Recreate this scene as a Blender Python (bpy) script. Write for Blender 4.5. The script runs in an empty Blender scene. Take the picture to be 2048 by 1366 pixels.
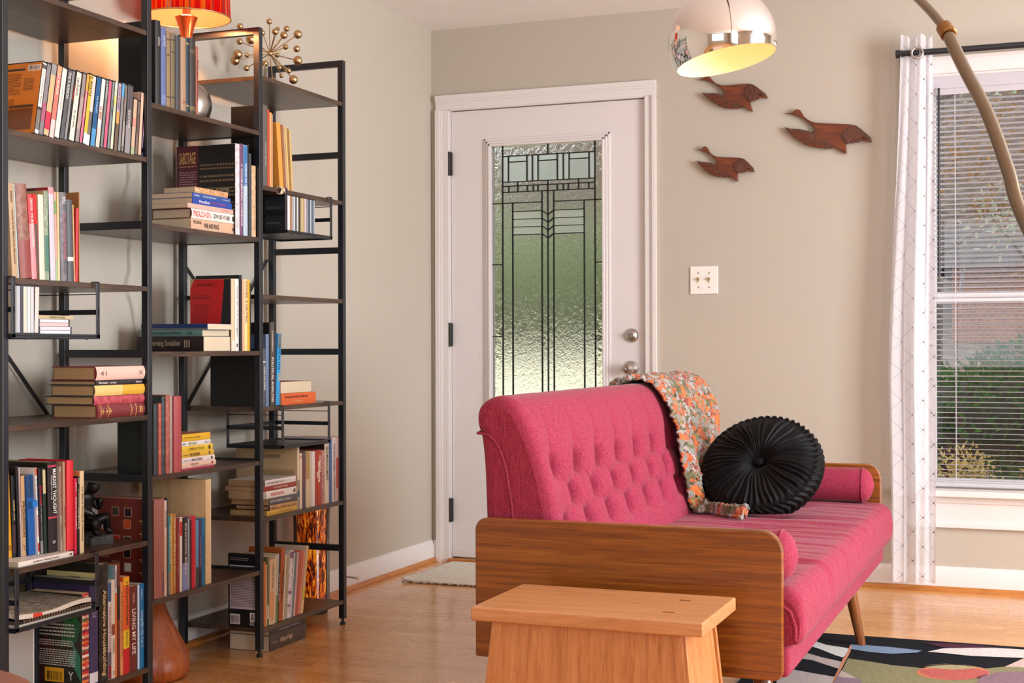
import bpy, math, random
from mathutils import Vector, Matrix
random.seed(7)
PI = math.pi
SC = bpy.context.scene
COL = SC.collection

# ------------------------------------------------------------------ camera
CAM = Vector((2.6591, -5.8021, 0.9776))
YAW, PITCH, ROLL, FPX = 0.3724, 0.0033, -0.0029, 2791.09
fw = Vector((-math.sin(YAW) * math.cos(PITCH), math.cos(YAW) * math.cos(PITCH), math.sin(PITCH)))
rt = Vector((math.cos(YAW), math.sin(YAW), 0))
up = rt.cross(fw)
rt2 = rt * math.cos(ROLL) + up * math.sin(ROLL)
up2 = -rt * math.sin(ROLL) + up * math.cos(ROLL)
cd = bpy.data.cameras.new('camera')
cam = bpy.data.objects.new('camera', cd)
COL.objects.link(cam)
cd.sensor_width = 36
cd.lens = FPX * 36 / 2048
cd.clip_start = 0.05
m = Matrix((rt2, up2, -fw)).transposed().to_4x4()
m.translation = CAM
cam.matrix_world = m
SC.camera = cam

# ------------------------------------------------------------------ exposure
SC.view_settings.view_transform = 'Standard'
SC.view_settings.look = 'None'
SC.view_settings.gamma = 1
SC.view_settings.use_curve_mapping = False
SC.view_settings.exposure = -0.2
SC.cycles.use_denoising = True
SC.cycles.max_bounces = 10
SC.cycles.diffuse_bounces = 5
SC.cycles.transparent_max_bounces = 24
SC.cycles.caustics_refractive = False
SC.cycles.caustics_reflective = False
SC.cycles.sample_clamp_indirect = 6

# ------------------------------------------------------------------ sky and sun
w = bpy.data.worlds.new('sky')
SC.world = w
w.use_nodes = True
bg = w.node_tree.nodes['Background']
bg.inputs[0].default_value = (0.80, 0.88, 1.0, 1)
bg.inputs[1].default_value = 1.5
sd = bpy.data.lights.new('sun', 'SUN')
sd.energy = 2.8
sd.color = (1, 0.94, 0.82)
sd.angle = 0.01
so = bpy.data.objects.new('sun', sd)
COL.objects.link(so)
so.rotation_euler = Vector((0.58, -0.40, -0.71)).to_track_quat('-Z', 'Y').to_euler()


def area(name, loc, d, sx, sy, e, col):
    l = bpy.data.lights.new(name, 'AREA')
    l.shape = 'RECTANGLE'
    l.size, l.size_y, l.energy, l.color = sx, sy, e, col
    o = bpy.data.objects.new(name, l)
    COL.objects.link(o)
    o.location = loc
    o.rotation_euler = Vector(d).to_track_quat('-Z', 'Z').to_euler()
    return o


# daylight entering through the room's other windows (right wall and back wall)
area('daylight_right_window', (5.05, -2.35, 1.45), (-1, 0, 0), 2.4, 1.5, 275, (0.92, 0.96, 1.0))
area('daylight_right_rear_window', (5.05, -6.6, 1.45), (-1, 0.1, 0), 1.8, 1.5, 90, (0.92, 0.96, 1.0))
area('daylight_back_window', (2.3, -8.85, 1.5), (0, 1, 0), 2.6, 1.5, 32, (0.95, 0.97, 1.0))

UPRIGHT = [
 dict(key='A', phrase='the top left DVDs', group='DVD cases on the upper left shelf', items=[
  dict(y=-3.0262,t=0.0147,x=0.311,z=1.5017,h=0.19,d=0.135,lean=0.1766,k='dvd',c='#e9e4da',bands=[(0.04,0.1,'#5a5350'),(0.62,0.66,'#3c3734'),(0.66,0.93,'#77706c')],face=dict(bg='#d9790f',rect=[(0.34,0.9,0.07,0.36,'#7d431c'),(0.34,0.9,0.37,0.41,'#5c3f2a'),(0.06,0.62,0.885,0.915,'#3a2a1c'),(0.68,0.97,0.875,0.955,'#f3e7d8')],bar=[(0.71,0.94,0.885,0.945,'#4a3a30')],lines=[(0.06,0.55,0.55,0.85,14,'#6b3c10'),(0.06,0.45,0.1,0.5,18,'#6b3c10'),(0.62,0.85,0.6,0.78,9,'#6b3c10')]),tx=[['the complete films',0.12,0.58,0.4,'#7c7671',0]],l='orange-backed DVD case with white and grey spine'),
  dict(y=-3.0102,t=0.0147,x=0.311,z=1.5017,h=0.19,d=0.135,lean=0.1782,k='dvd',c='#7f7c80',bands=[(0.55,0.8,'#a35c78')],l='thin mauve-grey DVD case'),
  dict(y=-2.994,t=0.0198,x=0.311,z=1.5017,h=0.19,d=0.135,lean=0.1797,k='dvd',c='#c4ad84',bands=[(0.66,0.9,'#c8324c'),(0.0,0.15,'#8e8f91')],l='tan DVD case with crimson lower spine'),
  dict(y=-2.9725,t=0.0174,x=0.311,z=1.5017,h=0.19,d=0.135,lean=0.1819,k='dvd',c='#d9776a',bands=[(0,0.12,'#e69b72'),(0.75,1,'#e6c1bd')],tx=[['LA RONDE',0.12,0.4,0.5,'#f4ded2',0]],l='coral red DVD case with pale lettering'),
  dict(y=-2.9536,t=0.0182,x=0.311,z=1.5017,h=0.19,d=0.135,lean=0.1837,k='dvd',c='#e6dfd2',tx=[['il sorpasso',0.25,0.6,0.35,'#9c9a9a',0]],l='cream white DVD case'),
  dict(y=-2.9323,t=0.0154,x=0.311,z=1.5017,h=0.19,d=0.135,lean=0.1859,k='dvd',c='#55575a',tx=[['THE X AUSSION',0.05,0.42,0.62,'#d6d6d4',0]],l='dark grey DVD case with white capitals'),
  dict(y=-2.9154,t=0.0094,x=0.311,z=1.5017,h=0.19,d=0.135,lean=0.1875,k='dvd',c='#86878a',l='plain mid-grey DVD case'),
  dict(y=-2.9045,t=0.0043,x=0.311,z=1.5017,h=0.19,d=0.135,lean=0.1886,k='dvd',c='#2b2023',bands=[(0.2,0.42,'#8b2d20'),(0.42,0.6,'#1f1516')],l='thin black DVD case with rusty red patch'),
  dict(y=-2.8977,t=0.0195,x=0.311,z=1.5017,h=0.19,d=0.135,lean=0.1817,k='dvd',c='#e3d9ca',tx=[['Les Enfants',0.1,0.35,0.5,'#6c6c6e',0],['du paradis',0.55,0.8,0.45,'#6c6c6e',0]],l='wide cream DVD case with script lettering'),
  dict(y=-2.8732,t=0.0147,x=0.311,z=1.5017,h=0.19,d=0.135,lean=0.1765,k='dvd',c='#8f8683',bands=[(0.35,0.8,'#a89691')],l='taupe grey DVD case'),
  dict(y=-2.8553,t=0.0093,x=0.311,z=1.5017,h=0.19,d=0.135,lean=0.1704,k='dvd',c='#d8708a',bands=[(0,0.25,'#e6a24a')],tx=[['MOUSSOLEY',0.3,0.62,0.55,'#f0d8c0',0]],l='pink DVD case with orange top'),
  dict(y=-2.8432,t=0.0265,x=0.311,z=1.5017,h=0.19,d=0.135,lean=0.1637,k='dvd',c='#e2b73e',bands=[(0.84,1,'#e8e6e0')],halves=[(0.5,1,0.02,0.52,'#cfcac4'),(0.5,1,0.52,0.85,'#6f6862')],tx=[['IL POSTO',0.04,0.32,0.42,'#3c3626',-0.22]],l='yellow and white DVD case reading IL POSTO'),
  dict(y=-2.8128,t=0.0183,x=0.311,z=1.5017,h=0.19,d=0.135,lean=0.1584,k='dvd',c='#1f5789',bands=[(0.75,1,'#4c93c1')],tx=[['Gun & Empire',0.28,0.52,0.5,'#9cc0dd',0]],l='deep blue DVD case'),
  dict(y=-2.7916,t=0.0159,x=0.311,z=1.5017,h=0.19,d=0.135,lean=0.1522,k='dvd',c='#dcd9d6',bands=[(0.72,1,'#dcc7bb')],tx=[['LE BEBE',0.42,0.6,0.65,'#b06a4e',0]],l='white DVD case with reddish capitals'),
  dict(y=-2.7716,t=0.0098,x=0.311,z=1.5017,h=0.19,d=0.135,lean=0.1457,k='dvd',c='#77837f',tx=[['LILITH',0.08,0.27,0.6,'#d3dad6',0]],l='grey-green DVD case'),
  dict(y=-2.7587,t=0.0123,x=0.311,z=1.5017,h=0.19,d=0.135,lean=0.1384,k='dvd',c='#c9607c',tx=[['rosenstrasse',0.25,0.6,0.35,'#e4a3b1',0]],l='rose pink DVD case'),
  dict(y=-2.7427,t=0.0097,x=0.311,z=1.5017,h=0.19,d=0.135,lean=0.1314,k='dvd',c='#83888a',tx=[['Gonzalo',0.28,0.5,0.55,'#3f5c3c',0]],l='grey DVD case with green lettering'),
  dict(y=-2.7302,t=0.0109,x=0.311,z=1.5017,h=0.19,d=0.135,lean=0.124,k='dvd',c='#c3d0b4',bands=[(0,0.1,'#dfe2d8'),(0.22,0.34,'#d8cf7a')],l='pale green DVD case with yellowish patch'),
  dict(y=-2.7149,t=0.0139,x=0.311,z=1.5017,h=0.19,d=0.135,lean=0.1166,k='dvd',c='#b7a3b4',bands=[(0.43,0.6,'#cf9a55'),(0.6,1,'#6b5648')],tx=[['KILLER OF SHEEP',0.07,0.4,0.5,'#6a5f77',0]],l='lilac, orange and brown DVD case'),
  dict(y=-2.6974,t=0.0107,x=0.311,z=1.5017,h=0.19,d=0.135,lean=0.1093,k='dvd',c='#8c8b8c',bands=[(0,0.2,'#5aa3d2')],l='grey DVD case with sky blue top'),
  dict(y=-2.6833,t=0.0093,x=0.311,z=1.5017,h=0.19,d=0.135,lean=0.1016,k='dvd',c='#857b76',bands=[(0.55,0.9,'#a8a09a')],l='warm grey DVD case'),
  dict(y=-2.6701,t=0.0244,x=0.311,z=1.5017,h=0.19,d=0.135,lean=0.0937,k='dvd',c='#58545a',bands=[(0.6,1,'#8f8c90')],tx=[['THE SALT OF THE EARTH',0.36,0.62,0.45,'#dcd7d4',0]],l='wide charcoal DVD case'),
  dict(y=-2.6427,t=0.0168,x=0.311,z=1.5017,h=0.158,d=0.135,lean=0.104,k='dvd',c='#c7ab93',bands=[(0.35,0.5,'#cf8f83'),(0.86,1,'#9fb08a')],l='short peach and green DVD case'),
  dict(y=-2.6227,t=0.0095,x=0.311,z=1.5017,h=0.155,d=0.135,lean=0.1017,k='dvd',c='#7d6960',tx=[['Wild Combination',0.25,0.6,0.5,'#51423c',0]],l='short brown-grey DVD case'),
  dict(y=-2.6088,t=0.0124,x=0.311,z=1.5017,h=0.182,d=0.135,lean=0.0871,k='dvd',c='#e2bfa6',l='salmon cream boxed set'),
  dict(y=-2.5922,t=0.0025,x=0.311,z=1.5017,h=0.178,d=0.135,lean=0.0898,k='dvd',c='#b57fae',bands=[(0.6,0.68,'#c9b6cf'),(0.68,1,'#9f93b5'),(0.86,0.93,'#c9a45a')],l='lilac purple digipak'),
 ]),
 dict(key='B', phrase='books above left CD rack', group="books on the left bay's second shelf", items=[
  dict(y=-3.104,t=0.0192,x=0.311,z=1.1452,h=0.2279,d=0.1504,lean=-0.0707,k='pb',c='#b79b79',tx=[['Arshinov',0.08,0.2,0.4,'#4b3a2b',0],['History of the Makhnovist Movement',0.28,0.85,0.4,'#4b3a2b',0]],l='tan paperback titled History of the Makhnovist Movement'),
  dict(y=-3.0844,t=0.004,x=0.311,z=1.1452,h=0.2281,d=0.1505,lean=-0.0689,k='pb',c='#a9c0c4',l='thin pale blue paperback'),
  dict(y=-3.0768,t=0.0399,x=0.311,z=1.1452,h=0.2301,d=0.1518,lean=-0.0808,k='hb',c='#8b5f50',wear=1,bands=[(0.6,1,'#8a4540')],l='thick worn brown clothbound book'),
  dict(y=-3.0358,t=0.0187,x=0.311,z=1.1452,h=0.2091,d=0.138,lean=-0.0733,k='hb',c='#c41f2c',bands=[(0.35,1,'#d98a90')],tx=[['DREXAN: THE BRANCH LANNING',0.05,0.62,0.5,'#f2dcd6',0]],l='red and white hardback with white capitals'),
  dict(y=-3.0166,t=0.009,x=0.311,z=1.1452,h=0.2104,d=0.1389,lean=-0.0639,k='pb',c='#e00c14',bands=[(0.35,1,'#5a4644'),(0.86,1,'#b58f6c')],l='bright red paperback darkening below'),
  dict(y=-3.0067,t=0.0191,x=0.311,z=1.1452,h=0.2114,d=0.1395,lean=-0.0307,k='pb',c='#e3cfbd',l='cream and pink paperback'),
  dict(y=-2.9872,t=0.0151,x=0.311,z=1.1452,h=0.2234,d=0.1474,lean=-0.0213,k='pb',c='#8a9a83',wear=1,bands=[(0.5,0.9,'#4d7a68')],face=dict(bg='#c3a67c'),l='mottled sage and teal paperback'),
  dict(y=-2.971,t=0.0028,x=0.311,z=1.1452,h=0.2237,d=0.1476,lean=-0.0214,k='pb',c='#1f3a31',l='thin dark green pamphlet'),
  dict(y=-2.9665,t=0.0192,x=0.311,z=1.1452,h=0.2332,d=0.2,lean=-0.0385,k='pb',c='#c2bfcb',bands=[(0,0.07,'#d98d94')],face=dict(bg='#a3182a',rect=[(0.2,0.8,0.95,0.985,'#1a1013')]),l='tall lilac-grey paperback with red cover'),
  dict(y=-2.9469,t=0.0075,x=0.311,z=1.1452,h=0.2237,d=0.1476,lean=-0.0298,k='pb',c='#cf9f8c',bands=[(0.1,0.25,'#6f9d55'),(0.75,1,'#9db582')],l='thin pink and green pamphlet'),
  dict(y=-2.9387,t=0.0073,x=0.311,z=1.1452,h=0.2239,d=0.1478,lean=-0.019,k='pb',c='#d7b98a',bands=[(0.55,1,'#d9c59c')],l='thin straw-coloured paperback'),
  dict(y=-2.9286,t=0.0255,x=0.311,z=1.1452,h=0.2251,d=0.1486,lean=-0.0244,k='hb',c='#67656a',wear=1,tx=[['BIRD',0.05,0.13,0.5,'#cfcacb',0],['ECOLOGY OF FREEDOM',0.25,0.75,0.4,'#b06270',0]],l='charcoal mottled hardback with reddish lettering'),
  dict(y=-2.9008,t=0.0229,x=0.311,z=1.1452,h=0.2087,d=0.1377,lean=-0.03,k='hb',c='#4a4c53',bands=[(0.7,0.75,'#e6dcd0')],l='slate black hardback with white spine label'),
  dict(y=-2.8764,t=0.004,x=0.311,z=1.1452,h=0.1978,d=0.1305,lean=-0.0322,k='pb',c='#d9aa6b',wear=1,l='thin torn orange-tan pamphlet'),
  dict(y=-2.8714,t=0.0092,x=0.311,z=1.1452,h=0.1904,d=0.1257,lean=0.0195,k='pb',c='#c23a44',l="slim red paperback at the row's end"),
  dict(y=-2.8189,t=0.0031,x=0.28,z=1.1452,h=0.2376,d=0.19,lean=0.0,k='pb',c='#a67643',face=dict(bg='#a8763f'),l='tall tan brown album behind'),
 ]),
 dict(key='C', phrase="the left rack's CDs", group='upright CDs in the left wire rack', items=[
  dict(y=-3.1086,t=0.0116,x=0.318,z=1.0075,h=0.1245,d=0.14,lean=0.0,k='cd',c='#d8d6d6',l='white jewel case'),
  dict(y=-3.0966,t=0.0112,x=0.318,z=1.0075,h=0.1245,d=0.14,lean=0.0,k='cd',c='#b9bcc2',l='pale grey jewel case'),
  dict(y=-3.0849,t=0.0095,x=0.318,z=1.0075,h=0.1245,d=0.14,lean=0.0,k='cd',c='#3e3f4a',l='dark navy jewel case'),
  dict(y=-3.0746,t=0.0136,x=0.318,z=1.0075,h=0.1245,d=0.14,lean=0.0,k='cd',c='#d5cdb9',l='cream jewel case'),
  dict(y=-3.0605,t=0.0115,x=0.318,z=1.0075,h=0.1245,d=0.14,lean=0.0,k='cd',c='#e2dfd6',l='ivory jewel case'),
  dict(y=-3.0487,t=0.012,x=0.318,z=1.0075,h=0.1245,d=0.14,lean=0.0,k='cd',c='#c6c8cc',l='silver grey jewel case'),
  dict(y=-3.0363,t=0.0158,x=0.318,z=1.0075,h=0.1245,d=0.14,lean=0.0322,k='cd',c='#dec7c3',l='pinkish white jewel case'),
 ]),
 dict(key='E', phrase='books above the magazines', group="books on the left bay's fourth shelf", items=[
  dict(y=-3.0474,t=0.0139,x=0.247,z=0.4572,h=0.2211,d=0.1459,lean=-0.0511,k='pb',c='#d79a21',bands=[],tx=[['O',0.86,0.92,0.5,'#5a3d10',0]],l='golden yellow paperback'),
  dict(y=-3.0331,t=0.012,x=0.2505,z=0.4572,h=0.2023,d=0.1335,lean=-0.0358,k='pb',c='#16161a',tx=[['LABOR LAW',0.3,0.55,0.42,'#d7c58a',0]],bands=[(0.6,0.95,'#3c2a35')],l='black paperback titled LABOR LAW'),
  dict(y=-3.0189,t=0.007,x=0.2548,z=0.4572,h=0.2267,d=0.1496,lean=-0.0452,k='pb',c='#0f0f12',l='tall plain black book'),
  dict(y=-3.0115,t=0.0028,x=0.2576,z=0.4572,h=0.2216,d=0.1463,lean=-0.0438,k='pb',c='#c9b5bb',l='thin pale pink pamphlet'),
  dict(y=-3.0085,t=0.0128,x=0.2581,z=0.4572,h=0.2008,d=0.1325,lean=-0.0306,k='pb',c='#c09a6c',tx=[['PROUDHON',0.32,0.76,0.62,'#2f2418',0],['//',0.86,0.93,0.5,'#2f2418',0]],l='tan paperback with large brown capitals'),
  dict(y=-2.9909,t=0.0242,x=0.2634,z=0.4572,h=0.2005,d=0.1323,lean=-0.0522,k='pb',c='#1457a0',bands=[(0,0.28,'#123d68')],tab=(0.32,0.4,'#1b76c8'),l='blue binder with blue tab'),
  dict(y=-2.9663,t=0.0053,x=0.2704,z=0.4572,h=0.2183,d=0.1441,lean=-0.0484,k='pb',c='#ebe6e2',bands=[(0,0.09,'#d9512c'),(0.87,0.97,'#b7412c')],tx=[['THE STRUVICT',0.12,0.5,0.6,'#1d3f7e',0],['READER',0.55,0.8,0.6,'#c22a38',0]],l='white spine reader with blue and red capitals'),
  dict(y=-2.9606,t=0.0099,x=0.2736,z=0.4572,h=0.2147,d=0.1417,lean=-0.0351,k='pb',c='#221b23',bands=[(0.85,1,'#8b8488')],tx=[['Durruti',0.2,0.42,0.75,'#c12b3a',0],['in the Spanish Revolution',0.42,0.85,0.4,'#c9c0c4',0]],l='dark paperback with red script'),
  dict(y=-2.9497,t=0.0106,x=0.2768,z=0.4572,h=0.216,d=0.1426,lean=-0.0379,k='pb',c='#1f3226',bands=[(0.02,0.3,'#c3b48c')],l='dark green paperback with straw top'),
  dict(y=-2.9388,t=0.0336,x=0.2803,z=0.4572,h=0.2291,d=0.1512,lean=-0.0194,k='pb',c='#2a2124',face=dict(bg='#15120f'),bands=[(0.035,0.055,'#c23a52'),(0.605,0.625,'#c23a52')],tx=[['MARXIST THOUGHT',0.08,0.58,0.42,'#f2efec',0.2],['Readings from the Left',0.15,0.42,0.2,'#c7c0bd',-0.15],['D',0.875,0.905,0.3,'#ece8e4',0.05]],l='thick black book titled MARXIST THOUGHT'),
  dict(y=-2.9031,t=0.0064,x=0.289,z=0.4572,h=0.2162,d=0.1427,lean=-0.0269,k='pb',c='#a3978b',tx=[['CALCULATED CHAOS',0.06,0.58,0.75,'#b0213c',0],['Shaffer',0.68,0.87,0.6,'#4a423d',0]],l='taupe paperback with red capitals'),
  dict(y=-2.8963,t=0.0079,x=0.2928,z=0.4572,h=0.2278,d=0.1503,lean=-0.0143,k='pb',c='#b08d72',tx=[['CITIES OF MEN',0.5,0.75,0.5,'#6d4a33',0]],l='beige brown paperback'),
  dict(y=-2.888,t=0.0255,x=0.2957,z=0.4572,h=0.2302,d=0.1519,lean=0.0,k='hb',c='#d4212f',l='tall bright red hardback'),
  dict(y=-2.862,t=0.0078,x=0.3,z=0.4442,h=0.1958,d=0.13,lean=0.0,k='pb',c='#c9304a',tx=[['RIOT',0.06,0.18,0.6,'#f0c9cf',0],['BUILDING THE MOVEMENT',0.25,0.68,0.6,'#f0c9cf',0]],l='crimson pink paperback'),
  dict(y=-2.8538,t=0.0081,x=0.302,z=0.4442,h=0.1995,d=0.13,lean=0.0,k='pb',c='#241f1d',tx=[['of',0.02,0.1,0.6,'#d9cfb0',0],['A COOKING',0.16,0.4,0.35,'#d9cfb0',0],['ASHEVILLE',0.4,0.68,0.62,'#e2d8b4',0]],l='black paperback ending in ASHEVILLE'),
  dict(y=-2.8447,t=0.0164,x=0.302,z=0.4442,h=0.2128,d=0.14,lean=0.0,k='pb',c='#d8bf94',face=dict(bg='#d98855'),tx=[['LA BELLE EPOQUE CANVAS',0.2,0.85,0.45,'#5a4630',0]],l='tall cream paperback beside the dark statue'),
 ]),
 dict(key='F', phrase='the lowest left row', group="books on the left bay's bottom shelf", items=[
  dict(y=-2.9017,t=0.0042,x=0.2,z=0.0952,h=0.2,d=0.16,lean=0.0,k='pb',c='#e8e6e2',l='thin white-edged pamphlet'),
  dict(y=-2.8926,t=0.014,x=0.2,z=0.0952,h=0.215,d=0.16,lean=0.0,k='pb',c='#10141a',face=dict(bg='#121a1f',rect=[(0.45,0.95,0.02,0.14,'#dad6d0')]),l='black book with white label'),
  dict(y=-2.8486,t=0.0258,x=0.312,z=0.0952,h=0.245,d=0.17,lean=0.0,k='pb',c='#d8a86a',stripes=1,face=dict(bg='#27241f',blob=1,rect=[(0.3,0.66,0.05,0.2,'#e3a51d')],bar=[(0.34,0.62,0.065,0.16,'#3a2c10')],lines=[(0.12,0.86,0.78,0.95,5,'#cfcac0'),(0.08,0.86,0.53,0.68,4,'#d5d0c8'),(0.12,0.84,0.43,0.5,3,'#d5d0c8'),(0.06,0.88,0.22,0.4,8,'#d5d0c8')],tx=[('LAST CHANCE BAR MEN',0.06,0.92,0.69,0.76,'#158a2c'),('Y',0.74,0.84,0.08,0.17,'#d8d4cc')]),tx=[['FISHY VODKA BLAST',0.12,0.9,0.7,'#c62a2a',0]],l='striped-spine book with green and white back cover text'),
  dict(y=-2.8203,t=0.0347,x=0.312,z=0.0952,h=0.275,d=0.2,lean=0.0,k='pb',c='#3a2f55',face=dict(bg='#2a2248'),bands=[(0.88,0.98,'#d3d0d6')],tx=[['24',0.3,0.36,0.5,'#8d83a6',0]],l='dark purple book with white label'),
  dict(y=-2.781,t=0.0372,x=0.312,z=0.0952,h=0.31,d=0.24,lean=0.0,k='pb',c='#17130f',wear=1,face=dict(bg='#15140f',rect=[(0.3,0.97,0.05,0.93,'#d8cf8e')],tx=[('***',0.6,0.75,0.86,0.9,'#3b3a1e')],lines=[(0.33,0.93,0.78,0.85,2,'#6f6a3c')]),tx=[['Alternative Housebuilding',0.22,0.95,0.5,'#e3c58c',0]],l='tall black book titled Alternative Housebuilding'),
  dict(y=-2.743,t=0.0127,x=0.312,z=0.0952,h=0.258,d=0.1703,lean=0.0,k='pb',c='#d5d4d6',bands=[(0,0.2,'#2f5a8c'),(0.72,0.86,'#5e5a64'),(0.86,1,'#8c1f2c')],tx=[['CONCRETE HOUSE',0.25,0.72,0.6,'#b4473c',0]],l='pale spine titled CONCRETE HOUSE'),
  dict(y=-2.7292,t=0.0146,x=0.312,z=0.0952,h=0.262,d=0.1729,lean=0.0,k='pb',c='#e0d3c5',bands=[(0.45,0.56,'#8d4b38')],tx=[['CHENG',0.6,0.74,0.5,'#5a5350',0],['H',0.93,0.96,0.5,'#5a5350',0]],l='cream paperback with brown block'),
  dict(y=-2.7138,t=0.0077,x=0.312,z=0.0952,h=0.3,d=0.22,lean=0.0,k='pb',c='#d57a3a',face=dict(bg='#7fa3b3'),bands=[(0,0.25,'#c3d2da')],tx=[['concrete',0.05,0.2,0.7,'#1f2f48',0]],l='orange spine titled concrete with misty blue cover'),
  dict(y=-2.7054,t=0.0125,x=0.312,z=0.0952,h=0.302,d=0.1993,lean=0.0,k='pb',c='#6d281c',bands=[(0.2,0.5,'#3a1a14')],tx=[['BRICKS',0.5,0.66,0.6,'#9c4a32',0]],l='dark brick-red book'),
  dict(y=-2.6917,t=0.0115,x=0.312,z=0.0952,h=0.25,d=0.165,lean=0.0,k='pb',c='#d9935c',tx=[['a pattern language of homes',0.1,0.8,0.5,'#7c4423',0]],l='orange beige thin paperback'),
  dict(y=-2.6787,t=0.0263,x=0.312,z=0.0952,h=0.262,d=0.1729,lean=0.0,k='pb',c='#e2642c',bands=[(0,0.09,'#eab128'),(0.55,0.74,'#e5c52f'),(0.74,1,'#c8202a')],tx=[['A IS FOR JUNK ECONOMICS',0.05,0.5,0.42,'#3a2412',0],['Michael Hudson',0.57,0.72,0.25,'#6a5210',0]],l='orange, yellow and red paperback'),
  dict(y=-2.6516,t=0.0328,x=0.312,z=0.0952,h=0.232,d=0.1531,lean=0.0,k='pb',c='#6b2a22',tx=[['LIVING MY LIFE',0.27,0.8,0.5,'#efe2d8',0],['Goldman',0.08,0.2,0.22,'#d9c4b8',0]],l='maroon paperback titled LIVING MY LIFE'),
  dict(y=-2.6172,t=0.0302,x=0.312,z=0.0952,h=0.232,d=0.1531,lean=0.0,k='pb',c='#2478b4',bands=[],halves=[(0,0.22,0,1,'#dfe8ee')],tx=[['Living My Life, Vol. 2',0.32,0.75,0.4,'#d9e6f0',0.1],['Goldman',0.06,0.18,0.25,'#cfe0ec',0.1]],l='blue paperback titled Living My Life Vol. 2'),
  dict(y=-2.5815,t=0.0026,x=0.312,z=0.0952,h=0.232,d=0.1531,lean=0.0,k='pb',c='#57463a',wear=1,bands=[(0.46,0.52,'#a79a8c'),(0.85,1,'#c4955c')],tx=[['Ten Years in Paris and',0.05,0.42,0.25,'#c9a26c',0],['Theodore Gray',0.55,0.92,0.5,'#d8a45c',0]],l='photo-covered brown paperback against the post'),
 ]),
 dict(key='G', phrase='books under orange lamp', group='old hardbacks beside the lamp', items=[
  dict(y=-2.5306,t=0.0249,x=0.312,z=1.6568,h=0.2367,d=0.124,lean=0.0,k='hb',c='#17171a',tx=[['Ohio',0.2,0.3,0.4,'#b9b4ac',0]],face=dict(bg='#0d0d0f'),l='black hardback'),
  dict(y=-2.5035,t=0.0233,x=0.312,z=1.6568,h=0.2214,d=0.124,lean=0.0,k='hb',c='#5b6a9c',tx=[['LEAD',0.1,0.24,0.4,'#c9d0e2',0]],bands=[(0.86,0.97,'#6f7eae')],l='blue cloth hardback'),
  dict(y=-2.4779,t=0.0185,x=0.312,z=1.6568,h=0.2164,d=0.124,lean=0.0,k='hb',c='#8f7550',bands=[(0.1,0.12,'#51402a'),(0.3,0.32,'#51402a'),(0.85,0.87,'#51402a')],l='khaki brown hardback'),
  dict(y=-2.4571,t=0.02,x=0.312,z=1.6568,h=0.2151,d=0.124,lean=0.0,k='hb',c='#6e6146',bands=[(0.08,0.1,'#3f3524'),(0.24,0.26,'#3f3524'),(0.84,0.86,'#3f3524')],l='olive brown hardback'),
  dict(y=-2.4348,t=0.0228,x=0.312,z=1.6568,h=0.2129,d=0.124,lean=0.0,k='hb',c='#3a3d42',tx=[['XX',0.85,0.92,0.5,'#8c3a42',0]],l='slate grey hardback'),
  dict(y=-2.4096,t=0.0263,x=0.312,z=1.6568,h=0.2136,d=0.124,lean=0.0,k='hb',c='#a5876a',tx=[['A',0.85,0.9,0.5,'#a5483a',0]],l='light tan hardback'),
  dict(y=-2.3822,t=0.0134,x=0.312,z=1.6568,h=0.2173,d=0.124,lean=0.0,k='hb',c='#24394a',bands=[(0.07,0.09,'#b89d62'),(0.9,0.92,'#b89d62')],l='narrow dark teal hardback'),
  dict(y=-2.3651,t=0.0302,x=0.312,z=1.6568,h=0.2204,d=0.124,lean=0.0,k='hb',c='#2e2720',bands=[(0.15,0.2,'#51452f'),(0.9,0.96,'#6c5a34')],l='thick near-black brown hardback'),
  dict(y=-2.3331,t=0.0124,x=0.312,z=1.6568,h=0.2015,d=0.124,lean=0.0,k='hb',c='#a8604f',tx=[['FASHION',0.2,0.8,0.6,'#5c2b24',0]],l='thin dusty red book'),
 ]),
 dict(key='H', phrase='books behind the stack', group="tall books on the centre bay's second shelf", items=[
  dict(y=-2.1228,t=0.0231,x=0.312,z=1.3214,h=0.2808,d=0.213,lean=0.0,k='pb',c='#d6cfd4',wear=1,face=dict(bg='#141214',rect=[(0,0.375,0,1,'#551a26'),(0.67,0.89,0.43,0.52,'#b5a58c')],bar=[(0.69,0.87,0.44,0.51,'#2a2622')],tx=[('SABOTAGE',0.05,0.33,0.8,0.93,'#e0ad6c')],lines=[(0.05,0.33,0.76,0.785,1,'#c99a62'),(0.05,0.34,0.28,0.72,17,'#b0828a'),(0.4,0.98,0.72,0.8,2,'#7c6a50'),(0.4,0.98,0.58,0.68,2,'#7c6a50'),(0.4,0.98,0.42,0.54,3,'#7c6a50'),(0.4,0.98,0.26,0.38,3,'#7c6a50'),(0.4,0.98,0.1,0.22,3,'#7c6a50')]),l='tall mottled white-spined book titled SABOTAGE'),
  dict(y=-2.0987,t=0.0183,x=0.312,z=1.3214,h=0.284,d=0.2,lean=0.0,k='pb',c='#6d4468',tx=[['A TROUBLEMAKERS HANDBOOK',0.22,0.9,0.55,'#e4d3da',0]],l='purple TROUBLEMAKERS HANDBOOK'),
  dict(y=-2.0782,t=0.0242,x=0.312,z=1.3214,h=0.2824,d=0.2,lean=0.0,k='pb',c='#aebfd0',bands=[(0,0.45,'#3c71a8')],tx=[['WORKING FOR CHANGE',0.2,0.55,0.5,'#dfe8f0',0]],l='blue fading to white book'),
  dict(y=-2.0523,t=0.0053,x=0.312,z=1.3214,h=0.2879,d=0.2,lean=0.0,k='pb',c='#1a1a1d',l='thin black folder'),
  dict(y=-2.046,t=0.0143,x=0.312,z=1.3214,h=0.2596,d=0.2,lean=0.0,k='pb',c='#3d4146',l='slate thin book'),
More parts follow.
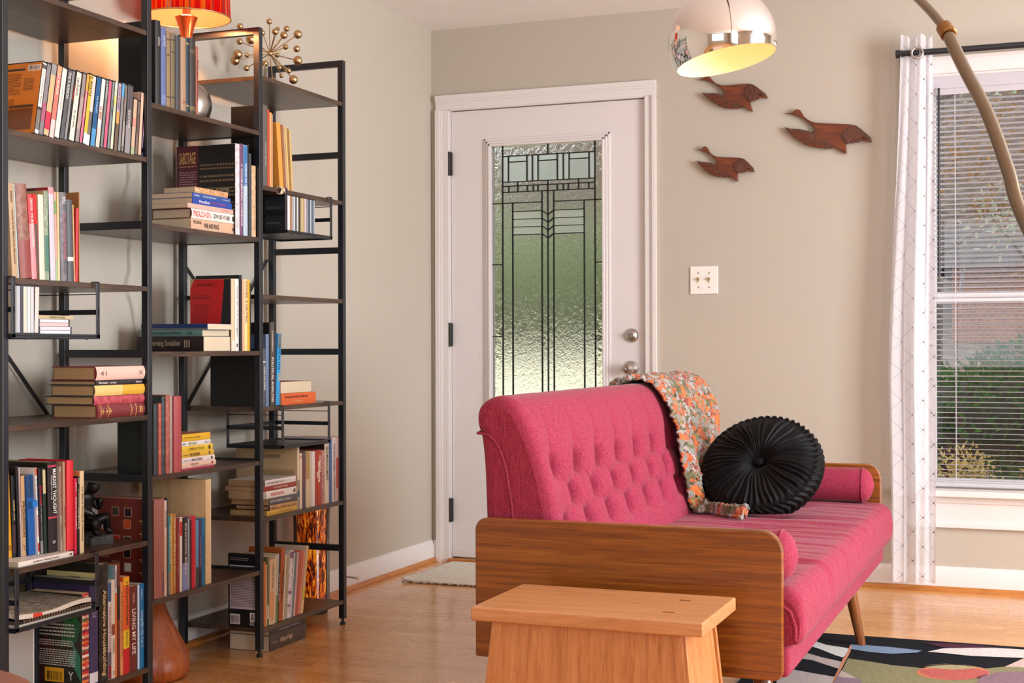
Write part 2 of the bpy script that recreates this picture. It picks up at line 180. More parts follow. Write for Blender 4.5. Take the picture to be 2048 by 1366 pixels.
  dict(y=-2.0301,t=0.0237,x=0.312,z=1.3214,h=0.2238,d=0.2,lean=0.0,k='hb',c='#c3a079',wear=1,l='tan cloth book against the post'),
 ]),
 dict(key='I', phrase='uprights beside flat stack', group="upright books on the centre bay's third shelf", items=[
  dict(y=-2.1486,t=0.0036,x=0.312,z=0.9646,h=0.2211,d=0.147,lean=0.0,k='pb',c='#d9c3a4',face=dict(bg='#c10d14',tri=1,lines=[(0.07,0.5,0.72,0.78,3,'#7c0a10'),(0.07,0.45,0.2,0.66,12,'#93101a')],tx=[('L ANARCHISTE',0.12,0.6,0.9,0.94,'#6e0a10')]),l='thin red and black covered magazine'),
  dict(y=-2.144,t=0.0157,x=0.312,z=0.9646,h=0.2213,d=0.15,lean=0.0,k='pb',c='#d8bd9c',bands=[(0.85,1,'#e6d9c6')],l='cream tan paperback'),
  dict(y=-2.1265,t=0.0206,x=0.312,z=0.9646,h=0.222,d=0.15,lean=0.0,k='pb',c='#dfd8d0',tx=[['notes on the struggle',0.1,0.8,0.4,'#8f8884',0],['M',0.9,0.94,0.5,'#4c4744',0]],l='white paperback'),
  dict(y=-2.1027,t=0.0146,x=0.312,z=0.9646,h=0.2346,d=0.158,lean=0.0,k='pb',c='#15151a',face=dict(bg='#0e0f12'),l='tall black binder'),
  dict(y=-2.0856,t=0.012,x=0.312,z=0.9646,h=0.222,d=0.15,lean=0.0,k='pb',c='#d3a68c',l='peach pink pamphlet'),
  dict(y=-2.0726,t=0.0162,x=0.312,z=0.9646,h=0.2225,d=0.15,lean=0.0,k='pb',c='#e8cf8e',tx=[['INCOME, A NEUTRAL',0.02,0.62,0.7,'#8a4f78',0]],l='cream and mauve lettered paperback'),
  dict(y=-2.0552,t=0.0122,x=0.312,z=0.9646,h=0.2214,d=0.15,lean=0.0,k='pb',c='#d1a326',l='mustard yellow paperback'),
  dict(y=-2.042,t=0.0066,x=0.312,z=0.9646,h=0.2126,d=0.15,lean=0.0,k='pb',c='#2a1c18',l='thin dark maroon pamphlet'),
 ]),
 dict(key='J', phrase='old books by yellow stack', group="worn clothbound books on the centre bay's fourth shelf", items=[
  dict(y=-2.541,t=0.0185,x=0.312,z=0.6194,h=0.1986,d=0.122,lean=0.0,k='hb',c='#2f3a3d',face=dict(bg='#16211e'),l='dark slate-green book'),
  dict(y=-2.5186,t=0.014,x=0.312,z=0.6194,h=0.1999,d=0.122,lean=0.0,k='hb',c='#b4584a',wear=1,l='worn brick-orange book'),
  dict(y=-2.5026,t=0.0126,x=0.312,z=0.6194,h=0.2193,d=0.122,lean=0.0,k='hb',c='#34474a',wear=1,l='tall blue-green cloth book'),
  dict(y=-2.4844,t=0.019,x=0.312,z=0.6194,h=0.2224,d=0.122,lean=0.0,k='hb',c='#a65c4c',wear=1,l='frayed reddish brown book'),
  dict(y=-2.4645,t=0.0117,x=0.312,z=0.6194,h=0.2196,d=0.122,lean=0.0,k='hb',c='#a79186',l='greyish pink book'),
  dict(y=-2.4465,t=0.0371,x=0.312,z=0.6194,h=0.2174,d=0.122,lean=0.0,k='hb',c='#a8474a',l='thick rose-red hardback'),
 ]),
 dict(key='K', phrase="centre bay's lowest row", group="books on the centre bay's bottom shelf", items=[
  dict(y=-2.541,t=0.0477,x=0.312,z=0.2742,h=0.2778,d=0.3,lean=0.0,k='hb',c='#9b6157',tx=[['BLACK BOOK OF PHOTOGRAPHS',0.1,0.72,0.2,'#cf9a48',0.25],['FIRE',0.76,0.95,0.25,'#5c3c58',0.25]],face=dict(bg='#70291f',grid=1),l='big brown-pink album with picture-covered face'),
  dict(y=-2.4921,t=0.0109,x=0.312,z=0.2742,h=0.2697,d=0.178,lean=0.0,k='pb',c='#dcbfb0',tx=[['THE NATURE',0.1,0.28,0.6,'#5a4a48',0],['and the frontier',0.36,0.9,0.45,'#c99a5a',0]],l='pale pink paperback'),
  dict(y=-2.4805,t=0.0071,x=0.312,z=0.2742,h=0.276,d=0.2,lean=0.0,k='pb',c='#3b3d42',l='tall charcoal book'),
  dict(y=-2.4725,t=0.0114,x=0.312,z=0.2742,h=0.2239,d=0.1478,lean=0.0,k='pb',c='#3f8a8c',bands=[(0.7,1,'#8d7c6a')],tx=[['INSURRECTION',0.12,0.6,0.5,'#cfe0dc',0]],l='teal paperback'),
  dict(y=-2.4603,t=0.0064,x=0.312,z=0.2742,h=0.228,d=0.1505,lean=0.0,k='pb',c='#d9a445',l='thin amber paperback'),
  dict(y=-2.4531,t=0.0162,x=0.312,z=0.2742,h=0.2279,d=0.1504,lean=0.0,k='pb',c='#a8702e',tx=[['DREAM AGAINST EMPIRE',0.05,0.48,0.5,'#e6cfa0',0],['from the roots',0.5,0.9,0.4,'#e6cfa0',0]],l='golden brown paperback'),
  dict(y=-2.4357,t=0.0163,x=0.312,z=0.2742,h=0.2134,d=0.1409,lean=0.0,k='pb',c='#7d2220',tx=[['anarchy and order',0.2,0.75,0.35,'#c98a72',0]],l='dark red paperback'),
  dict(y=-2.4177,t=0.0113,x=0.312,z=0.2742,h=0.2146,d=0.1416,lean=0.0,k='pb',c='#dfd2c6',bands=[(0.06,0.25,'#c9292f')],l='white paperback with red top'),
  dict(y=-2.4052,t=0.0266,x=0.312,z=0.2742,h=0.2116,d=0.1397,lean=0.0,k='pb',c='#2a2430',bands=[(0.62,1,'#7f86b4')],tx=[['PETER AND KROPOTKIN - MARIE DELUX',0.08,0.78,0.32,'#e6d8c0',0]],l='black paperback turning lavender below'),
  dict(y=-2.3777,t=0.0079,x=0.312,z=0.2742,h=0.2054,d=0.1356,lean=0.0,k='pb',c='#9aa0aa',l='grey blue paperback'),
  dict(y=-2.3685,t=0.0084,x=0.312,z=0.2742,h=0.1998,d=0.1318,lean=0.0,k='pb',c='#3a1d22',l='thin dark wine paperback'),
  dict(y=-2.3584,t=0.0192,x=0.312,z=0.2742,h=0.2113,d=0.1395,lean=0.0,k='pb',c='#c21f33',face=dict(bg='#c77a80'),tx=[['encyclopedia of the people',0.12,0.85,0.3,'#e2a24a',0.25]],l='crimson book with gold lettering'),
  dict(y=-2.3375,t=0.0139,x=0.312,z=0.2742,h=0.1969,d=0.1299,lean=0.0,k='pb',c='#5f8fb4',bands=[(0.7,1,'#3a3432')],l='light blue paperback'),
  dict(y=-2.3222,t=0.0127,x=0.312,z=0.2742,h=0.1951,d=0.1288,lean=0.0,k='pb',c='#4a2f5c',bands=[(0.75,1,'#1d1a20')],tx=[['the people speak',0.25,0.7,0.4,'#d68ab4',0]],l='violet paperback'),
  dict(y=-2.3078,t=0.0169,x=0.312,z=0.2742,h=0.1986,d=0.1311,lean=0.0,k='pb',c='#1f6f94',tx=[['abolish bureaucracy',0.25,0.85,0.45,'#12364c',0]],l='blue teal paperback touching the board'),
 ]),
 dict(key='L', phrase='books above right CDs', group="books on the right bay's second shelf", items=[
  dict(y=-1.9625,t=0.0254,x=0.312,z=1.4886,h=0.258,d=0.118,lean=0.0,k='pb',c='#5e5a59',tx=[['THE ANGRY BRIGADE',0.45,0.75,0.35,'#b3a89e',0]],face=dict(bg='#100f10'),l='tall dark grey book'),
  dict(y=-1.9354,t=0.0116,x=0.312,z=1.4886,h=0.248,d=0.118,lean=0.0,k='pb',c='#b5492c',l='rust red paperback'),
  dict(y=-1.922,t=0.013,x=0.312,z=1.4886,h=0.24,d=0.118,lean=0.0,k='pb',c='#d59a68',l='apricot paperback'),
  dict(y=-1.9059,t=0.0028,x=0.312,z=1.4886,h=0.236,d=0.118,lean=0.0,k='pb',c='#cdb08c',tx=[['the continuing appeal',0.3,0.8,0.35,'#7c6a50',0]],l='beige paperback'),
  dict(y=-1.8597,t=0.0257,x=0.312,z=1.4886,h=0.215,d=0.118,lean=-0.1038,k='pb',c='#d0923f',l='ochre leaning paperback'),
  dict(y=-1.8306,t=0.0113,x=0.312,z=1.4886,h=0.212,d=0.118,lean=-0.1001,k='pb',c='#96613c',l='thin brown leaning pamphlet'),
  dict(y=-1.8181,t=0.0094,x=0.312,z=1.4886,h=0.21,d=0.118,lean=-0.0949,k='pb',c='#b89b7c',l='thin grey-tan leaning pamphlet'),
  dict(y=-1.8076,t=0.0094,x=0.312,z=1.4886,h=0.208,d=0.118,lean=-0.0896,k='pb',c='#d6b06a',l='thin gold leaning pamphlet'),
  dict(y=-1.7971,t=0.0102,x=0.312,z=1.4886,h=0.205,d=0.118,lean=-0.0845,k='pb',c='#8c6a3c',l='thin bronze leaning pamphlet'),
  dict(y=-1.785,t=0.0117,x=0.312,z=1.4886,h=0.2,d=0.118,lean=-0.0801,k='pb',c='#c9a66c',l='ragged straw leaning pamphlet'),
 ]),
 dict(key='N', phrase="the right rack's cases", group='upright CDs in the right wire rack', items=[
  dict(y=-1.8233,t=0.0171,x=0.318,z=1.3535,h=0.1245,d=0.14,lean=0.0,k='cd',c='#dcd4d4',l='white jewel case with orange foot',face=dict(bg='#121517',rect=[(0.4,1,0.06,0.94,'#2c3238')],lines=[(0.46,0.9,0.6,0.68,2,'#58616a'),(0.46,0.8,0.2,0.28,1,'#58616a')])),
  dict(y=-1.8051,t=0.0102,x=0.318,z=1.3535,h=0.1245,d=0.14,lean=0.0,k='cd',c='#c08a62',l='orange-brown slim case'),
  dict(y=-1.7938,t=0.0095,x=0.318,z=1.3535,h=0.1245,d=0.14,lean=0.0,k='cd',c='#9fa6b0',l='grey blue slim case'),
  dict(y=-1.7832,t=0.0088,x=0.318,z=1.3535,h=0.1245,d=0.14,lean=0.0,k='cd',c='#d8d6d8',l='white slim case'),
  dict(y=-1.7732,t=0.0096,x=0.318,z=1.3535,h=0.1245,d=0.14,lean=0.0,k='cd',c='#5b5f66',l='dark slate slim case'),
  dict(y=-1.7625,t=0.0104,x=0.318,z=1.3535,h=0.1245,d=0.14,lean=0.0,k='cd',c='#c9c4bc',l='pearl slim case'),
  dict(y=-1.7511,t=0.0104,x=0.318,z=1.3535,h=0.1245,d=0.14,lean=0.0,k='cd',c='#33302f',l='black slim case'),
  dict(y=-1.7395,t=0.025,x=0.318,z=1.3535,h=0.1245,d=0.14,lean=0.0,k='cd',c='#b7a274',l='wide khaki case'),
  dict(y=-1.7134,t=0.0135,x=0.318,z=1.3535,h=0.1245,d=0.14,lean=0.0,k='cd',c='#cfb9b3',l='pale pink case'),
  dict(y=-1.6987,t=0.0106,x=0.318,z=1.3535,h=0.1245,d=0.14,lean=0.0,k='cd',c='#8f99a6',l='steel blue case'),
  dict(y=-1.687,t=0.0107,x=0.318,z=1.3535,h=0.1245,d=0.14,lean=0.0,k='cd',c='#4d5664',l='navy grey case'),
  dict(y=-1.6751,t=0.0107,x=0.318,z=1.3535,h=0.1245,d=0.14,lean=0.0,k='cd',c='#aab3bd',l='silver case'),
  dict(y=-1.6632,t=0.01,x=0.318,z=1.3535,h=0.1245,d=0.14,lean=0.0,k='cd',c='#55606e',l='slate blue case'),
  dict(y=-1.6521,t=0.0108,x=0.318,z=1.3535,h=0.1245,d=0.14,lean=0.0,k='cd',c='#9aa5b0',l='light steel case'),
 ]),
 dict(key='M', phrase='right bay by orange book', group="upright books on the right bay's fourth shelf", items=[
  dict(y=-1.9739,t=0.0242,x=0.312,z=0.7869,h=0.185,d=0.19,lean=0.0,k='hb',c='#4c4f58',bands=[(0.22,0.24,'#e0dcd8')],tx=[['THE MAN AND HIS MUSIC',0.3,0.72,0.45,'#dcd6cc',0]],face=dict(bg='#08090a'),l='slate grey book with white lettering'),
  dict(y=-1.9471,t=0.0171,x=0.312,z=0.7869,h=0.2307,d=0.15,lean=0.0,k='hb',c='#5d7396',l='small blue-grey hardback'),
  dict(y=-1.9288,t=0.0084,x=0.312,z=0.7869,h=0.2655,d=0.15,lean=0.0,k='pb',c='#141316',l='tall black thin book'),
  dict(y=-1.9185,t=0.0188,x=0.312,z=0.7869,h=0.2695,d=0.15,lean=0.0,k='pb',c='#51483f',tx=[['CANNIBALS',0.1,0.35,0.4,'#cfc6ba',0],['POLITICAL ANALYSIS',0.42,0.95,0.7,'#e8e2d8',0]],l='brown book with white capitals'),
  dict(y=-1.8978,t=0.0078,x=0.312,z=0.7869,h=0.2368,d=0.15,lean=0.0,k='pb',c='#3a2230',l='thin plum book'),
  dict(y=-1.8881,t=0.0213,x=0.312,z=0.7869,h=0.233,d=0.15,lean=0.0624,k='pb',c='#2a93cf',bands=[(0,0.2,'#5a6a74')],tx=[['LIVES IN THE',0.15,0.5,0.45,'#163a52',0],['BALANCE',0.55,0.66,0.5,'#e2c23a',0]],l='bright blue leaning paperback'),
 ]),
 dict(key='P', phrase='row under empty wire rack', group="upright books on the right bay's fifth shelf", items=[
  dict(y=-1.7518,t=0.0126,x=0.312,z=0.4369,h=0.2068,d=0.235,lean=0.0,k='pb',c='#d9c4ac',bands=[(0.52,1,'#8d7d74'),(0.7,0.8,'#2f8ca0')],face=dict(bg='#c7ab82',lines=[(0.3,0.95,0.42,0.64,12,'#7c6446')],tx=[('MALATESTA PEOPLES PRESS',0.3,0.72,0.82,0.87,'#4e3c28')]),l='book with tan printed page cover'),
  dict(y=-1.7358,t=0.0157,x=0.312,z=0.4369,h=0.186,d=0.1228,lean=0.0,k='pb',c='#dcc6ac',bands=[(0.05,0.1,'#c98a6a')],l='cream paperback'),
  dict(y=-1.7171,t=0.0189,x=0.312,z=0.4369,h=0.189,d=0.1248,lean=0.0,k='pb',c='#4f4347',bands=[(0.15,0.6,'#6a3a44')],l='dark mauve-grey paperback'),
  dict(y=-1.696,t=0.0262,x=0.312,z=0.4369,h=0.1897,d=0.1252,lean=0.0,k='pb',c='#cdb796',bands=[(0,0.5,'#a98a50')],l='wide straw and brown paperback'),
  dict(y=-1.6686,t=0.0121,x=0.312,z=0.4369,h=0.1878,d=0.1239,lean=0.0,k='pb',c='#c9bca8',l='pale oatmeal paperback'),
  dict(y=-1.6552,t=0.0212,x=0.312,z=0.4369,h=0.1862,d=0.1229,lean=0.0,k='pb',c='#ddd3c8',l='off-white paperback'),
  dict(y=-1.6309,t=0.0397,x=0.312,z=0.4369,h=0.1889,d=0.1247,lean=0.0,k='hb',c='#a8402f',tx=[['Southern',0.1,0.4,0.5,'#f0dcc6',0.12],['Struggle',0.2,0.58,0.5,'#f0dcc6',-0.15]],l='brick-red paperback with white script'),
  dict(y=-1.5894,t=0.0204,x=0.312,z=0.4369,h=0.1855,d=0.1224,lean=0.0,k='pb',c='#b78078',wear=1,l='dusty pink paperback'),
  dict(y=-1.5678,t=0.0308,x=0.312,z=0.4369,h=0.2055,d=0.235,lean=0.0,k='pb',c='#d6c3a8',face=dict(bg='#3b2a22'),tx=[['SELF-MANAGEMENT',0.04,0.62,0.5,'#2a2018',0]],l='tall beige book titled SELF-MANAGEMENT'),
  dict(y=-1.5342,t=0.017,x=0.312,z=0.4369,h=0.2199,d=0.1451,lean=0.0,k='pb',c='#3f5f9c',l='cobalt blue book'),
  dict(y=-1.5158,t=0.0286,x=0.312,z=0.4369,h=0.2247,d=0.2,lean=0.0,k='pb',c='#cbbdb9',tx=[['THE CULT OF MEN',0.1,0.52,0.35,'#3a302c',0],['A PEOPLES HISTORY',0.58,0.95,0.3,'#3a302c',0]],l='lilac-white book with brown lettering'),
  dict(y=-1.4859,t=0.0173,x=0.312,z=0.4369,h=0.2242,d=0.148,lean=0.0,k='pb',c='#c4a39c',bands=[(0.32,0.8,'#b04a42')],l='pinkish book with red panel'),
  dict(y=-1.4672,t=0.0118,x=0.312,z=0.4369,h=0.224,d=0.1478,lean=0.0,k='pb',c='#2c2624',wear=1,l='dark mottled book against the end post'),
 ]),
 dict(key='Q', phrase="right bay's bottom row", group="books on the right bay's bottom shelf", items=[
  dict(y=-1.9786,t=0.0106,x=0.312,z=0.0876,h=0.232,d=0.122,lean=0.0,k='pb',c='#17161a',face=dict(bg='#141317',rect=[(0.05,1,0.24,0.84,'#c9bcc2'),(0.06,0.36,0.03,0.17,'#d8d4d2'),(0.66,0.8,0.07,0.2,'#e9e6e2')],bar=[(0.09,0.33,0.05,0.15,'#2a2628')],lines=[(0.08,1,0.27,0.8,24,'#5a5058'),(0.07,0.62,0.9,0.95,2,'#8c8488')],tx=[('A',0.68,0.78,0.08,0.19,'#141317'),('PR',0.66,0.8,0.02,0.06,'#cfcac8')]),l='black book with pale printed back cover and barcode'),
  dict(y=-1.9663,t=0.013,x=0.312,z=0.0876,h=0.2069,d=0.122,lean=0.0,k='pb',c='#c4652a',l='thin orange paperback'),
  dict(y=-1.9524,t=0.0079,x=0.312,z=0.0876,h=0.1963,d=0.122,lean=0.0,k='pb',c='#c9a678',l='thin tan pamphlet'),
  dict(y=-1.9436,t=0.0098,x=0.312,z=0.0876,h=0.2178,d=0.122,lean=0.0,k='pb',c='#59603f',bands=[(0.7,0.9,'#c9c2a8')],l='olive green book'),
  dict(y=-1.9329,t=0.0277,x=0.312,z=0.0876,h=0.2082,d=0.122,lean=0.0494,k='pb',c='#d8b78c',tx=[['a memoir of hope',0.05,0.45,0.4,'#51402c',0],['J. B.',0.85,0.95,0.4,'#7c5c34',0]],bands=[(0.5,0.9,'#d79a6c')],l='beige orange paperback'),
  dict(y=-1.9038,t=0.0081,x=0.312,z=0.0876,h=0.2163,d=0.122,lean=0.0526,k='pb',c='#d8c3a2',l='tall cream paperback'),
  dict(y=-1.8948,t=0.012,x=0.312,z=0.0876,h=0.2212,d=0.122,lean=0.0604,k='pb',c='#b9b8a4',bands=[(0.6,1,'#6e7f4c')],l='pale paperback with green foot'),
  dict(y=-1.882,t=0.0072,x=0.312,z=0.0876,h=0.2207,d=0.122,lean=0.0652,k='pb',c='#3c3a3a',tx=[['DO OR DIE',0.3,0.7,0.6,'#e6e2dc',0]],l='black spine with white capitals'),
  dict(y=-1.8739,t=0.0245,x=0.312,z=0.0876,h=0.2357,d=0.122,lean=0.082,k='pb',c='#a4521f',face=dict(bg='#a4521f'),tx=[['WAGES FOR ALL',0.3,0.75,0.5,'#2a1610',0]],l='rust brown book with dark lettering'),
  dict(y=-1.8484,t=0.0069,x=0.312,z=0.0876,h=0.2135,d=0.122,lean=0.0956,k='pb',c='#d9cbb4',l='thin ivory pamphlet'),
  dict(y=-1.8407,t=0.0155,x=0.312,z=0.0876,h=0.2111,d=0.122,lean=0.1062,k='pb',c='#a89b78',l='khaki paperback'),
  dict(y=-1.8237,t=0.0224,x=0.312,z=0.0876,h=0.2208,d=0.122,lean=0.116,k='pb',c='#d6ccd0',wear=1,bands=[(0.02,0.12,'#7d4f72'),(0.6,0.64,'#8c5a80'),(0.8,0.83,'#8c5a80')],l='white and plum patterned paperback'),
  dict(y=-1.7997,t=0.0064,x=0.312,z=0.0876,h=0.2104,d=0.122,lean=0.1274,k='pb',c='#c4c8c4',l='thin pale grey paperback'),
  dict(y=-1.7918,t=0.0094,x=0.312,z=0.0876,h=0.2106,d=0.122,lean=0.1325,k='pb',c='#5f7f82',l='thin teal paperback'),
  dict(y=-1.7809,t=0.0104,x=0.312,z=0.0876,h=0.2103,d=0.122,lean=0.1381,k='pb',c='#d9a6a4',l='thin blush paperback'),
  dict(y=-1.7694,t=0.013,x=0.312,z=0.0876,h=0.21,d=0.122,lean=0.1438,k='pb',c='#a8604f',l='dusty terracotta paperback'),
  dict(y=-1.7554,t=0.0096,x=0.312,z=0.0876,h=0.2106,d=0.122,lean=0.154,k='pb',c='#d4674c',l='thin coral paperback'),
  dict(y=-1.7449,t=0.0101,x=0.312,z=0.0876,h=0.2104,d=0.122,lean=0.1646,k='pb',c='#cf8f78',l='thin salmon paperback'),
  dict(y=-1.7332,t=0.0161,x=0.312,z=0.0876,h=0.2236,d=0.122,lean=0.1791,k='pb',c='#d6b88a',face=dict(bg='#c3b6a4'),bands=[(0.62,0.8,'#c9b23a')],l='tall beige book with yellow label leaning right'),
 ]),
]
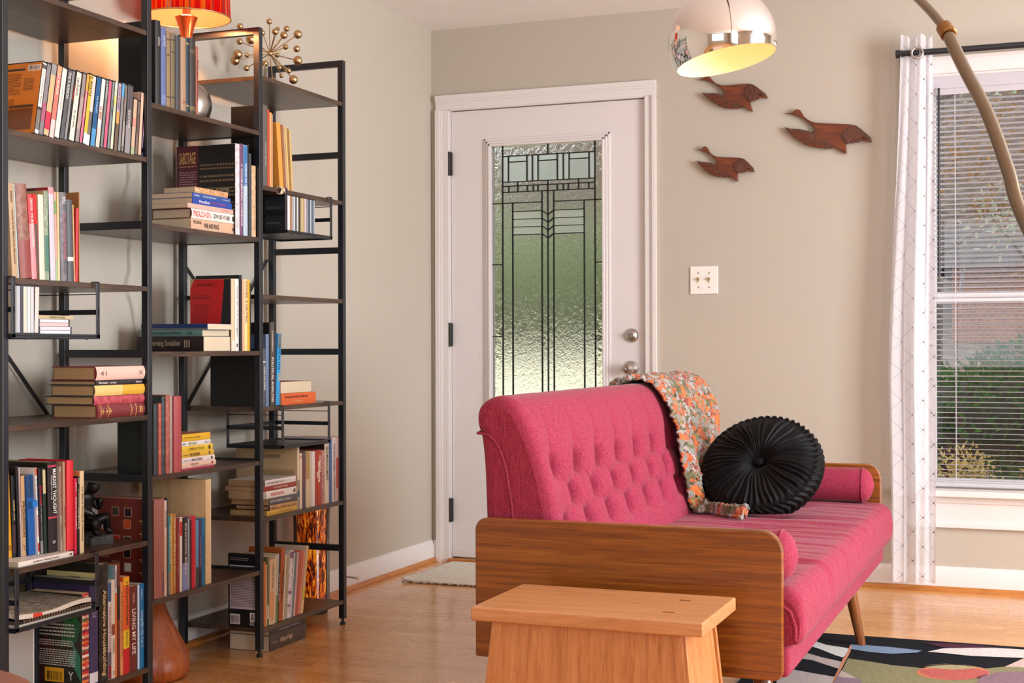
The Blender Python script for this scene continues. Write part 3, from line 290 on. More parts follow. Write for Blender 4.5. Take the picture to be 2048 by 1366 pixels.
STACKS = [
 dict(key='D', phrase="the left bay's five-book stack", group="hardbacks stacked on the left bay's third shelf", items=[
  dict(x=0.31,y=-2.7877,z=0.7904,L=0.2032,t=0.0346,d=0.1416,k='hb',c='#7d2f34',tx=[['+ + +',0.08,0.28,0.5,'#c8a05a',0],['B',0.88,0.95,0.5,'#c8a05a',0]],bands=[(0.06,0.075,'#c8a05a'),(0.22,0.235,'#c8a05a'),(0.7,0.715,'#c8a05a'),(0.8,0.815,'#c8a05a')],l='dark red hardback with gold bands'),
  dict(x=0.31,y=-2.8006,z=0.8253,L=0.2161,t=0.023,d=0.1539,k='hb',c='#b84a54',wear=1,cover='#2b2426',l='red and white marbled hardback'),
  dict(x=0.31,y=-2.7985,z=0.8487,L=0.214,t=0.0281,d=0.1389,k='hb',c='#dfae3a',halves=[(0,1,0.0,0.55,'#e6c67c')],cover='#5b5046',l='glossy yellow hardback'),
  dict(x=0.31,y=-2.7911,z=0.8771,L=0.2008,t=0.0126,d=0.1479,k='hb',c='#2a2528',tx=[['The Nation',0.05,0.24,0.45,'#e8e2da',0],['Lee Stone',0.29,0.42,0.4,'#e8e2da',0],['Simon',0.84,0.96,0.4,'#e8e2da',0]],l='thin black hardback'),
  dict(x=0.31,y=-2.7926,z=0.89,L=0.2081,t=0.0367,d=0.1394,k='hb',c='#e3c0b2',cover='#7c1c26',tx=[['41',0.06,0.2,0.35,'#8c7468',0],['X',0.85,0.95,0.3,'#8c7468',0]],l='thick pale pink hardback with red boards'),
 ]),
 dict(key='S', phrase='the flat CDs in left rack', group='CDs lying flat in the left wire rack', items=[
  dict(x=0.318,y=-3.0219,z=1.0075,L=0.1258,t=0.0037,d=0.124,k='cd',c='#c9c3cc',l='lilac-white jewel case'),
  dict(x=0.318,y=-3.0201,z=1.0115,L=0.1249,t=0.008,d=0.124,k='cd',c='#d5dadb',l='pale blue-grey jewel case'),
  dict(x=0.318,y=-3.02,z=1.0198,L=0.125,t=0.0098,d=0.124,k='cd',c='#d9ced6',l='rosy white jewel case'),
  dict(x=0.318,y=-3.0219,z=1.0299,L=0.1194,t=0.0092,d=0.124,k='cd',c='#d8b6b4',l='jewel case with red edge'),
  dict(x=0.318,y=-3.0209,z=1.0393,L=0.1184,t=0.0082,d=0.124,k='cd',c='#cdd0da',l='cool grey jewel case'),
  dict(x=0.318,y=-3.019,z=1.0479,L=0.13,t=0.0095,d=0.12,k='pb',c='#b8a886',tx=[['SONGS TO SAVE',0.3,0.75,0.5,'#4c4430',0]],l='tan card sleeve'),
 ]),
 dict(key='H2', phrase='the centre stack of paperbacks', group="paperbacks stacked on the centre bay's second shelf", items=[
  dict(x=0.304,y=-2.3494,z=1.3214,L=0.2428,t=0.0324,d=0.1359,k='pb',c='#cfa78a',tx=[['PROUDHON',0.05,0.22,0.3,'#3a2a20',0.2],['WAR AND PEACE',0.27,0.6,0.45,'#2f2824',0],['M',0.9,0.94,0.4,'#2f2824',0]],l='peach paperback titled WAR AND PEACE'),
  dict(x=0.304,y=-2.3493,z=1.3541,L=0.2403,t=0.0295,d=0.1359,k='hb',c='#ece4dc',cover='#5a2a26',tx=[['PROUDHON',0.03,0.42,0.6,'#cf3c3c',0],['EDWARD HYAMS',0.47,0.83,0.45,'#2f2a2a',0]],dot=(0.92,0.3,'#1c1a1a'),l='white book with red capitals and black roundel'),
  dict(x=0.304,y=-2.3646,z=1.384,L=0.2411,t=0.0136,d=0.1247,k='pb',c='#d9a99c',tx=[['P. J. Proudhon',0.72,0.9,0.35,'#9c4a4a',0]],l='rose paperback'),
  dict(x=0.304,y=-2.3408,z=1.3979,L=0.2099,t=0.0177,d=0.1419,k='pb',c='#24449c',tx=[['Proudhon',0.16,0.42,0.5,'#e8e4ee',0],['What is Property?',0.46,0.82,0.4,'#c2456e',0]],l='royal blue paperback'),
  dict(x=0.304,y=-2.3407,z=1.4159,L=0.2026,t=0.0151,d=0.1419,k='pb',c='#2f4f94',tx=[['Proudhon',0.04,0.17,0.3,'#dce2ee',0],['General Idea of the Revolution',0.26,0.6,0.4,'#c2cfe6',0],['Classic',0.78,0.96,0.25,'#c2cfe6',0]],l='mid-blue paperback'),
  dict(x=0.304,y=-2.3295,z=1.4313,L=0.1757,t=0.0166,d=0.1065,k='pb',c='#c9986c',wear=1,tx=[['Bakunin',0.02,0.12,0.4,'#efe4d4',0]],l='small tan paperback with photo spine on top'),
 ]),
 dict(key='J2', phrase='the yellow paperback stack', group="paperbacks stacked on the centre bay's fourth shelf", items=[
  dict(x=0.306,y=-2.3993,z=0.6194,L=0.1678,t=0.0058,d=0.105,k='pb',c='#a83a52',l='thin crimson booklet at the bottom'),
  dict(x=0.306,y=-2.3992,z=0.6255,L=0.1754,t=0.0146,d=0.105,k='pb',c='#e2bda4',tx=[['PERSUASION',0.25,0.48,0.35,'#8c4a42',0.2],['the reader',0.3,0.8,0.3,'#c08a80',-0.25]],dot=(0.88,0.36,'#b04a40'),l='peach paperback with red roundel'),
  dict(x=0.306,y=-2.3992,z=0.6403,L=0.169,t=0.0158,d=0.105,k='pb',c='#e3d3cc',tx=[['MALCOLM X',0.3,0.62,0.5,'#3c2c4a',0],['life of',0.06,0.28,0.3,'#b09ac0',0]],dot=(0.9,0.3,'#3a3a3a'),l='off-white paperback'),
  dict(x=0.306,y=-2.3991,z=0.6565,L=0.1637,t=0.0143,d=0.105,k='pb',c='#dcae3c',tx=[['THE LABORERS',0.23,0.55,0.6,'#2a2010',0],['steinbeck',0.02,0.2,0.3,'#8c6a20',0]],dot=(0.86,0.36,'#6e5a2c'),l='amber paperback with bold black title'),
  dict(x=0.306,y=-2.3991,z=0.671,L=0.1579,t=0.0181,d=0.105,k='pb',c='#e3bd35',tx=[['COMING UP FOR AIR',0.2,0.7,0.45,'#8a7420',0]],dot=(0.88,0.34,'#5c4c20'),l='bright yellow paperback'),
  dict(x=0.306,y=-2.399,z=0.6894,L=0.1468,t=0.0136,d=0.105,k='pb',c='#e3ddd4',tx=[['KEEP GOING',0.22,0.5,0.55,'#8c8a2c',0],['NO 5',0.78,0.95,0.4,'#8c86a0',0],['an',0.02,0.12,0.4,'#3f86b8',0]],l='white paperback with olive title'),
  dict(x=0.306,y=-2.399,z=0.7033,L=0.1445,t=0.0212,d=0.105,k='pb',c='#dfae24',cover='#9c6440',tx=[['the complete short stories',0.06,0.45,0.25,'#7c5c18',0],['Orwell',0.45,0.62,0.25,'#7c5c18',0]],l='thick golden yellow paperback on top'),
 ]),
 dict(key='M2', phrase='the pair on right shelf', group="flat books on the right bay's fourth shelf", items=[
  dict(x=0.312,y=-1.8542,z=0.7869,L=0.225,t=0.0377,d=0.125,k='pb',c='#d5602c',tx=[['Contemporary Feminism and Liberation',0.08,0.75,0.35,'#7a2a12',0.18],['Cambridge',0.3,0.6,0.25,'#e29a6c',-0.2]],l='orange paperback lying flat'),
  dict(x=0.312,y=-1.8563,z=0.8249,L=0.1992,t=0.0382,d=0.125,k='pb',c='#d9c3b8',rev=1,cover='#7c3a34',l='thick pale book lying page-side out on orange one'),
 ]),
 dict(key='P2', phrase='the kinked pile under rack', group="paperbacks stacked on the right bay's fifth shelf", items=[
  dict(x=0.31,y=-1.9422,z=0.4369,L=0.1896,t=0.0154,d=0.1366,k='pb',c='#cf9f44',tx=[['the spanish labyrinth',0.4,0.85,0.35,'#7c5a20',0]],l="mustard paperback at the pile's bottom"),
  dict(x=0.31,y=-1.9261,z=0.4526,L=0.1736,t=0.0158,d=0.127,k='hb',c='#b98b58',cover='#191614',tx=[['M M',0.05,0.22,0.5,'#6c4420',0],['GOLDMAN A LIFE',0.38,0.68,0.3,'#5a3a1c',0]],bands=[(0.8,0.82,'#7c5228'),(0.9,0.92,'#7c5228')],l='tan spined hardback with dark boards'),
  dict(x=0.31,y=-1.9285,z=0.4688,L=0.1769,t=0.0231,d=0.1409,k='pb',c='#4f4a4c',tx=[['ANTI-DUHRING | ENGELS',0.03,0.75,0.42,'#c9c2bc',0]],l='dark grey paperback with pale capitals'),
  dict(x=0.31,y=-1.963,z=0.4922,L=0.2063,t=0.0235,d=0.129,k='pb',c='#ddd2c8',tx=[['THE ESSENTIAL KROPOTKIN',0.2,0.6,0.4,'#d43c2c',0]],halves=[(0,1,0.03,0.07,'#8a8078')],dot=(0.93,0.3,'#6a4a44'),l='white paperback with red capitals'),
  dict(x=0.31,y=-1.9629,z=0.516,L=0.202,t=0.0158,d=0.1414,k='pb',c='#8c2a28',tx=[['THE CONQUEST OF BREAD',0.3,0.75,0.42,'#e2c8a4',0],['Vintage',0.82,0.95,0.25,'#d97a4c',0]],l='dark red paperback'),
  dict(x=0.31,y=-1.9521,z=0.5321,L=0.1913,t=0.0188,d=0.1369,k='pb',c='#ddd0cb',tx=[["KROPOTKIN'S MUTUAL AID",0.04,0.6,0.4,'#8a7c78',0],['a factor of evolution',0.63,0.82,0.2,'#a89a94',0]],cover='#c6bcb4',l='white paperback on top of the pile'),
 ]),
 dict(key='R', phrase='the two floor books', group='books lying on the floor under the right bay', items=[
  dict(x=0.305,y=-1.9212,z=0.0,L=0.2352,t=0.0504,d=0.1464,k='pb',c='#43352e',tx=[['A History of Neglect',0.28,0.62,0.42,'#d8b49a',0],['Beardsley',0.08,0.2,0.2,'#9c8474',0]],l='brown paperback titled A History of Neglect'),
  dict(x=0.305,y=-1.9199,z=0.0507,L=0.2285,t=0.0193,d=0.1472,k='pb',c='#33303a',tx=[['ECONOMISTIC DREAMINGS',0.25,0.85,0.35,'#a49aa0',0]],l='dark grey paperback on the brown one'),
 ]),
]
FRONT_SPINES = [dict(x0=0.0724,x1=0.3092,y=-2.2918,z=0.9646,t=0.0442,d=0.149,c='#241418',tx=[['Governing Socialism',0.14,0.66,0.5,'#b9a08a',0],['III',0.72,0.8,0.5,'#b9a08a',0]],l='dark maroon paperback titled Governing Socialism, lowest of its stack'),
 dict(x0=0.0847,x1=0.3055,y=-2.2918,z=1.0091,t=0.0194,d=0.1568,c='#5f8584',tx=[['Governing Socialism',0.12,0.66,0.5,'#26383a',0],['III',0.76,0.84,0.5,'#26383a',0]],l='teal paperback titled Governing Socialism, middle of its stack'),
 dict(x0=0.0891,x1=0.3231,y=-2.2918,z=1.0288,t=0.0178,d=0.1321,c='#123069',halves=[(0,0.28,0,1,'#6a6f74')],l='navy paperback on top of the two Governing Socialism books')]
BIRDS = [
 ('largest of three carved wooden flying birds, the right-hand one', [(1.6105, 1.9358), (1.6377, 1.9365), (1.6497, 1.9399), (1.6557, 1.9486), (1.6647, 1.9505), (1.6767, 1.9461), (1.6856, 1.9316), (1.6928, 1.9191), (1.7064, 1.9062), (1.7243, 1.8961), (1.7391, 1.8904), (1.7806, 1.8849), (1.8336, 1.8799), (1.8804, 1.8746), (1.9036, 1.8685), (1.921, 1.8544), (1.9412, 1.8354), (1.9585, 1.8196), (1.9648, 1.8015), (1.9625, 1.7968), (1.9527, 1.8039), (1.9383, 1.8178), (1.9267, 1.8244), (1.9278, 1.8065), (1.9151, 1.812), (1.9092, 1.7986), (1.8988, 1.8064), (1.8888, 1.7968), (1.8783, 1.8033), (1.8684, 1.795), (1.8626, 1.7994), (1.8636, 1.7553), (1.8507, 1.7631), (1.8332, 1.779), (1.8097, 1.7904), (1.8067, 1.7786), (1.795, 1.7865), (1.7861, 1.7786), (1.7743, 1.7876), (1.7654, 1.7827), (1.7536, 1.7923), (1.7447, 1.7868), (1.7328, 1.7971), (1.7209, 1.7923), (1.712, 1.803), (1.7001, 1.8013), (1.6942, 1.813), (1.6822, 1.8131), (1.6763, 1.8243), (1.6643, 1.8244), (1.6613, 1.8348), (1.6493, 1.8373), (1.6464, 1.8489), (1.6343, 1.8533), (1.6254, 1.8659), (1.6115, 1.8806), (1.6374, 1.8712), (1.6734, 1.8679), (1.7033, 1.8601), (1.7211, 1.8512), (1.7331, 1.8535), (1.7378, 1.8652), (1.7331, 1.8745), (1.7183, 1.8875), (1.7005, 1.9036), (1.6856, 1.9154), (1.6706, 1.9205), (1.6526, 1.9277), (1.6376, 1.9316)], [(1.6194, 1.8765), (1.6374, 1.8706), (1.6734, 1.8673), (1.7033, 1.8595), (1.7229, 1.8499), (1.7342, 1.8516), (1.739, 1.8442), (1.733, 1.8325), (1.7507, 1.8213), (1.7744, 1.8139), (1.8039, 1.7985), (1.8085, 1.7893), (1.8067, 1.7786), (1.795, 1.7865), (1.7861, 1.7786), (1.7743, 1.7876), (1.7654, 1.7827), (1.7536, 1.7923), (1.7447, 1.7868), (1.7328, 1.7971), (1.7209, 1.7923), (1.712, 1.803), (1.7001, 1.8013), (1.6942, 1.813), (1.6822, 1.8131), (1.6763, 1.8243), (1.6643, 1.8244), (1.6613, 1.8348), (1.6493, 1.8373), (1.6464, 1.8489), (1.6343, 1.8533), (1.6254, 1.8659)], [(1.8451, 1.8291), (1.851, 1.8436), (1.8686, 1.8575), (1.8891, 1.867), (1.9025, 1.8674), (1.921, 1.8544), (1.9412, 1.8354), (1.9585, 1.8196), (1.9648, 1.8015), (1.9625, 1.7968), (1.9527, 1.8039), (1.9383, 1.8178), (1.9267, 1.8244), (1.9278, 1.8065), (1.9151, 1.812), (1.9092, 1.7986), (1.8988, 1.8064), (1.8888, 1.7968), (1.8783, 1.8033), (1.8684, 1.795), (1.8626, 1.8012)]),
 ('smallest of three carved wooden flying birds, the lowest one', [(1.2404, 1.8054), (1.259, 1.8066), (1.2673, 1.8097), (1.2713, 1.817), (1.2775, 1.8187), (1.2858, 1.8154), (1.292, 1.8039), (1.297, 1.7938), (1.3066, 1.7837), (1.3189, 1.7758), (1.3292, 1.7715), (1.3578, 1.768), (1.3945, 1.7652), (1.4269, 1.762), (1.4431, 1.7575), (1.4553, 1.7464), (1.4695, 1.7313), (1.4817, 1.7187), (1.4862, 1.704), (1.4846, 1.7002), (1.4778, 1.7058), (1.4676, 1.7168), (1.4595, 1.7219), (1.4605, 1.7073), (1.4516, 1.7115), (1.4476, 1.7005), (1.4403, 1.7065), (1.4335, 1.6985), (1.4262, 1.7036), (1.4194, 1.6965), (1.4153, 1.7001), (1.4164, 1.664), (1.4074, 1.6701), (1.3952, 1.6827), (1.3788, 1.6915), (1.3769, 1.6818), (1.3687, 1.688), (1.3626, 1.6813), (1.3544, 1.6884), (1.3483, 1.6842), (1.3401, 1.6918), (1.334, 1.6871), (1.3257, 1.6953), (1.3176, 1.6911), (1.3114, 1.6996), (1.3032, 1.698), (1.299, 1.7074), (1.2908, 1.7072), (1.2866, 1.7162), (1.2783, 1.716), (1.2762, 1.7244), (1.2679, 1.7262), (1.2658, 1.7356), (1.2575, 1.7388), (1.2512, 1.7489), (1.2416, 1.7606), (1.2595, 1.7535), (1.2842, 1.7516), (1.3048, 1.746), (1.3172, 1.7391), (1.3254, 1.7413), (1.3286, 1.751), (1.3252, 1.7585), (1.3149, 1.7686), (1.3025, 1.7814), (1.2921, 1.7906), (1.2818, 1.7944), (1.2694, 1.7998), (1.2591, 1.8027)], [(1.247, 1.7574), (1.2595, 1.753), (1.2842, 1.7511), (1.3048, 1.7455), (1.3184, 1.7381), (1.3262, 1.7398), (1.3295, 1.7338), (1.3255, 1.7242), (1.3378, 1.7154), (1.3542, 1.71), (1.3747, 1.698), (1.378, 1.6906), (1.3769, 1.6818), (1.3687, 1.688), (1.3626, 1.6813), (1.3544, 1.6884), (1.3483, 1.6842), (1.3401, 1.6918), (1.334, 1.6871), (1.3257, 1.6953), (1.3176, 1.6911), (1.3114, 1.6996), (1.3032, 1.698), (1.299, 1.7074), (1.2908, 1.7072), (1.2866, 1.7162), (1.2783, 1.716), (1.2762, 1.7244), (1.2679, 1.7262), (1.2658, 1.7356), (1.2575, 1.7388), (1.2512, 1.7489)], [(1.4029, 1.7239), (1.4069, 1.7359), (1.419, 1.7477), (1.433, 1.7559), (1.4423, 1.7566), (1.4553, 1.7464), (1.4695, 1.7313), (1.4817, 1.7187), (1.4862, 1.704), (1.4846, 1.7002), (1.4778, 1.7058), (1.4676, 1.7168), (1.4595, 1.7219), (1.4605, 1.7073), (1.4516, 1.7115), (1.4476, 1.7005), (1.4403, 1.7065), (1.4335, 1.6985), (1.4262, 1.7036), (1.4194, 1.6965), (1.4153, 1.7016)]),
 ('carved wooden flying bird just under the chrome lamp, head hidden', [(1.2479, 2.1003), (1.2675, 2.1039), (1.2754, 2.1085), (1.2775, 2.1176), (1.2835, 2.1204), (1.2934, 2.1174), (1.3038, 2.1044), (1.3123, 2.093), (1.3257, 2.082), (1.3414, 2.0741), (1.3537, 2.0701), (1.3855, 2.0692), (1.4257, 2.07), (1.4614, 2.07), (1.4801, 2.0665), (1.4966, 2.0547), (1.5165, 2.0384), (1.5333, 2.0248), (1.5427, 2.0079), (1.5422, 2.0032), (1.5331, 2.009), (1.5189, 2.0209), (1.5087, 2.0261), (1.5141, 2.0088), (1.5033, 2.0128), (1.5025, 1.9992), (1.4928, 2.0056), (1.488, 1.9953), (1.4786, 2.0005), (1.4735, 1.9913), (1.4681, 1.9951), (1.4804, 1.9524), (1.4689, 1.9586), (1.4519, 1.9721), (1.4317, 1.9807), (1.4326, 1.969), (1.4219, 1.9753), (1.4175, 1.9667), (1.4065, 1.9742), (1.4013, 1.9685), (1.3901, 1.9766), (1.3851, 1.9703), (1.3737, 1.979), (1.3663, 1.9732), (1.357, 1.9826), (1.3487, 1.9796), (1.3413, 1.9904), (1.3326, 1.9892), (1.3253, 1.9994), (1.3165, 1.9982), (1.3116, 2.0079), (1.3022, 2.0091), (1.297, 2.02), (1.2871, 2.0229), (1.2772, 2.0342), (1.2633, 2.047), (1.2846, 2.0406), (1.3117, 2.0412), (1.3356, 2.0369), (1.3509, 2.0302), (1.359, 2.0337), (1.3594, 2.0456), (1.3535, 2.0541), (1.3393, 2.065), (1.322, 2.0788), (1.308, 2.0886), (1.2958, 2.092), (1.2808, 2.097), (1.2688, 2.0992)], [(1.27, 2.0438), (1.2848, 2.04), (1.3119, 2.0406), (1.3357, 2.0363), (1.3526, 2.0291), (1.3604, 2.032), (1.3658, 2.0253), (1.3645, 2.0133), (1.3804, 2.0043), (1.3997, 1.9998), (1.4253, 1.9879), (1.4311, 1.9795), (1.4326, 1.969), (1.4219, 1.9753), (1.4175, 1.9667), (1.4065, 1.9742), (1.4013, 1.9685), (1.3901, 1.9766), (1.3851, 1.9703), (1.3737, 1.979), (1.3663, 1.9732), (1.357, 1.9826), (1.3487, 1.9796), (1.3413, 1.9904), (1.3326, 1.9892), (1.3253, 1.9994), (1.3165, 1.9982), (1.3116, 2.0079), (1.3022, 2.0091), (1.297, 2.02), (1.2871, 2.0229), (1.2772, 2.0342)], [(1.4475, 2.0219), (1.448, 2.0367), (1.4573, 2.0521), (1.4698, 2.0635), (1.4796, 2.0653), (1.4966, 2.0547), (1.5165, 2.0384), (1.5333, 2.0248), (1.5427, 2.0079), (1.5422, 2.0032), (1.5331, 2.009), (1.5189, 2.0209), (1.5087, 2.0261), (1.5141, 2.0088), (1.5033, 2.0128), (1.5025, 1.9992), (1.4928, 2.0056), (1.488, 1.9953), (1.4786, 2.0005), (1.4735, 1.9913), (1.4676, 1.9968)]),
]
ARC = [(2.6158, -3.6865, 1.155), (2.5934, -3.6467, 1.232), (2.5623, -3.5915, 1.3263), (2.5234, -3.5224, 1.4135), (2.4964, -3.4745, 1.4789), (2.4465, -3.3858, 1.5551)]
RUG_SHAPES = [
 ('#d8d6d2', 1, [(1.9217, -1.2834), (1.9202, -1.1986), (1.9618, -1.2407), (2.0421, -1.2704), (2.0456, -1.3309), (2.0378, -1.4075), (2.0114, -1.3837), (1.9684, -1.3309), (1.9422, -1.2996)]),
 ('#b7aaa4', 1, [(1.9133, -1.4655), (1.9248, -1.3843), (1.9765, -1.4283), (2.048, -1.4719), (2.0491, -1.5669), (2.0106, -1.5321), (1.9571, -1.4799)]),
 ('#b0a6a0', 1, [(1.8849, -1.6627), (1.9274, -1.6262), (1.9917, -1.653), (2.0538, -1.6746), (2.0578, -1.7602), (2.0577, -1.8712), (1.9247, -1.9214)]),
 ('#7e93ad', 1, [(2.0327, -1.2089), (2.0716, -1.2028), (2.1568, -1.2042), (2.2584, -1.2233), (2.2455, -1.2571), (2.1739, -1.303), (2.1101, -1.3031), (2.0455, -1.2789)]),
 ('#c98a6a', 1, [(2.0349, -1.2349), (2.0394, -1.2152), (2.0493, -1.3238), (2.0512, -1.3801), (2.0538, -1.4891), (2.0569, -1.598), (2.0645, -1.7482), (2.0733, -1.8653), (2.0675, -1.8675), (2.0517, -1.6753), (2.0474, -1.555), (2.0408, -1.4286), (2.0416, -1.3267)]),
 ('#8b8663', 1, [(2.0552, -1.4177), (2.1094, -1.4336), (2.1853, -1.461), (2.223, -1.8088), (2.1593, -1.8329), (2.132, -1.6988), (2.06, -1.5814)]),
 ('#8b8663', 1, [(2.0787, -1.432), (2.1294, -1.4626), (2.2617, -1.4702), (2.2834, -1.4765), (2.458, -1.4108), (2.5153, -1.3603), (2.5732, -1.3061), (2.5985, -1.8318), (2.1354, -2.0067)]),
 ('#4f2a3c', 1, [(2.2477, -1.0995), (2.3153, -1.0895), (2.3953, -1.0813), (2.4754, -1.0929), (2.427, -1.1406), (2.3684, -1.1658), (2.3032, -1.1443)]),
 ('#d9d3cf', 1, [(2.2754, -1.2363), (2.3178, -1.1685), (2.3981, -1.1318), (2.4758, -1.1026), (2.5576, -1.098), (2.6312, -1.1074), (2.6318, -1.2241), (2.5602, -1.2235), (2.4047, -1.251), (2.326, -1.238)]),
 ('#cfb4ae', 1, [(2.5096, -1.3668), (2.5316, -1.307), (2.5603, -1.2281), (2.6317, -1.1936), (2.6324, -1.3423), (2.563, -1.3569)]),
 ('#c07a5c', 2, [(2.4712, -1.4628), (2.4706, -1.4788), (2.4676, -1.4952), (2.4622, -1.5116), (2.4546, -1.5277), (2.445, -1.543), (2.4336, -1.5573), (2.4208, -1.5701), (2.4067, -1.5812), (2.3919, -1.5903), (2.3765, -1.5973), (2.3609, -1.602), (2.3456, -1.6042), (2.3308, -1.604), (2.3169, -1.6012), (2.3042, -1.596), (2.2931, -1.5885), (2.2838, -1.5788), (2.2765, -1.5671), (2.2715, -1.5537), (2.2689, -1.5389), (2.2687, -1.5231), (2.2711, -1.5066), (2.276, -1.4898), (2.2832, -1.4733), (2.2926, -1.4573), (2.3041, -1.4423), (2.3172, -1.4287), (2.3317, -1.4169), (2.3472, -1.4072), (2.3634, -1.3998), (2.3796, -1.395), (2.3956, -1.3929), (2.411, -1.3934), (2.4252, -1.3967), (2.438, -1.4026), (2.4491, -1.4108), (2.4581, -1.4213), (2.4649, -1.4337), (2.4693, -1.4476)]),
 ('#a9a07a', 3, [(2.2817, -1.4569), (2.2972, -1.4247), (2.343, -1.3897), (2.3972, -1.3871), (2.4375, -1.4157), (2.3676, -1.4635)]),
 ('#b8615a', 4, [(2.2734, -1.499), (2.3132, -1.474), (2.3679, -1.4677), (2.4231, -1.424), (2.4659, -1.4549), (2.4645, -1.4904), (2.4359, -1.5561), (2.3765, -1.5986), (2.3161, -1.5849), (2.2828, -1.5379)]),
 ('#2a2226', 5, [(2.2727, -1.4748), (2.2975, -1.429), (2.3432, -1.3926), (2.3851, -1.3858), (2.4285, -1.4133), (2.3856, -1.3944), (2.344, -1.4042), (2.3015, -1.4407)]),
 ('#6c3a48', 5, [(2.4373, -1.5555), (2.4416, -1.5267), (2.4645, -1.4904), (2.4678, -1.5003), (2.4525, -1.543)]),
 ('#8b6f78', 2, [(2.4406, -1.6471), (2.4493, -1.5374), (2.4892, -1.4532), (2.5642, -1.4137), (2.6327, -1.3992), (2.6349, -1.8181), (2.44, -1.8917)]),
 ('#8a7480', 2, [(2.063, -1.7959), (2.0592, -1.6824), (2.0586, -1.5871), (2.0915, -1.6355), (2.132, -1.6988), (2.1515, -1.8358), (2.0655, -1.8682)]),
 ('#b9a79c', 3, [(2.062, -1.6715), (2.0606, -1.5935), (2.0922, -1.6403), (2.1142, -1.6764), (2.0758, -1.6781)]),
]
TABLE = (1.4333, -4.7156, 0.240)
# ------------------------------------------------------------------ materials
def hexc(s):
    s = s.lstrip('#')
    v = [int(s[i:i + 2], 16) / 255 for i in (0, 2, 4)]
    return tuple(x / 12.92 if x <= 0.04045 else ((x + 0.055) / 1.055) ** 2.4 for x in v) + (1,)


MATS = {}


class NT:
    def __init__(self, name):
        self.m = bpy.data.materials.new(name)
        self.m.use_nodes = True
        self.t = self.m.node_tree
        self.p = self.t.nodes['Principled BSDF']
        self.out = self.t.nodes['Material Output']

    def n(self, typ, **kw):
        nd = self.t.nodes.new(typ)
        for k, v in kw.items():
            setattr(nd, k, v)
        return nd

    def l(self, a, b):
        self.t.links.new(a, b)

    def set(self, **kw):
        names = dict(color='Base Color', rough='Roughness', metal='Metallic', spec='Specular IOR Level', trans='Transmission Weight',
                     ior='IOR', coat='Coat Weight', coatr='Coat Roughness', sheen='Sheen Weight', sheenr='Sheen Roughness', alpha='Alpha',
                     emit='Emission Color', es='Emission Strength', sss='Subsurface Weight')
        for k, v in kw.items():
            if isinstance(v, str):
                v = hexc(v)
            self.p.inputs[names[k]].default_value = v
        return self

    def coords(self, scale=(1, 1, 1), kind='Object', rot=(0, 0, 0)):
        tc = self.n('ShaderNodeTexCoord')
        mp = self.n('ShaderNodeMapping')
        mp.inputs['Scale'].default_value = scale
        mp.inputs['Rotation'].default_value = rot
        self.l(tc.outputs[kind], mp.inputs[0])
        return mp.outputs[0]

    def noise(self, vec, scale, detail=4, rough=.55, dist=0):
        nd = self.n('ShaderNodeTexNoise')
        nd.inputs['Scale'].default_value = scale
        nd.inputs['Detail'].default_value = detail
        nd.inputs['Roughness'].default_value = rough
        nd.inputs['Distortion'].default_value = dist
        self.l(vec, nd.inputs['Vector'])
        return nd.outputs['Fac']

    def ramp(self, fac, stops, interp='LINEAR'):
        r = self.n('ShaderNodeValToRGB')
        r.color_ramp.interpolation = interp
        el = r.color_ramp.elements
        while len(el) < len(stops):
            el.new(0.5)
        for e, (p, c) in zip(el, stops):
            e.position = p
            e.color = hexc(c) if isinstance(c, str) else c
        self.l(fac, r.inputs[0])
        return r.outputs[0]

    def math(self, op, a, b=None):
        nd = self.n('ShaderNodeMath', operation=op)
        for i, v in enumerate((a, b)):
            if v is None:
                continue
            if isinstance(v, (int, float)):
                nd.inputs[i].default_value = v
            else:
                self.l(v, nd.inputs[i])
        return nd.outputs[0]

    def mix(self, fac, a, b, blend='MIX'):
        nd = self.n('ShaderNodeMix', data_type='RGBA', blend_type=blend)
        for i, v in ((0, fac), (6, a), (7, b)):
            if isinstance(v, str):
                nd.inputs[i].default_value = hexc(v)
            elif isinstance(v, (int, float)):
                nd.inputs[i].default_value = v
            elif isinstance(v, tuple):
                nd.inputs[i].default_value = v
            else:
                self.l(v, nd.inputs[i])
        return nd.outputs[2]

    def bump(self, h, strength=.3, dist=.002):
        b = self.n('ShaderNodeBump')
        b.inputs['Strength'].default_value = strength
        b.inputs['Distance'].default_value = dist
        self.l(h, b.inputs['Height'])
        self.l(b.outputs[0], self.p.inputs['Normal'])
        return b

    def color(self, sock):
        self.l(sock, self.p.inputs['Base Color'])


def paper(c, gloss=.45, wear=False):
    k = ('paper', c, gloss, wear)
    if k in MATS:
        return MATS[k]
    n = NT('cover_' + c.strip('#') + ('_worn' if wear else ''))
    n.set(color=c, rough=gloss)
    v = n.coords()
    if wear:
        b = hexc(c)
        dk = tuple(x * .55 for x in b[:3]) + (1,)
        lt = tuple(min(1, x * 1.25 + .05) for x in b[:3]) + (1,)
        f = n.noise(v, 55, 6, .7)
        n.color(n.ramp(f, [(.32, dk), (.5, b), (.68, lt)]))
    n.bump(n.noise(v, 900, 2), .08, .0003)
    MATS[k] = n.m
    return n.m


def simple(name, c, **kw):
    if name in MATS:
        return MATS[name]
    n = NT(name)
    n.set(color=c, **kw)
    MATS[name] = n.m
    return n.m


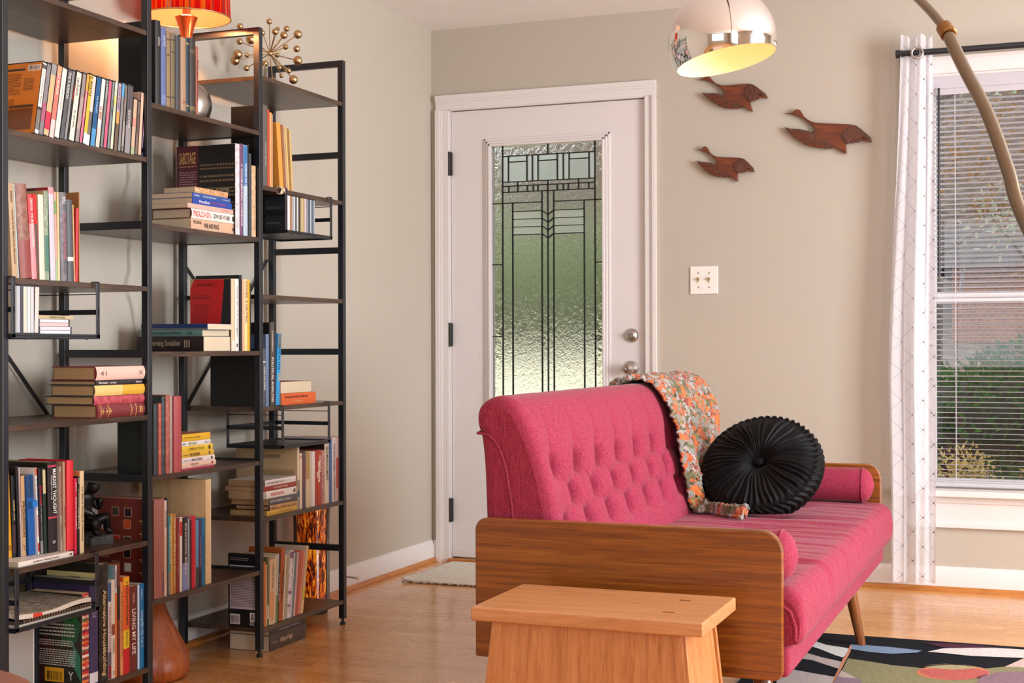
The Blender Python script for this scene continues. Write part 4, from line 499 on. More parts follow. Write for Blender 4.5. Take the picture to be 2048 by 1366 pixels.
def wood(name, stops, scale, rough=.35, stretch=(1.2, 14, 14), coat=0, bump=.12, fig=6):
    n = NT(name)
    n.set(rough=rough, coat=coat, coatr=.15)
    v = n.coords(stretch)
    f1 = n.noise(v, scale, 6, .6, .6)
    v2 = n.coords(tuple(s * fig for s in stretch))
    f2 = n.noise(v2, scale, 3, .6)
    f = n.math('ADD', n.math('MULTIPLY', f1, .68), n.math('MULTIPLY', f2, .32))
    n.color(n.ramp(f, stops))
    n.bump(f2, bump, .001)
    MATS[name] = n.m
    return n.m


def make_mats():
    M = MATS
    # wall paint
    n = NT('greige_wall_paint')
    n.set(color='#b8b0a3', rough=.62, spec=.3)
    v = n.coords()
    n.bump(n.noise(v, 190, 3), .12, .0012)
    M['wall'] = n.m
    n = NT('white_ceiling_paint')
    n.set(color='#f0efee', rough=.8)
    n.bump(n.noise(n.coords(), 120, 4, .7), .25, .002)
    M['ceiling'] = n.m
    n = NT('white_trim_paint')
    n.set(color='#dedad8', rough=.32)
    n.bump(n.noise(n.coords((3, 3, 30)), 9, 3), .05, .001)
    M['trim'] = n.m
    n = NT('white_door_paint')
    n.set(color='#dcd7d6', rough=.38)
    n.bump(n.noise(n.coords((40, 40, 3)), 6, 4), .06, .0006)
    M['door'] = n.m
    # oak strip floor
    n = NT('oak_strip_floor')
    tc = n.coords((1, 1, 1))
    br = n.n('ShaderNodeTexBrick')
    br.offset, br.offset_frequency, br.squash = .37, 3, 1
    n.l(tc, br.inputs['Vector'])
    for k, val in (('Color1', hexc('#c67f3c')), ('Color2', hexc('#e9ae6c')), ('Mortar', hexc('#5e3614')), ('Scale', 1), ('Mortar Size', .0009),
                   ('Mortar Smooth', .3), ('Bias', -.1), ('Brick Width', .83), ('Row Height', .057)):
        br.inputs[k].default_value = val
    g = n.noise(n.coords((2.2, 42, 1)), 3.2, 7, .62, .8)
    g2 = n.noise(n.coords((.7, 9, 1)), 3, 3, .6, .3)
    gr = n.ramp(g, [(.3, '#884c1a'), (.5, '#e0a058'), (.72, '#f2c284')])
    c = n.mix(.42, br.outputs['Color'], gr)
    c = n.mix(.3, c, n.ramp(g2, [(.3, '#a86225'), (.7, '#e6ab66')]))
    n.color(c)
    n.set(rough=.23, spec=.5, coat=.35, coatr=.12)
    n.l(n.ramp(n.noise(n.coords((3, 30, 1)), 2, 4), [(.3, (.16, .16, .16, 1)), (.75, (.34, .34, .34, 1))]), n.p.inputs['Roughness'])
    h = n.math('SUBTRACT', n.math('MULTIPLY', g, .25), br.outputs['Fac'])
    n.bump(h, .18, .0012)
    M['floor'] = n.m
    wood('teak_veneer', [(.25, '#421d06'), (.42, '#70390c'), (.56, '#8d5014'), (.75, '#a96a24')], 3.0, .3, (.8, 1.1, 24), .25, .05, 5)
    wood('teak_solid', [(.3, '#4a2408'), (.6, '#8a4c1a'), (.8, '#a5632a')], 4, .32, (10, 10, 1.2), .2)
    wood('bamboo', [(.3, '#a4683c'), (.5, '#bf8556'), (.72, '#d19c70')], 3.2, .34, (1.2, 20, 20), .15, .06)
    wood('bamboo_upright', [(.3, '#9c5e30'), (.5, '#b87a48'), (.72, '#cb9262')], 3.2, .36, (20, 20, 1.2), .1, .06)
    wood('rustic_board', [(.25, '#1d1410'), (.45, '#3c2a20'), (.6, '#54402f'), (.8, '#6d5846')], 3.5, .38, (16, 1.3, 16), .1, .12)
    wood('pine_board', [(.25, '#c29a68'), (.5, '#dcbc8e'), (.75, '#ead2a8')], 2.5, .5, (7, 7, 1.0))
    wood('shoe_moulding_wood', [(.3, '#9c5a22'), (.6, '#c07c3a'), (.8, '#d2934f')], 4, .3, (2, 2, 20))
    wood('carved_bird_wood', [(.25, '#341506'), (.5, '#64290b'), (.75, '#8a4415')], 6, .32, (2, 20, 12), .35, .1)
    wood('carved_feather_wood', [(.3, '#1a0a05'), (.5, '#4a1f08'), (.7, '#8a4a1c')], 22, .42, (14, 10, 6), .2, .6)
    wood('vase_wood_grain', [(.3, '#6c2a0b'), (.5, '#9c4a1c'), (.7, '#b8672f')], 2.6, .4, (9, 9, .9), .1, .05)
    simple('black_metal', '#1c1f26', rough=.36, metal=.2, spec=.7)
    simple('black_tray', '#26282d', rough=.4, metal=.3)
    simple('chrome', '#e6e4e2', rough=.06, metal=1)
    simple('brushed_nickel', '#b9b4ae', rough=.28, metal=1)
    simple('aged_brass_tube', '#7d7060', rough=.2, metal=1)
    simple('brass_collar', '#8a6236', rough=.35, metal=1)
    simple('gold_brushed', '#c2a67a', rough=.33, metal=1)
    simple('white_enamel', '#f3e3c4', rough=.45)
    simple('white_plastic', '#ece8e2', rough=.35)
    simple('ivory_plastic', '#dcd0a8', rough=.35)
    simple('black_rubber', '#101010', rough=.6)
    simple('black_iron', '#141414', rough=.5)
    simple('lead_came', '#20221f', rough=.5, metal=.4)
    simple('bronze', '#1c1a1a', rough=.33, metal=.6)
    simple('rock', '#3c3a3b', rough=.6)
    # bulb
    n = NT('warm_bulb')
    n.set(color='#ffe9c0', emit='#ffd28a', es=1.5)
    M['bulb'] = n.m
    # rug yarns are made in rug()
    # pink fabric
    for nm, dk, md, lt in (('pink_linen', '#611529', '#932c44', '#ab4a5e'),):
        n = NT(nm)
        n.set(rough=.85, sheen=.12, sheenr=.4, spec=.15)
        v = n.coords()
        wv = n.noise(n.coords((1, 1, 1)), 620, 2, .6)
        s1 = n.noise(n.coords((700, 45, 700)), 1, 2)
        s2 = n.noise(n.coords((700, 700, 45)), 1, 2)
        f = n.math('ADD', n.math('MULTIPLY', wv, .4), n.math('ADD', n.math('MULTIPLY', s1, .3), n.math('MULTIPLY', s2, .3)))
        n.color(n.ramp(f, [(.36, dk), (.5, md), (.64, lt)]))
        n.bump(f, .35, .0012)
        M[nm] = n.m
    n = NT('black_velvet')
    n.set(color='#040405', rough=.6, sheen=.12, sheenr=.3, spec=.18)
    n.p.inputs['Sheen Tint'].default_value = (.5, .47, .5, 1)
    n.bump(n.noise(n.coords(), 700, 2), .12, .0006)
    M['velvet'] = n.m
    # crochet yarn
    n = NT('crochet_yarn')
    n.set(rough=.95, sheen=.3)
    uv = n.coords((1, 1, 1), 'UV')
    vo = n.n('ShaderNodeTexVoronoi', feature='F1')
    vo.inputs['Scale'].default_value = 38
    wob = n.n('ShaderNodeTexNoise')
    wob.inputs['Scale'].default_value = 130
    n.l(uv, wob.inputs['Vector'])
    va = n.n('ShaderNodeVectorMath', operation='MULTIPLY_ADD')
    n.l(wob.outputs['Color'], va.inputs[0])
    va.inputs[1].default_value = (.022, .022, 0)
    n.l(uv, va.inputs[2])
    n.l(va.outputs[0], vo.inputs['Vector'])
    sep = n.n('ShaderNodeSeparateColor')
    n.l(vo.outputs['Color'], sep.inputs[0])
    big = n.noise(uv, 14, 3, .6)
    pal = n.ramp(n.math('ADD', n.math('MULTIPLY', sep.outputs[0], .42), n.math('MULTIPLY', big, .66)),
                 [(0, '#3a3a1c'), (.26, '#5f5c2c'), (.34, '#8a857c'), (.42, '#c2551c'), (.49, '#4d4826'), (.55, '#a79f9c'), (.61, '#8c2414'), (.66, '#d66a1c'), (.73, '#74743e'), (.80, '#b9aeae'), (.9, '#55502c')], 'CONSTANT')
    pal = n.mix(n.ramp(vo.outputs['Distance'], [(.0, (0, 0, 0, 1)), (.75, (.0, .0, .0, 1)), (1, (.5, .5, .5, 1))]), pal, '#2c2618')  # shade of the gaps between stitches darkened into the yarn colour
    n.color(n.mix(n.math('MULTIPLY', n.noise(uv, 320, 3, .7), .42), pal, '#6a604c'))
    n.bump(n.noise(uv, 240, 3, .7), .8, .003)
    M['yarn'] = n.m
    # pages
    n = NT('page_block')
    n.set(rough=.8)
    f = n.noise(n.coords((.4, 1500, .4)), 1, 2)
    n.color(n.ramp(f, [(.3, '#b09a7c'), (.55, '#d9c8ac'), (.75, '#eadcc6')]))
    M['pages'] = n.m
    n = NT('yellowed_page_block')
    n.set(rough=.85)
    f = n.noise(n.coords((.4, 1500, .4)), 1, 2)
    n.color(n.ramp(f, [(.3, '#93744e'), (.55, '#ba9a6e'), (.75, '#d2b68c')]))
    M['pages_old'] = n.m
    simple('case_plastic', '#232427', rough=.2)
    # lamp shade
    n = NT('striped_shade_cloth')
    uv = n.coords((1, 0, 0), 'UV')
    wn = n.n('ShaderNodeTexNoise', noise_dimensions='1D')
    sx = n.n('ShaderNodeSeparateXYZ')
    n.l(uv, sx.inputs[0])
    st = n.math('FLOOR', n.math('MULTIPLY', sx.outputs[0], 150), None)
    wt = n.n('ShaderNodeTexWhiteNoise', noise_dimensions='1D')
    n.l(st, wt.inputs['W'])
    colr = n.ramp(wt.outputs['Value'], [(0, '#c8171c'), (.2, '#e2571c'), (.36, '#d98a2a'), (.5, '#8f4a4a'), (.6, '#c2241f'), (.74, '#e07b22'), (.86, '#a08a8c'), (.93, '#b33b25')], 'CONSTANT')
    df = n.n('ShaderNodeBsdfDiffuse')
    tr = n.n('ShaderNodeBsdfTranslucent')
    mx = n.n('ShaderNodeMixShader')
    mx.inputs[0].default_value = .68
    n.l(colr, df.inputs[0])
    n.l(colr, tr.inputs[0])
    n.l(df.outputs[0], mx.inputs[1])
    n.l(tr.outputs[0], mx.inputs[2])
    n.l(mx.outputs[0], n.out.inputs[0])
    M['shade'] = n.m
    n = NT('shade_lining_cloth')
    df = n.n('ShaderNodeBsdfDiffuse')
    tr = n.n('ShaderNodeBsdfTranslucent')
    mx = n.n('ShaderNodeMixShader')
    mx.inputs[0].default_value = .75
    df.inputs[0].default_value = hexc('#f07f68')
    tr.inputs[0].default_value = hexc('#ffb27a')
    n.l(df.outputs[0], mx.inputs[1])
    n.l(tr.outputs[0], mx.inputs[2])
    n.l(mx.outputs[0], n.out.inputs[0])
    M['lining'] = n.m
    n = NT('lamplit_neck')
    n.set(color='#d9622c', rough=.25, metal=.75)  # orange light from the shade is put into the neck's metal colour
    M['copper'] = n.m
    # flame glass cylinder, lit from inside
    n = NT('flame_glass')
    v = n.coords((1.9, 1.9, .36))
    f = n.noise(v, 46, 6, .62, 1.8)
    c = n.ramp(f, [(.38, '#140502'), (.47, '#6b1604'), (.54, '#d0520c'), (.61, '#f39a1c'), (.72, '#ffd75a')])
    n.color(c)
    n.set(rough=.12, coat=.6)
    n.l(c, n.p.inputs['Emission Color'])
    n.p.inputs['Emission Strength'].default_value = .5
    M['flame'] = n.m
    simple('smoked_glass', '#5a504a', rough=.15, coat=.5)
    # clear window pane: mostly see-through with a faint reflection
    n = NT('clear_glass_pane')
    gl = n.n('ShaderNodeBsdfGlossy')
    gl.inputs['Roughness'].default_value = .02
    tp = n.n('ShaderNodeBsdfTransparent')
    mx = n.n('ShaderNodeMixShader')
    fr = n.n('ShaderNodeFresnel')
    n.l(fr.outputs[0], mx.inputs[0])
    n.l(tp.outputs[0], mx.inputs[1])
    n.l(gl.outputs[0], mx.inputs[2])
    n.l(mx.outputs[0], n.out.inputs[0])
    M['pane'] = n.m
    # textured art glass
    for nm, sc, st, ro, tint in (('rain_glass', 70, .30, .09, '#fafaf6'), ('granite_glass', 34, .8, .05, '#fdfbf0'), ('frosted_glass', 300, .2, .32, '#f6f6ea'), ('bevel_glass', 8, .3, .02, '#f4f8f4')):
        n = NT(nm)
        n.set(color=tint, rough=ro, trans=1.0, ior=1.45)
        n.bump(n.noise(n.coords((1, 1, .8)), sc, 3, .6, .8), st, .004)
        M[nm] = n.m
    # sheer curtain
    n = NT('sheer_curtain')
    uv = n.coords((1, 1, 1), 'UV')
    sp = n.n('ShaderNodeSeparateXYZ')
    n.l(uv, sp.inputs[0])
    a = n.math('FRACT', n.math('ADD', sp.outputs[0], sp.outputs[1]), None)
    b = n.math('FRACT', n.math('SUBTRACT', sp.outputs[0], sp.outputs[1]), None)
    la = n.math('LESS_THAN', a, .02)
    lb = n.math('LESS_THAN', b, .02)
    line = n.math('MAXIMUM', la, lb)
    da = n.math('LESS_THAN', a, .06)
    db = n.math('LESS_THAN', b, .06)
    dot = n.math('MULTIPLY', da, db)
    c = n.mix(n.math('MULTIPLY', line, .75), '#eeedf2', '#8b8690')
    c = n.mix(dot, c, '#57525a')
    df = n.n('ShaderNodeBsdfDiffuse')
    tr = n.n('ShaderNodeBsdfTranslucent')
    n.l(c, df.inputs[0])
    n.l(c, tr.inputs[0])
    m1 = n.n('ShaderNodeMixShader')
    m1.inputs[0].default_value = .42
    n.l(df.outputs[0], m1.inputs[1])
    n.l(tr.outputs[0], m1.inputs[2])
    tp = n.n('ShaderNodeBsdfTransparent')
    m2 = n.n('ShaderNodeMixShader')
    n.l(n.math('MULTIPLY', n.math('SUBTRACT', 1, n.math('MAXIMUM', line, dot)), .26), m2.inputs[0])
    n.l(m1.outputs[0], m2.inputs[1])
    n.l(tp.outputs[0], m2.inputs[2])
    n.l(m2.outputs[0], n.out.inputs[0])
    M['sheer'] = n.m
    # blind slat
    n = NT('white_blind_slat')
    n.set(color='#ece9ee', rough=.4)
    tr = n.n('ShaderNodeBsdfTranslucent')
    tr.inputs[0].default_value = hexc('#f2f0f4')
    mx = n.n('ShaderNodeMixShader')
    mx.inputs[0].default_value = .55
    n.l(n.p.outputs[0], mx.inputs[1])
    n.l(tr.outputs[0], mx.inputs[2])
    n.l(mx.outputs[0], n.out.inputs[0])
    M['slat'] = n.m
    # outdoors
    for nm, a, b, s in (('juniper_leaf', '#1f3a1a', '#4d7a3c', 30), ('gold_leaf', '#8f7430', '#e6d08a', 40), ('dry_leaf', '#6e4c2c', '#c79c6a', 20), ('pale_leaf', '#a0ad84', '#d2d8ba', 20)):
        n = NT(nm)
        f = n.noise(n.coords(), s, 2)
        c = n.ramp(f, [(.3, a), (.7, b)])
        df = n.n('ShaderNodeBsdfDiffuse')
        tr = n.n('ShaderNodeBsdfTranslucent')
        mx = n.n('ShaderNodeMixShader')
        mx.inputs[0].default_value = .3
        n.l(c, df.inputs[0])
        n.l(c, tr.inputs[0])
        n.l(df.outputs[0], mx.inputs[1])
        n.l(tr.outputs[0], mx.inputs[2])
        n.l(mx.outputs[0], n.out.inputs[0])
        M[nm] = n.m
    n = NT('lawn')
    n.set(rough=.9)
    n.color(n.ramp(n.noise(n.coords(), 4, 8, .7), [(.3, '#d2caa0'), (.55, '#f2eace'), (.75, '#fdf9e8')]))
    M['lawn'] = n.m
    n = NT('leaf_litter')
    n.set(rough=.95)
    n.color(n.ramp(n.noise(n.coords(), 3.5, 9, .75), [(.3, '#2a221b'), (.5, '#57493c'), (.62, '#8a7862'), (.75, '#566038')]))
    M['litter'] = n.m
    n = NT('tree_bark')
    n.set(rough=.95)
    n.color(n.ramp(n.noise(n.coords((6, 6, 1)), 5, 6, .7), [(.3, '#5f554c'), (.6, '#968a7e'), (.8, '#cfc6bc')]))
    M['bark'] = n.m
    n = NT('orange_brick')
    n.set(rough=.9)
    br = n.n('ShaderNodeTexBrick')
    n.l(n.coords((1, 1, 1), 'Object', (PI / 2, 0, 0)), br.inputs['Vector'])
    for k, val in (('Color1', hexc('#c97c48')), ('Color2', hexc('#b86a3c')), ('Mortar', hexc('#c9b09a')), ('Scale', 4.5)):
        br.inputs[k].default_value = val
    n.color(br.outputs[0])
    M['brick'] = n.m
    simple('roof_shingle', '#463e38', rough=.9)
    # rag rug
    n = NT('rag_rug_weave')
    n.set(rough=.95)
    f = n.noise(n.coords((12, 150, 1)), 1, 4, .6)
    g = n.noise(n.coords((9, 120, 1)), 2, 3, .6)
    c = n.ramp(f, [(.25, '#b9a894'), (.42, '#ded6c8'), (.6, '#ebe5da'), (.7, '#d9cfc0')])
    c = n.mix(n.ramp(g, [(.64, (0, 0, 0, 1)), (.7, (.8, .8, .8, 1))]), c, '#b4574c')
    n.color(c)
    n.bump(n.noise(n.coords((60, 220, 1)), 1, 3), .9, .006)
    M['ragrug'] = n.m
    MATS.update(M)


make_mats()


def yarn_mat(c):
    k = 'tufted_' + c.strip('#')
    if k in MATS:
        return MATS[k]
    n = NT(k)
    n.set(rough=.95, spec=.1)
    b = hexc(c)
    f = n.noise(n.coords((1, 1, 1)), 260, 4, .7)
    f2 = n.noise(n.coords((60, 260, 1)), 1, 3, .6)
    dk = tuple(x * .62 for x in b[:3]) + (1,)
    lt = tuple(min(1, x * 1.25 + .01) for x in b[:3]) + (1,)
    n.color(n.ramp(n.math('ADD', n.math('MULTIPLY', f, .5), n.math('MULTIPLY', f2, .5)), [(.35, dk), (.5, b), (.65, lt)]))
    n.bump(f, .8, .004)
    MATS[k] = n.m
    return n.m


# ------------------------------------------------------------------ mesh helpers
class MB:
    def __init__(self):
        self.v, self.f, self.mi, self.mats, self.uv = [], [], [], [], None

    def mat(self, m):
        if isinstance(m, str):
            m = paper(m) if m.startswith('#') else MATS[m]
        if m not in self.mats:
            self.mats.append(m)
        return self.mats.index(m)

    def add(self, vs, fs, m):
        i = self.mat(m)
        o = len(self.v)
        self.v += [tuple(p) for p in vs]
        self.f += [tuple(a + o for a in q) for q in fs]
        self.mi += [i] * len(fs)
        return o

    def box(self, x0, x1, y0, y1, z0, z1, m):
        vs = [(x, y, z) for z in (z0, z1) for y in (y0, y1) for x in (x0, x1)]
        self.add(vs, [(0, 2, 3, 1), (4, 5, 7, 6), (0, 1, 5, 4), (2, 6, 7, 3), (0, 4, 6, 2), (1, 3, 7, 5)], m)

    def bar(self, a, b, w, h, m, upv=(0, 0, 1)):
        a, b = Vector(a), Vector(b)
        d = (b - a).normalized()
        u = Vector(upv)
        s = d.cross(u)
        if s.length < 1e-4:
            u = Vector((1, 0, 0))
            s = d.cross(u)
        s.normalize()
        t = s.cross(d)
        vs = []
        for p in (a, b):
            for i, j in ((-1, -1), (1, -1), (1, 1), (-1, 1)):
                vs.append(p + s * (w / 2 * i) + t * (h / 2 * j))
        self.add(vs, [(0, 3, 2, 1), (4, 5, 6, 7), (0, 1, 5, 4), (1, 2, 6, 5), (2, 3, 7, 6), (3, 0, 4, 7)], m)

    def tube(self, pts, r, m, n=12, cap=True):
        pts = [Vector(p) for p in pts]
        rs = r if isinstance(r, (list, tuple)) else [r] * len(pts)
        rings = []
        prev = None
        for i, p in enumerate(pts):
            d = (pts[min(i + 1, len(pts) - 1)] - pts[max(i - 1, 0)]).normalized()
            if prev is None:
                a = Vector((0, 0, 1)) if abs(d.z) < .9 else Vector((1, 0, 0))
                u = d.cross(a).normalized()
            else:
                u = (prev - d * prev.dot(d))
                u = u.normalized() if u.length > 1e-6 else d.orthogonal().normalized()
            prev = u
            w_ = d.cross(u)
            rings.append([p + (u * math.cos(2 * PI * k / n) + w_ * math.sin(2 * PI * k / n)) * rs[i] for k in range(n)])
        vs = [q for R in rings for q in R]
        fs = []
        for i in range(len(pts) - 1):
            for k in range(n):
                a, b = i * n + k, i * n + (k + 1) % n
                fs.append((a, b, b + n, a + n))
        if cap:
            fs.append(tuple(range(n - 1, -1, -1)))
            fs.append(tuple((len(pts) - 1) * n + k for k in range(n)))
        self.add(vs, fs, m)

    def lathe(self, prof, m, n=40, o=(0, 0, 0), closed=False):
        vs, fs = [], []
        for r, z in prof:
            for k in range(n):
                a = 2 * PI * k / n
                vs.append((o[0] + r * math.cos(a), o[1] + r * math.sin(a), o[2] + z))
        L = len(prof)
        for i in range(L - 1 if not closed else L):
            for k in range(n):
                a, b = i * n + k, i * n + (k + 1) % n
                c, d = ((i + 1) % L) * n + (k + 1) % n, ((i + 1) % L) * n + k
                fs.append((a, b, c, d))
        if not closed:
            if prof[0][0] > 1e-5:
                fs.append(tuple(range(n - 1, -1, -1)))
            if prof[-1][0] > 1e-5:
                fs.append(tuple((L - 1) * n + k for k in range(n)))
        self.add(vs, fs, m)

    def grid(self, fn, nu, nv, m, wrapu=False, wrapv=False):
        vs = [fn(i / (nu if wrapu else nu - 1), j / (nv if wrapv else nv - 1)) for i in range(nu) for j in range(nv)]
        fs = []
        for i in range(nu if wrapu else nu - 1):
            for j in range(nv if wrapv else nv - 1):
                a, b = i * nv + j, ((i + 1) % nu) * nv + j
                c, d = ((i + 1) % nu) * nv + (j + 1) % nv, i * nv + (j + 1) % nv
                fs.append((a, b, c, d))
        self.add(vs, fs, m)

    def sphere(self, c, r, m, nu=20, nv=12, sc=(1, 1, 1)):
        prof = []
        vs, fs = [], []
        for j in range(1, nv):
            t = PI * j / nv
            for k in range(nu):
                a = 2 * PI * k / nu
                vs.append((c[0] + r * sc[0] * math.sin(t) * math.cos(a), c[1] + r * sc[1] * math.sin(t) * math.sin(a), c[2] + r * sc[2] * math.cos(t)))
        top, bot = len(vs), len(vs) + 1
        vs += [(c[0], c[1], c[2] + r * sc[2]), (c[0], c[1], c[2] - r * sc[2])]
        for j in range(nv - 2):
            for k in range(nu):
                a, b = j * nu + k, j * nu + (k + 1) % nu
                fs.append((a, a + nu, b + nu, b))
        for k in range(nu):
            fs.append((top, k, (k + 1) % nu))
            fs.append((bot, (nv - 2) * nu + (k + 1) % nu, (nv - 2) * nu + k))
        self.add(vs, fs, m)

    def prism(self, poly, y0, y1, m, plane='xz'):
        """closed 2D outline extruded along the third axis"""
        n = len(poly)
        if plane == 'xz':
            vs = [(a, y0, b) for a, b in poly] + [(a, y1, b) for a, b in poly]
        elif plane == 'xy':
            vs = [(a, b, y0) for a, b in poly] + [(a, b, y1) for a, b in poly]
        else:
            vs = [(y0, a, b) for a, b in poly] + [(y1, a, b) for a, b in poly]
        fs = [tuple(range(n)), tuple(range(2 * n - 1, n - 1, -1))]
        for i in range(n):
            j = (i + 1) % n
            fs.append((j, i, n + i, n + j))
        self.add(vs, fs, m)

    def build(self, name, parent=None, origin=None, smooth=None, bevel=0, seg=2, solid=0, subd=0, local=False):
        me = bpy.data.meshes.new(name)
        o = Vector(origin) if origin is not None else Vector((0, 0, 0))
        base = o
        if parent is not None and not local:
            base = Vector(parent.matrix_world_loc if hasattr(parent, 'matrix_world_loc') else WORLD[parent.name])
            if origin is None:
                o = base
        vs = [tuple(Vector(p) - (o if not local else Vector((0, 0, 0)))) for p in self.v]
        me.from_pydata(vs, [], self.f)
        for mt in self.mats:
            me.materials.append(mt)
        me.polygons.foreach_set('material_index', self.mi)
        if self.uv:
            ul = me.uv_layers.new(name='UVMap')
            for p in me.polygons:
                for li in p.loop_indices:
                    ul.data[li].uv = self.uv[me.loops[li].vertex_index]
        me.update()
        if smooth is not None:
            me.polygons.foreach_set('use_smooth', [True] * len(me.polygons))
            if smooth < 180:
                me.set_sharp_from_angle(angle=math.radians(smooth))
        ob = bpy.data.objects.new(name, me)
        COL.objects.link(ob)
        if parent is not None:
            ob.parent = parent
            ob.location = (o - base) if not local else (0, 0, 0)
        else:
            ob.location = o
        WORLD[ob.name] = tuple(o)
        if solid:
            md = ob.modifiers.new('thickness', 'SOLIDIFY')
            md.thickness = solid
            md.offset = 0
        if bevel:
            md = ob.modifiers.new('bevel', 'BEVEL')
            md.width, md.segments, md.limit_method, md.angle_limit = bevel, seg, 'ANGLE', math.radians(40)
        if subd:
            md = ob.modifiers.new('subdivision', 'SUBSURF')
            md.levels = md.render_levels = subd
        return ob


WORLD = {}


def tag(o, label, cat, group=None, kind=None):
    o['label'] = label
    o['category'] = cat
    if group:
        o['group'] = group
    if kind:
        o['kind'] = kind
    return o


def thing(name, loc, label, cat, group=None):
    o = bpy.data.objects.new(name, None)
    o.empty_display_size = .1
    COL.objects.link(o)
    o.location = loc
    WORLD[o.name] = tuple(loc)
    return tag(o, label, cat, group)


def structure(o):
    o['kind'] = 'structure'
    return o


# lettering: outlines of every string are collected once from the built-in font
TEXT = {}


def collect_text(strings):
    obs = []
    for s in sorted(set(strings)):
        cu = bpy.data.curves.new('lettering', 'FONT')
        cu.body = s
        cu.resolution_u = 3
        cu.offset = .012
        ob = bpy.data.objects.new('lettering', cu)
        COL.objects.link(ob)
        obs.append((s, ob, cu))
    dg = bpy.context.evaluated_depsgraph_get()
    dg.update()
    for s, ob, cu in obs:
        me = ob.evaluated_get(dg).to_mesh()
        vs = [(p.co.x, p.co.y) for p in me.vertices]
        fs = [tuple(p.vertices) for p in me.polygons]
        if vs:
            x0, x1 = min(p[0] for p in vs), max(p[0] for p in vs)
            y0, y1 = min(p[1] for p in vs), max(p[1] for p in vs)
            TEXT[s] = ([((a - x0) / max(1e-6, x1 - x0), (b - y0) / max(1e-6, y1 - y0)) for a, b in vs], fs)
        ob.evaluated_get(dg).to_mesh_clear()
    for s, ob, cu in obs:
        bpy.data.objects.remove(ob)
        bpy.data.curves.remove(cu)


# ------------------------------------------------------------------ the room
RX, BY, H = 5.2, -9.0, 2.4185     # right wall, back wall, ceiling height
DX0, DX1, DZ = 0.088, 1.014, 2.05  # door opening
WX0, WX1, WZ0, WZ1 = 2.152, 3.25, 0.405, 2.06   # window opening in the far wall


